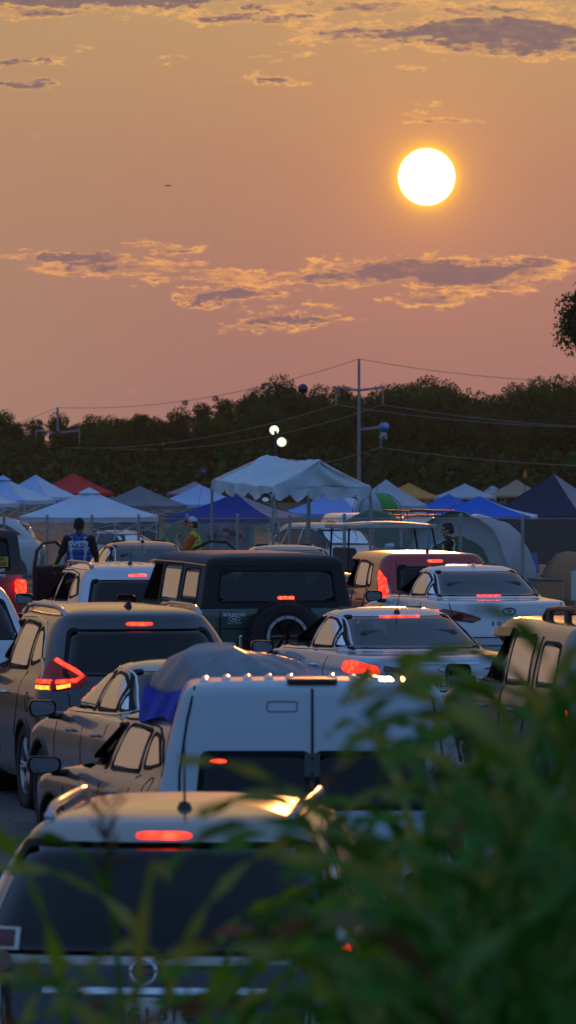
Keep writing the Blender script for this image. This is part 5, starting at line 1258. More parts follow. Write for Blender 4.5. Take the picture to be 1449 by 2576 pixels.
g = MB(); g.lathe([(.001, .12), (.05, .11), (.09, .02), (.10, 0), (.085, .01), (.04, .07), (.001, .08)], axis='y', n=20, M=Matrix.Rotation(R(25), 3, 'X')); g.build('reflector', M['chrome'], fl, smooth=True); g = MB(); g.tube([(0, .08, 0), (.06, .12, .08), (.12, .14, .1)], .014, 6); g.build('clamp', M['black'], fl)

# ------------------------------------------------------------------ golf cart
D = 112.; gc = thing('golf_cart', 'golf cart with beige roof and black posts parked by the fence', 'golf cart', (X(945, D), D, G(D)), R(-72))
g = MB(); hz = Z(1322, D) - G(D)
g.grid(lambda u, v: ((v - .5) * 1.15, (u - .5) * 1.75 + .1, hz + .05 * math.sin(math.pi * u) + .03 * math.sin(math.pi * v)), 12, 8)
g.grid(lambda u, v: ((v - .5) * 1.13, (u - .5) * 1.73 + .1, hz - .045), 2, 2)
for a, b in (((-.575, -.775), (-.575, .975)), ((.575, -.775), (.575, .975)), ((-.575, -.775), (.575, -.775)), ((-.575, .975), (.575, .975))): g.box(((a[0] + b[0]) / 2, (a[1] + b[1]) / 2, hz - .01), (abs(a[0] - b[0]) + .03, abs(a[1] - b[1]) + .03, .075), bev=.02)
cream = mat('cart_roof_beige', (.50, .44, .38), .45, var=.1)
g.build('roof', cream, gc, smooth=False)
for sx in (-1, 1):
    g = MB(); g.tube([(sx * .5, .92, hz - .03), (sx * .52, 1.0, 1.2), (sx * .52, 1.05, .65)], .02, 6); g.build('front_post', M['black'], gc)
    g = MB(); g.tube([(sx * .5, -.68, hz - .03), (sx * .52, -.72, .7)], .02, 6); g.build('rear_post', M['black'], gc)
g = MB(); g.box((0, -.3, .75), (1.1, .5, .14), bev=.04); g.box((0, -.6, 1.05), (1.1, .12, .45), bev=.04); g.build('seat', M['seat_grey'], gc)
g = MB(); g.box((0, .1, .45), (1.2, 2.2, .3), bev=.1); g.box((0, .95, .72), (1.15, .5, .35), bev=.14); g.box((0, -.75, .6), (1.1, .6, .3), bev=.08); g.build('body', cream, gc)
g = MB(); Mx = Matrix.Rotation(R(-35), 3, 'X'); g.lathe([(.17 + .013 * math.cos(q), .013 * math.sin(q)) for q in np.linspace(0, 2 * math.pi, 9)], c=(-.28, .5, 1.12), axis='z', n=22, M=Matrix.Rotation(R(55), 3, 'X')); g.tube([(-.28, .5, 1.12), (-.28, .8, .8)], .015, 6); g.box((-.28, .5, 1.12), (.3, .02, .03), M=Matrix.Rotation(R(55), 3, 'X')); g.build('steering_wheel', M['black'], gc)
for wx in (-.5, .5):
    for wy in (-.7, .95):
        g = MB(); g.lathe([(.1, -.09), (.2, -.1), (.23, -.08), (.23, .08), (.2, .1), (.1, .09)], c=(wx, wy, .23), axis='x', n=22); wo = g.build('wheel', M['rubber'], gc); g = MB(); g.lathe([(.001, -.06), (.11, -.06), (.11, .06), (.001, .06)], c=(wx, wy, .23), axis='x', n=16); g.build('rim', M['rim'], wo)

# ------------------------------------------------------------------ vehicles behind the fence
def fence_car(label, cat, px, D, rz, S, pm, wins, **kw):
    t, S = make_car('camp_car', label, cat, px, D, rz, S, pm, group='vehicles parked in the camp behind the fence', windows=wins, **kw); return t
S = Shell(suv_levels(4.7, .93, 1.72), n=2.6)
fence_car('silver suv facing the camera behind the fence, under the frame tent', 'suv', 735, 150, 205, S, P_['silver'], suv_windows(4.7, 1.72, side='glass_mid', front='glass_mid'), strips=suv_trim(4.7, 1.72, 'seal'), axles=(.95, 3.65), mirror=(3.25, 1.15, P_['silver']), seats=(2.2, 1, .78), patches=[('headlight', 'front', 1, [(sx * .5, .78), (sx * .82, .82), (sx * .85, .95), (sx * .55, .88)], 'clear_lens') for sx in (-1, 1)] + [('grille', 'front', 1, [(-.42, .55), (.42, .55), (.45, .82), (-.45, .82)], 'gloss_black')])
S = Shell(suv_levels(5.0, .98, 1.86), n=3)
t = fence_car('tall white suv with black roof basket behind the golf cart', 'suv', 985, 158, 200, S, P_['white'], suv_windows(5.0, 1.86, side='glass_dark', front='glass_mid'), strips=suv_trim(5, 1.86, 'seal'), axles=(1, 3.9), mirror=(3.4, 1.25, M['black']), seats=(2.4, 1.1, .8), patches=[('headlight', 'front', 1, [(sx * .5, .85), (sx * .85, .9), (sx * .88, 1.02), (sx * .55, .98)], 'clear_lens') for sx in (-1, 1)])
g = MB()
for z in (1.90, 2.02):
    g.tube([(-.55, .9, z), (.55, .9, z), (.6, 2.9, z), (-.6, 2.9, z), (-.55, .9, z)], .022, 6)
for y in (1.1, 1.6, 2.1, 2.6): g.tube([(-.55, y, 1.9), (.55, y, 1.9)], .018, 6); g.tube([(-.57, y, 1.82), (-.57, y, 2.02)], .02, 5); g.tube([(.57, y, 1.82), (.57, y, 2.02)], .02, 5)
g.build('roof_basket', M['black'], t)
S = Shell(boxy_levels(4.9, .98, 1.95), n=3.5)
fence_car('white and grey minivan facing the camera between frame tent poles', 'minivan', 870, 176, 190, S, P_['white'], suv_windows(4.9, 1.9, side='glass_dark', front='glass_dark'), axles=(1, 3.9), strips=[], mirror=(3.5, 1.2, P_['white']))
S = Shell(suv_levels(5.0, .98, 1.85), n=3)
fence_car('white suv side-on behind the fence at the left, tan sky in its windows', 'suv', 78, 166, 118, S, P_['white'], suv_windows(5.0, 1.85, side='glass_dark', front='glass_dark'), axles=(1, 3.9), strips=[])
S = Shell(sedan_levels(4.7, .92, 1.46), n=2.6)
fence_car('white sedan facing the camera beneath the big white canopy', 'sedan', 200, 180, 215, S, P_['white'], sedan_windows(4.7, 1.46), axles=(.95, 3.7), strips=[])
S = Shell(suv_levels(4.7, .95, 1.75), n=3)
fence_car('dark blue suv with pale roof at the left edge behind the fence', 'suv', -10, 186, 190, S, P_['teal'], suv_windows(4.7, 1.75), axles=(1, 3.7), strips=[])
# sign board and bin at the right edge
sg = thing('sign_board', 'small white sign board on a post at the right edge', 'sign', (X(1449, 108), 108, G(108)))
g = MB(); g.box((0, 0, Z(1474, 108) - G(108)), (.17, .02, .52), bev=.005); g.build('board', M['plate'], sg); g = MB(); g.tube([(0, .03, 0), (0, .03, 1.1)], .02, 6); g.build('post', M['steel'], sg)
bn = thing('trash_bin', 'black plastic bin near the right edge behind the white sedan', 'bin', (X(1437, 92), 92, G(92)))
g = MB(); g.lathe([(.001, 0), (.2, .01), (.24, .55), (.25, .58), (.23, .58), (.19, .05), (.001, .05)], n=20); g.build('bin_body', M['black'], bn, smooth=True); g = MB(); g.lathe([(.255, .56), (.27, .6), (.24, .61)], n=20); g.build('bin_rim', M['grey_plastic'], bn, smooth=True)

# ------------------------------------------------------------------ utility poles and wires
def insul(g, x, z0, n, l):
    for k in range(n):
        z = z0 - l * (k + .5) / n; g.lathe([(.04, .05), (.12, .0), (.04, -.04)], c=(x, 0, z), n=8)
pole_m = mat('weathered_pole', (.30, .25, .26), .8, var=.3, vscale=3)
def upole(label, px, D, ytop, arms, ybase=None, r=.14):
    s = F / D; zt = Z(ytop, D); zb = G(D) - .2; t = thing('utility_pole', label, 'utility pole', (X(px, D), D, zb))
    g = MB(); g.tube([(0, 0, 0), (0, 0, zt - zb)], [r * 1.25, r * .75], 10); g.build('mast', pole_m, t); tips = []
    for (x0, x1, y, yi) in arms:
        z = Z(y, D) - zb; a, b = (x0 - px) / s, (x1 - px) / s
        g = MB(); g.tube([(0, 0, z - .12), (a, 0, z + .1)] if abs(a) > .2 else [(0, 0, z), (0, 0, z - .01)], .11, 6)
        if abs(b) > .2: g.tube([(0, 0, z - .12), (b, 0, z + .1)], .11, 6)
        g.build('crossarm', pole_m, t)
        for xx in (a, b):
            if abs(xx) < .2: continue
            g = MB(); zi = Z(yi, D) - zb; insul(g, xx, z + .05, 9, z + .05 - zi); o = g.build('insulator', M['clear_lens'], t, smooth=True); tips.append(Vector((X(px, D) + xx, D, zi + zb)))
    return t, tips, Vector((X(px, D), D, zt))
t1, tip1, top1 = upole('far wooden utility pole with two arms at the left', 145, 560, 1025, [(91, 200, 1086, 1122), (145, 200, 1178, 1208)])
t2, tip2, top2 = upole('tall wooden utility pole with crossarm rising above the trees right of centre', 903, 480, 903, [(845, 963, 978, 1018), (903, 958, 1078, 1126)])
wire_m = mat('power_cable', (.30, .22, .20), .6)
def cable(label, p, q, sag):
    g = MB(); g.tube([p.lerp(q, t) - Vector((0, 0, sag * 4 * t * (1 - t))) for t in np.linspace(0, 1, 25)], .022, 4); o = g.build('power_cable', wire_m, None); tag(o, label, 'cable', 'power cables strung between the poles')
far = lambda px, py, D: P(px, py, D)
cable('top cable from the left pole to the tall pole', top1, top2, 1.2); cable('top cable running right from the tall pole', top2, far(3400, 560, 420), 5.5); cable('top cable running left from the far pole', top1, far(-300, 1140, 640), .8)
cable('upper left-hand cable between the two poles', tip1[0], tip2[0], 1.3); cable('upper right-hand cable between the two poles', tip1[1], tip2[1], 1.5); cable('lower cable between the two poles', tip1[2], tip2[2], 1.4)
cable('upper cable leaving the left insulator of the tall pole', tip2[0], far(3400, 760, 420), 4.6); cable('upper cable leaving the right insulator of the tall pole', tip2[1], far(3450, 770, 420), 4.6); cable('low cable leaving the tall pole to the right', tip2[2], far(3450, 900, 420), 4.0)
cable('cable from the far pole to the left edge, upper', tip1[0], far(-300, 1250, 650), .4); cable('cable from the far pole to the left edge, lower', tip1[1], far(-300, 1260, 650), .4)
# ------------------------------------------------------------------ light tower, balloons, flag
lt = thing('light_tower', 'portable light mast with two bright round lamps above the tents', 'light mast', (X(693, 215), 215, G(215)))
g = MB(); g.tube([(0, 0, 0), (0, 0, Z(1084, 215) - G(215))], .06, 8); g.tube([(-.12, 0, Z(1098, 215) - G(215)), (.3, 0, Z(1098, 215) - G(215))], .035, 6); g.build('mast', M['grey_plastic'], lt)
lampm = emis('flood_lamp_lit', (1, 1, .60), 1.5, base=(.5, .5, .4))
for px, py, dx_ in ((688, 1082, .08), (706, 1112, .12)):
    c = (X(px, 215) - X(693, 215), 0, Z(py, 215) - G(215)); g = MB(); g.lathe([(.001, .22), (.09, .2), (.16, .05), (.17, 0)], c=(c[0] + dx_, c[1], c[2]), axis='y', n=20); sh_ = g.build('lamp_housing', M['grey_plastic'], lt, smooth=True); g = MB(); g.lathe([(.001, -.01), (.155, .0), (.16, .02)], c=(c[0] + dx_ * .3, c[1] - .01, c[2]), axis='y', n=20); g.build('lamp_glass', lampm, sh_)
def balloon(label, px, py, D, r, fn, zsc=1.1):
    t = thing('balloon', label, 'balloon', tuple(P(px, py, D)), 0, 'balloons floating over the camp'); fn(t, r); g = MB(); zz = P(px, py, D).z - G(D)
    g.tube([(0, 0, -r), (-.25, 0, -r - zz * .4), (-.5, 0, -zz + .3)], .006, 4); g.build('string', M['black'], t); return t
def ball(m_, s=1): 
    def f(t, r): g = MB(); g.ell((0, 0, 0), (r, r, r * s), 20, 14); g.build('envelope', m_, t, smooth=True)
    return f
foil = mat('foil_dark', (.05, .05, .06), .2, metal=.5); foil2 = mat('foil_blue_violet', (.12, .22, .50), .2, metal=.4, var=.6, vscale=4); foil3 = mat('foil_pale', (.35, .40, .42), .25, metal=.4)
balloon('dark round balloon against the tree line left of the tall pole', 762, 978, 230, .19, ball(foil))
def bal2(t, r):
    ball(foil2)(t, r); g = MB(); g.ell((0, 0, -r * 1.55), (r * .55, r * .5, r * .75), 14, 10); g.ell((-r * .55, 0, -r * 2.0), (r * .28, r * .25, r * .45)); g.ell((r * .4, 0, -r * 2.1), (r * .28, r * .25, r * .45)); g.build('tail_piece', foil3, t, smooth=True)
balloon('blue and violet foil balloon with pale tail right of the tall pole', 966, 1075, 215, .18, bal2)
balloon('small purple balloon over the canopies left of the frame tent', 513, 1187, 240, .10, ball(mat('purple_latex', (.14, .04, .42), .3)))
fg = thing('flag', 'small orange flame-shaped flag on a stick above the slate navy canopy', 'flag', (X(1320, 240), 240, G(240)))
g = MB(); zf = Z(1200, 240) - G(240); g.tube([(0, 0, 0), (0, 0, zf)], .015, 5); g.build('stick', M['black'], fg); g = MB(); g.prism([(-.07, 0), (.06, .0), (.08, .12), (.02, .36), (-.05, .2)], -.006, .006, M=Matrix.Rotation(R(90), 3, 'X'), c=(0, 0, zf - .03)); g.build('cloth', FB_['orange'], fg)

# ------------------------------------------------------------------ trees
leaf_m = mat('tree_leaves', (.014, .068, .010), .9, var=.35, vscale=.35, spec=.15); leaf_m2 = mat('tree_leaves_yellowish', (.030, .085, .010), .9, var=.35, vscale=.35, spec=.15)
bark = mat('tree_bark', (.06, .045, .035), .9, var=.3)
def crown_mesh(h, w_, seed, n=8000, low=.06, leaf=.115):
    r = np.random.RandomState(seed); g = MB(); lobes = []
    for k in range(16):
        z = h * (low + (1 - low) * r.uniform(0, 1) ** .8); rr = w_ * .5 * (1 - (max(0, z / h - .45) / .6) ** 1.7) * r.uniform(.2, .75); a = r.uniform(0, 6.28)
        lobes.append((rr * math.cos(a), rr * math.sin(a), z, w_ * r.uniform(.13, .26)))
    for k in range(11): lobes.append((r.normal(0, w_ * .2), r.normal(0, w_ * .2), h * r.uniform(.80, 1.04), w_ * r.uniform(.035, .09)))
    tot = sum(l[3] ** 2 for l in lobes)
    for lx, ly, lz, lr in lobes:
        for k in range(int(n * lr ** 2 / tot)):
            v_ = r.normal(size=3); v_ /= np.linalg.norm(v_); q = lr * r.uniform(.55, 1.12); c = np.array([lx, ly, lz]) + v_ * q * np.array([1, 1, .9])
            a = r.normal(size=3); a /= np.linalg.norm(a); b = np.cross(a, r.normal(size=3)); b /= np.linalg.norm(b); s_ = leaf * r.uniform(.6, 1.4)
            g.add([c - a * s_, c + b * s_ * .55, c + a * s_, c - b * s_ * .55], [(0, 1, 2, 3)])
    for k in range(int(n * .16)):
        lx, ly, lz, lr = lobes[r.randint(0, 16)]; c = np.array([lx, ly, lz]) * np.array([.7, .7, .92]) + r.normal(size=3) * lr * .35
        a = r.normal(size=3); a /= np.linalg.norm(a); b = np.cross(a, r.normal(size=3)); b /= np.linalg.norm(b); s_ = leaf * 3.2
        g.add([c - a * s_, c + b * s_ * .6, c + a * s_, c - b * s_ * .6], [(0, 1, 2, 3)])
    return g, lobes
def tree_proto(name, h, w_, seed, m_, n=8000):
    g, lobes = crown_mesh(h, w_, seed, n); t = thing(name, 'x', 'tree'); g.build('crown', m_, t, smooth=False)
    b = MB(); b.tube([(0, 0, -.5), (.1, 0, h * .4), (0, .1, h * .8)], [w_ * .035, w_ * .025, w_ * .008], 7)
    for lx, ly, lz, lr in lobes[:9]: b.tube([(0, 0, lz * .55), (lx * .5, ly * .5, lz * .8), (lx, ly, lz)], [w_ * .014, w_ * .01, w_ * .004], 5)
    b.build('trunk', bark, t); return t
protos = [tree_proto('tree', 10, 6.5, 11, leaf_m), tree_proto('tree', 11.5, 5.5, 12, leaf_m, 7500), tree_proto('tree', 9, 7.2, 13, leaf_m2), tree_proto('tree', 12, 4.6, 14, leaf_m, 6500), tree_proto('tree', 10.5, 6.0, 15, leaf_m2, 7500)]
sky_y = [(-60, 1052), (0, 1050), (60, 1045), (130, 1040), (210, 1042), (300, 1030), (380, 1022), (450, 1028), (520, 1008), (600, 985), (700, 968), (800, 966), (880, 976), (960, 968), (1030, 956), (1100, 962), (1170, 968), (1230, 975), (1290, 968), (1350, 950), (1440, 945), (1520, 940)]
def skyl(x):
    for (a, ya), (b, yb) in zip(sky_y, sky_y[1:]):
        if x <= b: return ya + (yb - ya) * (x - a) / (b - a)
    return sky_y[-1][1]
used_p = set(); n_t = 0
rows_t = [(545, 70, 80, 'front'), (560, 62, 45, 'second'), (580, 54, 18, 'third'), (610, 46, 0, 'back')]
for D, step, drop, rn in rows_t:
    px = -480 + rng.uniform(0, 40)
    while px < 1990:
        k = rng.randint(0, 5); p = protos[k]; hh_ = [10, 11.5, 9, 12, 10.5][k]; Dj = D + rng.uniform(-10, 10)
        top = Z(skyl(px) + 10 + drop + rng.uniform(-14, 22), Dj) - G(Dj); sc_ = top / hh_ * .97
        o = p if k not in used_p else copy_tree(p); used_p.add(k)
        o.location = (X(px, Dj), Dj, G(Dj) - .1); o.scale = (rng.uniform(.85, 1.15) * max(sc_, .75), rng.uniform(.85, 1.15) * max(sc_, .75), sc_); o.rotation_euler = (0, 0, rng.uniform(0, 6.28))
        o['category'] = 'tree'; o['group'] = 'trees of the wood behind the camp'
        side = 'left of the far pole' if px < 145 else 'left of the light mast' if px < 690 else 'behind the light mast' if px < 905 else 'right of the tall pole'
        kind = ['bushy dark', 'upright dark', 'broad yellowish', 'slender dark', 'rounded yellowish'][k]
        o['label'] = f'{kind} tree, {rn} row of the wood, {side}'
        px += step * rng.uniform(.75, 1.25) * (1 if -90 < px < 1530 else 1.5); n_t += 1
for k in range(5):
    if k not in used_p:
        for ch in list(protos[k].children): bpy.data.objects.remove(ch)
        bpy.data.objects.remove(protos[k])
# dark undergrowth at the foot of the wood: one mass
g = MB()
for k in range(15000):
    D = rng.uniform(520, 538); px = rng.uniform(-500, 2000); y = rng.uniform(1120, 1262); c = np.array(P(px, y, D)); 
    a = rng.normal(size=3); a /= np.linalg.norm(a); b = np.cross(a, rng.normal(size=3)); b /= np.linalg.norm(b); s_ = .3 * rng.uniform(.6, 1.5)
    if c[2] < G(D) - .2: continue
    if rng.uniform() > 1.15 - (c[2] - G(D)) / 4.5: continue
    g.add([c - a * s_, c + b * s_ * .6, c + a * s_, c - b * s_ * .6], [(0, 1, 2, 3)])
tag(g.build('undergrowth', leaf_m, smooth=False), 'dark undergrowth along the foot of the wood behind the camp', 'undergrowth', kind='stuff')
# single nearer tree whose crown reaches in at the right edge
D = 300.; g, lobes = crown_mesh(3.0, 4.7, 41, 5200, low=.10, leaf=.085); hz = Z(884, D) - G(D)
t = thing('tree', 'lone tree crown reaching into the sky at the right edge', 'tree', (X(1490, D), D, G(D)))
g.v = [(x, y, z + hz) for x, y, z in g.v]; g.build('crown', leaf_m2, t, smooth=False)
b = MB(); b.tube([(.8, 0, 0), (.7, 0, hz * .5), (.35, 0, hz), (0, 0, hz + 1.2), (0, 0, hz + 2.2)], [.3, .24, .16, .09, .03], 8)
for lx, ly, lz, lr in lobes: b.tube([(.15, 0, hz + lz * .3), (lx * .5, ly * .5, hz + lz * .7), (lx, ly, hz + lz)], [.06, .04, .015], 5)
b.build('trunk', bark, t)
# low bird
bd = MB(); bd.tube([(-.28, 0, .06), (-.1, 0, .02), (0, 0, 0), (.1, 0, .02), (.28, 0, .05)], [.01, .035, .05, .035, .01], 6); bd.tube([(0, -.14, 0), (0, .12, 0)], [.015, .05], 6)
bo = bd.build('bird', M['black'], None); bo.location = P(423, 468, 420); tag(bo, 'tiny dark bird flying left of the sun', 'bird')
# ------------------------------------------------------------------ people
def capsule(g, p, q, r0, r1, n=14):
    p, q = Vector(p), Vector(q); d_ = q - p; L_ = d_.length; z = d_.normalized() if L_ > 1e-6 else Vector((0, 0, 1)); Mx = z.to_track_quat('Z', 'Y').to_matrix()
    prof = [(r0 * math.sin(a), -r0 * math.cos(a)) for a in np.linspace(0.02, math.pi / 2, 6)] + [(r1 * math.cos(a), L_ + r1 * math.sin(a)) for a in np.linspace(0, math.pi / 2 - .02, 6)]
    b = len(g.v); g.lathe(prof, c=p, axis='z', n=n, M=Mx); m = len(prof)
    g.f.append(tuple(b + k * m for k in range(n))[::-1]); g.f.append(tuple(b + k * m + m - 1 for k in range(n)))
def solid_ell(g, c, r, Mx=None): g.ell(c, r, 16, 12, M=Mx)
def fuse(g, voxel, smooth=4):
    me = g.mesh('blob'); bm = bmesh.new(); bm.from_mesh(me); bmesh.ops.remove_doubles(bm, verts=bm.verts, dist=1e-5); bmesh.ops.recalc_face_normals(bm, faces=bm.faces); bm.to_mesh(me); bm.free()
    o = bpy.data.objects.new('blob', me); C.objects.link(o); md = o.modifiers.new('r', 'REMESH'); md.mode = 'VOXEL'; md.voxel_size = voxel
    s_ = o.modifiers.new('s', 'SMOOTH'); s_.factor = .6; s_.iterations = smooth
    dg = bpy.context.evaluated_depsgraph_get(); dg.update(); out = bpy.data.meshes.new_from_object(o.evaluated_get(dg)); bpy.data.objects.remove(o); bpy.data.meshes.remove(me); return out
def hand(g, wrist, d_, palm_n, curl=.5, s=1.):
    # five fingers, each bent and of its own length, thumb from the side of the palm
    w_ = Vector(wrist); d_ = Vector(d_).normalized(); pn = Vector(palm_n); pn = (pn - d_ * pn.dot(d_)).normalized(); sd = d_.cross(pn)
    for k in (-1, 0, 1): capsule(g, w_ + sd * k * .022 * s, w_ + d_ * .085 * s + sd * k * .028 * s, .017 * s, .014 * s, 8)
    for k, ln in enumerate((.062, .075, .08, .07)):
        off = (k - 1.5) * .021 * s; b = w_ + d_ * .09 * s + sd * off; a1 = curl * (.8 + .1 * k); a2 = a1 + curl * 1.1
        m_ = b + (d_ * math.cos(a1) + pn * math.sin(a1)) * ln * .55 * s; e = m_ + (d_ * math.cos(a2) + pn * math.sin(a2)) * ln * .5 * s
        capsule(g, b, m_, .0095 * s, .009 * s, 7); capsule(g, m_, e, .009 * s, .0075 * s, 7)
    b = w_ + d_ * .03 * s - sd * .03 * s; m_ = b + (d_ * .5 - sd * .75 + pn * .3).normalized() * .042 * s; e = m_ + (d_ * .8 - sd * .2 + pn * .6).normalized() * .034 * s
    capsule(g, b, m_, .013 * s, .011 * s, 7); capsule(g, m_, e, .011 * s, .009 * s, 7)
def head_parts(g, c, Mx, s=1., jaw=1.):
    T = lambda x, y, z: Vector(c) + Mx @ Vector((x * s, y * s, z * s))
    solid_ell(g, T(0, -.012, .035), (.077 * s, .096 * s, .092 * s), Mx); solid_ell(g, T(0, .018, -.035), (.060 * s * jaw, .074 * s, .075 * s), Mx); solid_ell(g, T(0, .058, -.088), (.028 * s * jaw, .026 * s, .024 * s), Mx)
    capsule(g, T(0, .088, .02), T(0, .112, -.022), .010 * s, .015 * s, 8); solid_ell(g, T(0, .085, -.052), (.026 * s, .018 * s, .012 * s), Mx)
    for sx in (-1, 1):
        solid_ell(g, T(sx * .078, -.008, -.005), (.010 * s, .020 * s, .032 * s), Mx); solid_ell(g, T(sx * .030, .076, .038), (.024 * s, .014 * s, .010 * s), Mx); solid_ell(g, T(sx * .042, .060, -.015), (.022 * s, .018 * s, .02 * s), Mx)
def figure(name, label, loc, rz, skin, arms, head_rot=(0, 0, 0), H=1.8, shirt=None, trousers=None, sleeve=.55, bulk=1., stance=.1, neck_lean=0.0, group=None):
    s = H / 1.8; t = thing(name, label, 'person', loc, rz, group)
    S_ = {'hip': (.095, 0, .95), 'knee': (.11, .02, .50), 'ank': (.12, -.01, .09), 'sh': (.185 * bulk, -.01, 1.46)}
    hm = Euler([R(a) for a in head_rot]).to_matrix(); hc = Vector((0, .03 + neck_lean, 1.665))
    g = MB()
    # trunk
    def trunk(g, gr=0.):
        for z0, z1, a, b, c_, d_ in ((.93, 1.08, .155, .105, .145, .10), (1.08, 1.25, .145, .10, .165, .115), (1.25, 1.42, .165, .115, .175, .11)):
            for t_ in (0, .5, 1):
                z = z0 + (z1 - z0) * t_; solid_ell(g, (0, 0, z), ((a + (c_ - a) * t_) * bulk + gr, (b + (d_ - b) * t_) * (1 + (bulk - 1) * 1.3) + gr, .10))
        solid_ell(g, (0, -.012, 1.45), (.165 * bulk + gr, .085 + gr, .07 + gr * .5))
    trunk(g)
    capsule(g, (0, -.01, 1.47), hc - Vector((0, .015, .06)), .060 * bulk, .055, 12)
    for sx in (-1, 1):
        hx, kx, ax_ = [Vector((sx * p[0] + (stance - .1) * sx * (i / 2), p[1], p[2])) for i, p in enumerate((S_['hip'], S_['knee'], S_['ank']))]
        capsule(g, hx, kx, .09, .06); capsule(g, kx, ax_, .058, .036); capsule(g, ax_ + Vector((0, -.03, -.045)), ax_ + Vector((0, .13, -.055)), .038, .03)
    for sx in (-1, 1):
        el_, wr_, hd, pn, curl = arms[sx]; sh_ = Vector((sx * S_['sh'][0], S_['sh'][1], S_['sh'][2])); el_, wr_ = Vector(el_), Vector(wr_)
        capsule(g, sh_, el_, .054 * bulk, .041 * bulk); capsule(g, el_, wr_, .041 * bulk, .026); hand(g, wr_, hd, pn, curl)
    head_parts(g, hc, hm)
    me = fuse(g, .0085, 3); me.transform(Matrix.Diagonal((s, s, s, 1))); link('body', me, t, skin, True)
    if shirt:
        g = MB(); trunk(g, .014)
        capsule(g, (0, -.01, 1.44), (0, -.005, 1.50), .085, .065)
        for sx in (-1, 1):
            el_, wr_ = Vector(arms[sx][0]), Vector(arms[sx][1]); sh_ = Vector((sx * S_['sh'][0], S_['sh'][1], S_['sh'][2])); e = sh_.lerp(el_, min(1, sleeve))
            capsule(g, sh_, e, .066 * bulk, .058 * bulk)
            if sleeve > 1: capsule(g, el_, el_.lerp(wr_, sleeve - 1), .055 * bulk, .042)
        me = fuse(g, .012, 2); me.transform(Matrix.Diagonal((s, s, s, 1))); link('shirt', me, t, shirt, True)
    if trousers:
        g = MB()
        for z in (.88, .93, 1.0): solid_ell(g, (0, 0, z), (.168 * bulk, .122 * bulk, .09))
        for sx in (-1, 1):
            hx, kx, ax_ = [Vector((sx * p[0] + (stance - .1) * sx * (i / 2), p[1], p[2])) for i, p in enumerate((S_['hip'], S_['knee'], S_['ank']))]
            capsule(g, hx, kx, .105, .078); capsule(g, kx, ax_ + Vector((0, 0, .03)), .078, .065)
        me = fuse(g, .014, 2); me.transform(Matrix.Diagonal((s, s, s, 1))); link('trousers', me, t, trousers, True)
        for sx in (-1, 1):
            g = MB(); ax_ = Vector((sx * S_['ank'][0] + (stance - .1) * sx, S_['ank'][1], S_['ank'][2])) * s; capsule(g, ax_ + Vector((0, -.03, -.045)), ax_ + Vector((0, .15, -.05)), .048, .04); g.box(ax_ + Vector((0, .05, -.078)), (.09, .27, .024), bev=.01); link('shoe', fuse(g, .012, 2), t, M['black'], True)
    return t, hc * s, hm, s
def project(bvh, pts, dirv):
    out = []; d_ = Vector(dirv)
    for p in pts:
        h = bvh.ray_cast(Vector(p) - d_ * 1.0, d_); out.append((h[0] - d_ * .006) if h[0] is not None else None)
    return out
def band(bvh, path, dirv, width, name, m_, parent, sub=.03):
    Q = []
    for a, b in zip(path, path[1:]):
        a, b = Vector(a), Vector(b); k = max(1, int((b - a).length / sub))
        Q += [a.lerp(b, j / k) for j in range(k)]
    Q.append(Vector(path[-1])); g = MB(); vs = []; d_ = Vector(dirv)
    for i, p in enumerate(Q):
        t_ = (Q[min(i + 1, len(Q) - 1)] - Q[max(i - 1, 0)]).normalized(); b = t_.cross(d_).normalized() * width / 2
        hs = project(bvh, [p + b, p - b], dirv)
        if hs[0] is None or hs[1] is None: continue
        vs += hs
    n = len(vs) // 2
    g.add(vs, [(2 * i, 2 * i + 1, 2 * i + 3, 2 * i + 2) for i in range(n - 1)]); return g.build(name, m_, parent, smooth=True)
def vest(t, m_, s, bulk=1., back=True):
    g = MB()
    for z0, z1, a, b, c_, d_ in ((.90, 1.08, .165, .115, .155, .11), (1.08, 1.25, .155, .11, .170, .12), (1.25, 1.40, .170, .12, .160, .115)):
        for t_ in (0, .5, 1): z = z0 + (z1 - z0) * t_; solid_ell(g, (0, 0, z), ((a + (c_ - a) * t_) * bulk + .024, (b + (d_ - b) * t_) * (1 + (bulk - 1) * 1.3) + .024, .09))
    solid_ell(g, (0, -.012, 1.44), (.145 * bulk, .112, .085)); 
    for sx in (-1, 1): capsule(g, (sx * .06, -.01, 1.5), (sx * .135, -.01, 1.475), .06, .055)
    me = fuse(g, .011, 2); me.transform(Matrix.Diagonal((s, s, s, 1))); o = link('vest', me, t, m_, True); bm = bmesh.new(); bm.from_mesh(me); bv = BVHTree.FromBMesh(bm); bm.free(); return o, bv
black_shirt = mat('black_shirt', (.012, .012, .014), .85, bump=.3, bscale=12); blue_vest = mat('blue_vest_mesh', (.01, .075, .34), .7, bump=.2, bscale=30); reflective = mat('reflective_tape', (.42, .46, .48), .3, metal=.2)
orange_shirt = mat('orange_shirt', (.60, .12, .01), .8, bump=.3, bscale=12); lime = mat('lime_vest', (.42, .62, .02), .65, bump=.2, bscale=25); lime_trim = mat('orange_silver_tape', (.50, .25, .12), .4)
jeans = mat('dark_trousers', (.02, .025, .04), .85); hair_b = mat('short_black_hair', (.008, .007, .007), .8); hair_d = mat('dark_brown_hair', (.03, .018, .012), .6, bump=.5, bscale=60)
yellow = mat('yellow_band', (.75, .62, .03), .5)
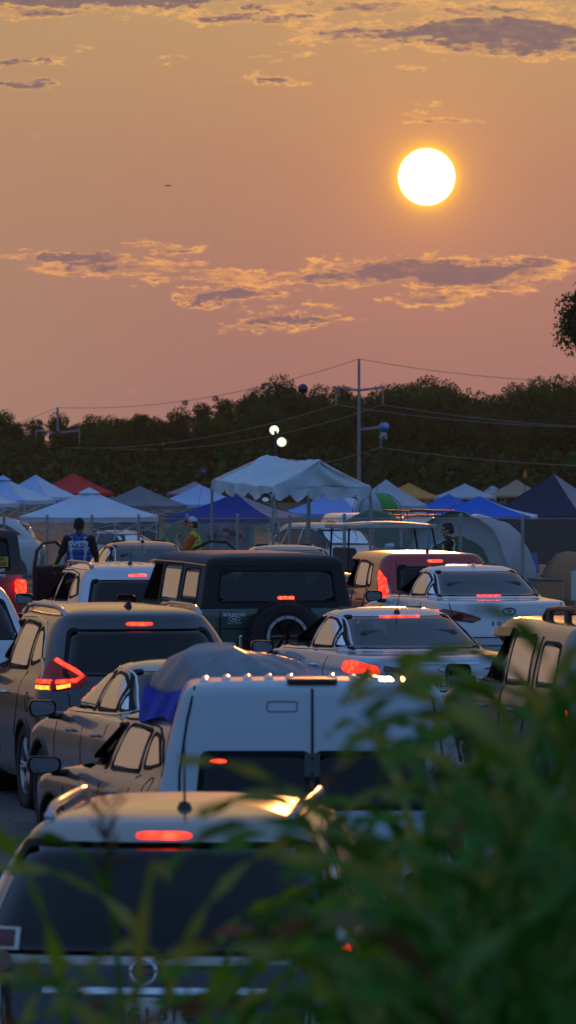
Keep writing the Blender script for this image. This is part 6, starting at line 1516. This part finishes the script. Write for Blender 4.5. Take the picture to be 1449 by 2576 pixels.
def hair_cap(t, hc, hm, s, m_, long=0, name='hair', thick=.0):
    g = MB(); T = lambda x, y, z: hc + hm @ Vector((x, y, z)) * s
    solid_ell(g, T(0, -.018, .048), ((.080 + thick) * s, (.094 + thick) * s, (.090 + thick) * s), hm); solid_ell(g, T(0, -.06, .0), ((.068 + thick) * s, (.058 + thick) * s, .075 * s), hm)
    if long:
        solid_ell(g, T(.01, .035, .10), (.062 * s, .055 * s, .045 * s), hm); solid_ell(g, T(-.01, -.02, .115), (.07 * s, .08 * s, .04 * s), hm)
    me = fuse(g, .009, 1)
    # keep the face clear
    bm = bmesh.new(); bm.from_mesh(me); inv = hm.transposed(); dl = []
    for v in bm.verts:
        q = inv @ (v.co - hc) / s
        if q.y > .045 and q.z < .065 or q.z < -.055: dl.append(v)
    bmesh.ops.delete(bm, geom=dl, context='VERTS'); bm.to_mesh(me); bm.free()
    return link(name, me, t, m_, True)
def sunglasses(t, hc, hm, s, z=.022):
    g = MB(); T = lambda x, y, z_: hc + hm @ Vector((x, y, z_)) * s
    for sx in (-1, 1):
        g.ell(T(sx * .032, .096, z), (.027 * s, .010 * s, .019 * s), 12, 8, M=hm); g.tube([T(sx * .055, .09, z + .006), T(sx * .080, .04, z + .008), T(sx * .083, -.01, z + .002)], .004 * s, 5)
    g.build('sunglasses', M['gloss_black'], t, smooth=True)

# the man in the blue vest, back to the camera
D = 101.5; loc = (X(199, D), D, G(D) - .0)
t, hc, hm, s = figure('person', 'man in blue safety vest over a black shirt seen from behind beside the red sedan', loc, R(-4), M['skin_dark'],
    {-1: ((-.30, .02, 1.20), (-.42, .12, .99), (-.2, .6, -.55), (.6, 0, .2), .5), 1: ((.27, .05, 1.17), (.29, .12, .93), (.0, .3, -1), (-1, 0, 0), .4)}, head_rot=(-14, 0, -24), H=1.86, shirt=black_shirt, trousers=jeans, sleeve=.85, bulk=1.05)
hair_cap(t, hc, hm, s, hair_b, thick=.002)
vo, bv = vest(t, blue_vest, s, 1.05); dv = (0, 1, 0)
for sx in (-1, 1): band(bv, [(sx * .105 * s, 0, 1.50 * s), (sx * .125 * s, 0, 1.3 * s), (sx * .085 * s, 0, 1.02 * s)], dv, .045, 'reflective_stripe', reflective, vo)
band(bv, [(-.20, 0, 1.0 * s), (.20, 0, 1.0 * s)], dv, .05, 'reflective_stripe', reflective, vo)
def vest_text(s_, size, z, bold):
    me = text_mesh(s_, size, bold, extrude=.0)
    for v in me.vertices:
        h = bv.ray_cast(Vector((v.co.x, -1, v.co.y + z)), Vector((0, 1, 0))); y = h[0].y if h[0] else -.14; v.co = (v.co.x, y - .007, v.co.y + z)
    link('lettering', me, vo, M['white_ink'], False)
vest_text('SAFETY', .105, 1.385 * s, .004); vest_text('HERE TO HELP', .054, 1.305 * s, .002)
g = MB(); g.tube([(-.385 * s + .04 * math.cos(q), .10 * s + .035 * math.sin(q), 1.03 * s + .01 * math.cos(q)) for q in np.linspace(0, 2 * math.pi, 15)], .012, 6); g.build('wristband', yellow, t)
# man in orange shirt and cap, facing left, hand at his collar
D = 104.; t, hc, hm, s = figure('person', 'man in orange shirt, lime safety vest and red and white cap facing left', (X(485, D), D, G(D)), R(82), M['skin_light'],
    {-1: ((-.24, .12, 1.20), (-.10, .27, 1.43), (.5, -.2, .7), (.2, -1, -.2), 1.1), 1: ((.25, .03, 1.18), (.20, .25, 1.14), (-.3, .9, .1), (-.6, 0, -.6), .7)}, head_rot=(-4, 0, 6), H=1.84, shirt=orange_shirt, trousers=jeans, sleeve=.75, bulk=1.05)
hair_cap(t, hc, hm, s, hair_d); T = lambda x, y, z: hc + hm @ Vector((x, y, z)) * s
g = MB(); solid_ell(g, T(0, -.012, .066), (.088 * s, .104 * s, .078 * s), hm)
cap_m, nt, b_ = newmat('cap_red_white'); tcn = nt.nodes.new('ShaderNodeTexCoord'); spn = nt.nodes.new('ShaderNodeSeparateXYZ'); nt.links.new(tcn.outputs['Object'], spn.inputs[0]); cmp_ = nt.nodes.new('ShaderNodeMath'); cmp_.operation = 'GREATER_THAN'; cmp_.inputs[1].default_value = hc.y + .035; nt.links.new(spn.outputs['Y'], cmp_.inputs[0]); mxn = nt.nodes.new('ShaderNodeMix'); mxn.data_type = 'RGBA'; nt.links.new(cmp_.outputs[0], mxn.inputs[0]); mxn.inputs[6].default_value = (.50, .52, .62, 1); mxn.inputs[7].default_value = (.5, .02, .02, 1); nt.links.new(mxn.outputs[2], b_.inputs['Base Color']); b_.inputs['Roughness'].default_value = .8
me = fuse(g, .008, 1); bm = bmesh.new(); bm.from_mesh(me); bmesh.ops.delete(bm, geom=[v for v in bm.verts if (hm.transposed() @ (v.co - hc)).z / s < .05], context='VERTS'); bm.to_mesh(me); bm.free(); cp = link('cap', me, t, cap_m, True)
g = MB(); g.grid(lambda u, v: tuple(T((u - .5) * .15 * (1 - .25 * v * v), .075 + .085 * v * math.sin(math.pi * (.18 + .64 * u)), .062 - .012 * v - .05 * (u - .5) ** 2 * 4 * .4)), 10, 5); g.grid(lambda u, v: tuple(T((u - .5) * .15 * (1 - .25 * v * v), .075 + .085 * v * math.sin(math.pi * (.18 + .64 * u)), .055 - .012 * v - .05 * (u - .5) ** 2 * 4 * .4)), 10, 5); g.build('cap_brim', mat('cap_brim_red', (.5, .02, .02), .7), cp, smooth=True)
sunglasses(t, hc, hm, s, z=.075)
vo, bv = vest(t, lime, s, 1.05)
for dv in ((0, 1, 0), (0, -1, 0)):
    for sx in (-1, 1): band(bv, [(sx * .12 * s, 0, 1.46 * s), (sx * .12 * s, 0, 1.05 * s)], dv, .045, 'reflective_stripe', lime_trim, vo)
for dv in ((1, 0, 0), (-1, 0, 0)): band(bv, [(0, -.12, 1.05 * s), (0, .12, 1.05 * s)], dv, .05, 'reflective_stripe', lime_trim, vo)
g = MB(); g.box((-.205, .01, 1.22), (.012, .2, .30), bev=.005); 
# man with sunglasses facing left in dark clothes and vest
D = 110.; t, hc, hm, s = figure('person', 'dark-haired man in sunglasses and lime striped vest over black, facing left', (X(1130, D), D, G(D) - .08), R(84), M['skin_light'],
    {-1: ((-.24, .04, 1.17), (-.22, .18, .95), (.1, .5, -.8), (1, 0, 0), .5), 1: ((.24, -.01, 1.16), (.25, .12, .92), (0, .3, -1), (-1, 0, 0), .5)}, head_rot=(-3, 0, 2), H=1.80, shirt=black_shirt, trousers=jeans, sleeve=.9, bulk=1.02)
hair_cap(t, hc, hm, s, hair_d, long=1, thick=.006); sunglasses(t, hc, hm, s, z=.028)
g = MB(); capsule(g, (0, -.005, 1.47 * s), (0, .01, 1.53 * s), .082, .070); me = fuse(g, .012, 1); link('collar', me, t, black_shirt, True)
dark_vest = mat('black_vest_mesh', (.02, .022, .02), .8); vo, bv = vest(t, dark_vest, s, 1.0)
for dv in ((0, 1, 0), (0, -1, 0)):
    for sx in (-1, 1):
        band(bv, [(sx * .075 * s, 0, 1.52 * s), (sx * .13 * s, 0, 1.36 * s), (sx * .13 * s, 0, 1.0 * s)], dv, .055, 'lime_stripe', lime, vo); band(bv, [(sx * .080 * s, 0, 1.515 * s), (sx * .13 * s, 0, 1.36 * s), (sx * .13 * s, 0, 1.0 * s)], dv, .024, 'reflective_stripe', reflective, vo)
for dv in ((1, 0, 0), (-1, 0, 0)): band(bv, [(0, -.11, 1.40 * s), (0, .11, 1.40 * s)], dv, .05, 'lime_stripe', lime, vo) if 0 else band(bv, [(0, .10, 1.44 * s), (0, .085, 1.15 * s), (0, .03, 1.0 * s)], dv, .045, 'lime_stripe', lime, vo)
g = MB(); g.v = []; 
# people in the cars: seated figures
def seated(label, car, x, y, z, skin, arms, head_rot=(0, 0, 0), hair=hair_b, cloth=black_shirt, long=0):
    loc = car.matrix_world @ Vector((0, 0, 0)); th = car.rotation_euler.z; l = Vector((x * math.cos(th) - y * math.sin(th), x * math.sin(th) + y * math.cos(th), z)) + Vector(car.location)
    t = thing('person', label, 'person', l, th, 'people sitting in the queuing cars'); hm = Euler([R(a) for a in head_rot]).to_matrix(); hc = Vector((0, .02, .70))
    g = MB()
    for zz, a, b in ((0, .17, .14), (.1, .16, .12), (.22, .165, .115), (.34, .175, .115), (.44, .17, .10)): solid_ell(g, (0, -.02 + zz * -.04, zz + .05), (a, b, .1))
    capsule(g, (0, -.02, .50), hc - Vector((0, .01, .06)), .058, .054)
    for sx in (-1, 1):
        el_, wr_, hd, pn, curl = arms[sx]; capsule(g, (sx * .18, -.02, .49), el_, .054, .042); capsule(g, el_, wr_, .042, .027); hand(g, wr_, hd, pn, curl)
        capsule(g, (sx * .1, 0, 0), (sx * .13, .42, .06), .085, .06); capsule(g, (sx * .13, .42, .06), (sx * .13, .55, -.30), .058, .04); capsule(g, (sx * .13, .53, -.34), (sx * .13, .66, -.36), .036, .03)
    head_parts(g, hc, hm); link('body', fuse(g, .011, 3), t, skin, True); hair_cap(t, hc, hm, 1., hair, long=long, thick=.006)
    g = MB()
    for zz, a, b in ((0, .185, .155), (.1, .175, .135), (.22, .18, .13), (.34, .19, .13), (.44, .18, .112)): solid_ell(g, (0, -.02 + zz * -.04, zz + .05), (a, b, .1))
    for sx in (-1, 1): capsule(g, (sx * .18, -.02, .49), Vector((sx * .18, -.02, .49)).lerp(Vector(arms[sx][0]), .8), .066, .058)
    link('shirt', fuse(g, .014, 2), t, cloth, True); return t
wheel_arms = {-1: ((-.26, .16, .26), (-.14, .40, .32), (.2, .8, .3), (.5, 0, -.5), .9), 1: ((.26, .16, .26), (.14, .40, .32), (-.2, .8, .3), (-.5, 0, -.5), .9)}
seated('driver of the silver fastback sedan, dark silhouette in the rear glass', F_CAR, -.38, 2.45, .56, M['skin_light'], wheel_arms)
seated('driver of the white sedan with lettering on the boot', G_CAR, -.38, 2.45, .56, M['skin_light'], wheel_arms, hair=hair_d, long=1)
seated('person in the grey crossover resting a forearm with yellow wristband on the door', E_CAR, -.52, 2.75, .70, M['skin_dark'],
    {-1: ((-.42, .06, .40), (-.42, .10, .66), (.1, .1, .9), (.8, .3, 0), 1.0), 1: wheel_arms[1]})
# bundle on the roof of the hatchback
def bundle():
    t = thing('cargo_bundle', 'grey tarpaulin bundle with bright blue edge lashed on the hatchback roof', 'roof load', tuple(HATCH.location), HATCH.rotation_euler.z)
    t.location.z = 1.33; g = MB()
    def fn(u, v):
        q = u * 2 * math.pi; zz = -.02 + .46 * math.sin(v * math.pi / 2) ** .8; prof = max(0, math.cos(v * math.pi / 2)) ** .62; x = math.cos(q) * .56 * prof; y = 1.45 + math.sin(q) * .95 * prof
        z = zz * (1 + .06 * math.sin(q * 2 + 1) * (1 - v)) + (.018 * math.sin(q * 5 + v * 6) + .012 * math.sin(q * 11 + v * 13)) * (1 - v) * v * 3
        rr = 1 + .025 * math.sin(q * 7 + v * 5) + .02 * math.sin(q * 13 - v * 9)
        lift = .07 * math.cos(q) * v
        return (x * rr, 1.45 + (y - 1.45) * rr, z - lift * .6)
    g.grid(fn, 90, 22); g.build('tarpaulin', mat('grey_tarpaulin', (.18, .205, .235), .42, var=.35, vscale=3, bump=1.0, bscale=5), t, smooth=True, weld=.001)
    g = MB()
    def fb(u, v):
        q = math.pi * (.70 + .8 * u); rr = 1.05 + .05 * v + .03 * math.sin(q * 9) + .02 * math.sin(q * 17 + v * 4); return (math.cos(q) * .575 * rr, 1.45 + math.sin(q) * .98 * rr, .17 - .22 * v + .025 * math.sin(q * 7 + v * 3))
    g.grid(fb, 50, 5); g.build('blue_edge', mat('blue_tarp', (.003, .055, .52), .65, var=.3, bump=.4, bscale=6), t, smooth=True)
    for y in ():
        g = MB(); g.tube([(-.57, y, .0), (-.50, y, .17), (-.25, y, .29), (.05, y, .28), (.35, y, .18), (.54, y, .0)], .012, 5); g.build('strap', M['black'], t)
    g = MB(); g.ell((-.35, .62, .1), (.22, .18, .12)); g.ell((.15, .55, .12), (.2, .16, .13)); g.build('stuffed_bag', mat('black_bag', (.015, .016, .02), .6, bump=.5, bscale=9), t, smooth=True)
bundle()
# ------------------------------------------------------------------ leafy plants close to the camera
leafM = [mat('reed_leaf_green', (.085, .23, .012), .6, var=.45, vscale=9, spec=.25, trans=.4), mat('reed_leaf_dark', (.045, .15, .012), .6, var=.45, vscale=9, spec=.25, trans=.25), mat('reed_leaf_dry', (.15, .08, .035), .7, var=.3, vscale=5, trans=.2), mat('reed_leaf_pale', (.13, .23, .05), .6, var=.3, vscale=9, spec=.3, trans=.4)]
def reed_leaf(g, base, az_, ln, wd, up=.9, droop=1.6, r=None):
    n = 14; p = Vector(base); el_ = up; out = Vector((math.cos(az_), math.sin(az_), 0)); sd = Vector((-math.sin(az_), math.cos(az_), 0)); tw = r.uniform(-.6, .6); vs = []; fs = []
    for i in range(n + 1):
        u = i / n; w_ = wd * (min(1, u * 6 + .35)) * (1 - u ** 2.2) ** .9 + .001; d_ = out * math.cos(el_) + Vector((0, 0, 1)) * math.sin(el_); nn = sd.cross(d_); a = tw * u; s2 = sd * math.cos(a) + nn * math.sin(a)
        rip = nn * (.012 * math.sin(u * 17 + tw * 9))
        vs += [p - s2 * w_ / 2 + nn * w_ * .18 + rip, p, p + s2 * w_ / 2 + nn * w_ * .18 - rip]
        p = p + d_ * ln / n; el_ -= droop / n * (.4 + 1.3 * u)
    for i in range(n): b = i * 3; fs += [(b, b + 1, b + 4, b + 3), (b + 1, b + 2, b + 5, b + 4)]
    g.add(vs, fs)
def reed(px, D, ytop, seed, n_leaf=9, tassel=False, wscale=1., mi=None):
    r = np.random.RandomState(seed); z0 = G(D); zt = Z(ytop, D); h = max(.35, zt - z0 - .30); t = thing('reed_plant', 'tall blurred broad-leaved reed in the mass close to the camera', 'reed', (X(px, D), D, z0), 0, 'broad-leaved reeds close to the camera')
    lean = r.uniform(-.12, .12); g = MB(); stem = [(lean * u * u * h * .6, r.uniform(-.01, .01), u * h) for u in np.linspace(0, 1, 8)]; g.tube(stem, [.012] * 5 + [.009, .007, .004], 6); g.build('stem', leafM[0], t)
    gs = [MB(), MB()]
    for k in range(n_leaf):
        u = .25 + .75 * (k + .5) / n_leaf; z = u * h; x = lean * u * u * h * .6; a = (k % 2) * math.pi + r.normal(0, .55) + r.uniform(-.3, .3)
        reed_leaf(gs[0 if r.uniform() < .78 else 1], (x, 0, z), a, r.uniform(.32, .68), r.uniform(.014, .029) * wscale, up=r.uniform(1.1, 1.55), droop=r.uniform(1.2, 3.1), r=r)
    m0 = leafM[mi if mi is not None else r.choice([0, 1, 1, 3])]
    gs[0].build('foliage', m0, t, smooth=True)
    if gs[1].f: gs[1].build('foliage', leafM[2] if r.uniform() < .35 else leafM[3], t, smooth=True)
    if tassel:
        g = MB()
        for k in range(26):
            a = r.uniform(0, 6.28); e = r.uniform(.02, .06); z = h + r.uniform(-.02, .14); g.tube([(lean * h * .6, 0, z - .04), (lean * h * .6 + math.cos(a) * e, math.sin(a) * e, z)], [.002, .004], 4)
        g.build('seed_head', leafM[2], t)
    return t
sd_ = 100
def frontier(x):      # how high the mass reaches, by place
    pts = [(-40, 2330), (120, 2300), (330, 2260), (480, 2330), (600, 2280), (720, 2200), (830, 2120), (930, 2060), (1020, 2020), (1100, 1860), (1180, 1660), (1260, 1580), (1340, 1480), (1400, 1380), (1500, 1300)]
    for (a, ya), (b, yb) in zip(pts, pts[1:]):
        if x <= b: return ya + (yb - ya) * (x - a) / (b - a)
    return 1650
for px, D, dy in [(1440, 9.5, 0), (1380, 11, 0), (1320, 10, 20), (1260, 12, 0), (1200, 10.5, 20), (1150, 12.5, 10), (1090, 11, 20), (1030, 13, 0), (980, 11.5, 60), (950, 12.5, 80), (1410, 12.5, 120), (1350, 8.6, 160), (1290, 9, 260), (1230, 8.4, 330), (1170, 9.2, 300),
                    (1110, 8.5, 380), (1050, 9, 330), (990, 8.6, 330), (1010, 9.2, 300), (1460, 8.2, 330), (1400, 8.4, 480), (1310, 8.1, 520), (1200, 8.1, 560), (1080, 8.2, 480), (1040, 8.2, 440), (1470, 11, 60), (1440, 13.2, 100), (1300, 13, 150), (1180, 13.4, 220), (1060, 13.2, 240), (960, 13.3, 220), (1430, 10.2, 40), (1360, 12.2, 60), (1270, 11.2, 60), (1330, 9.4, 300), (1240, 9.8, 200), (1140, 9.6, 220), (1420, 9.1, 200), (1480, 9.7, 100)]:
    sd_ += 1; reed(px, D, frontier(px) + dy, sd_, n_leaf=13, wscale=1.0)
# the few thin arching leaves over the near car, and the tall wisps in front of the sedan
for px, D, yt, nl, mi in [(120, 10.5, 2120, 6, 0), (250, 10.2, 2010, 5, 3), (330, 11, 2040, 7, 3), (430, 12, 2090, 6, 0), (520, 10, 2150, 7, 1), (610, 10.6, 2160, 7, 0), (700, 11.4, 2110, 7, 1), (30, 12, 2420, 5, 3), (210, 9.5, 2430, 6, 0), (360, 9, 2450, 6, 1)]:
    sd_ += 1; reed(px, D, yt, sd_, n_leaf=nl, mi=mi, wscale=.9)
for px, D, yt, nl, mi in [(-20, 10, 2330, 7, 3), (60, 9, 2420, 7, 2), (170, 8.6, 2520, 7, 3), (330, 8.4, 2560, 6, 2)]:
    sd_ += 1; reed(px, D, yt, sd_, n_leaf=nl, mi=mi, wscale=1.3)
for px, D, yt, nl, tas in [(1120, 13.5, 1600, 8, True), (1040, 13.8, 1660, 5, True), (860, 13.5, 1790, 6, True), (1210, 12.8, 1690, 7, True), (340, 13.6, 1800, 2, True)]:
    sd_ += 1; reed(px, D, yt, sd_, n_leaf=nl, tassel=tas, wscale=.8)
# ------------------------------------------------------------------ evening haze over the field
hm_ = bpy.data.materials.new('evening_haze'); hm_.use_nodes = True; hn = hm_.node_tree; hn.nodes.clear()
ho = hn.nodes.new('ShaderNodeOutputMaterial'); hv = hn.nodes.new('ShaderNodeVolumePrincipled'); hn.links.new(hv.outputs[0], ho.inputs['Volume'])
hv.inputs['Color'].default_value = (.92, .80, .74, 1); hv.inputs['Density'].default_value = .00006; hv.inputs['Anisotropy'].default_value = .35
g = MB(); g.box((0, 390, 6.5), (900, 860, 21)); o = g.build('haze', hm_, None, smooth=False); o['kind'] = 'stuff'
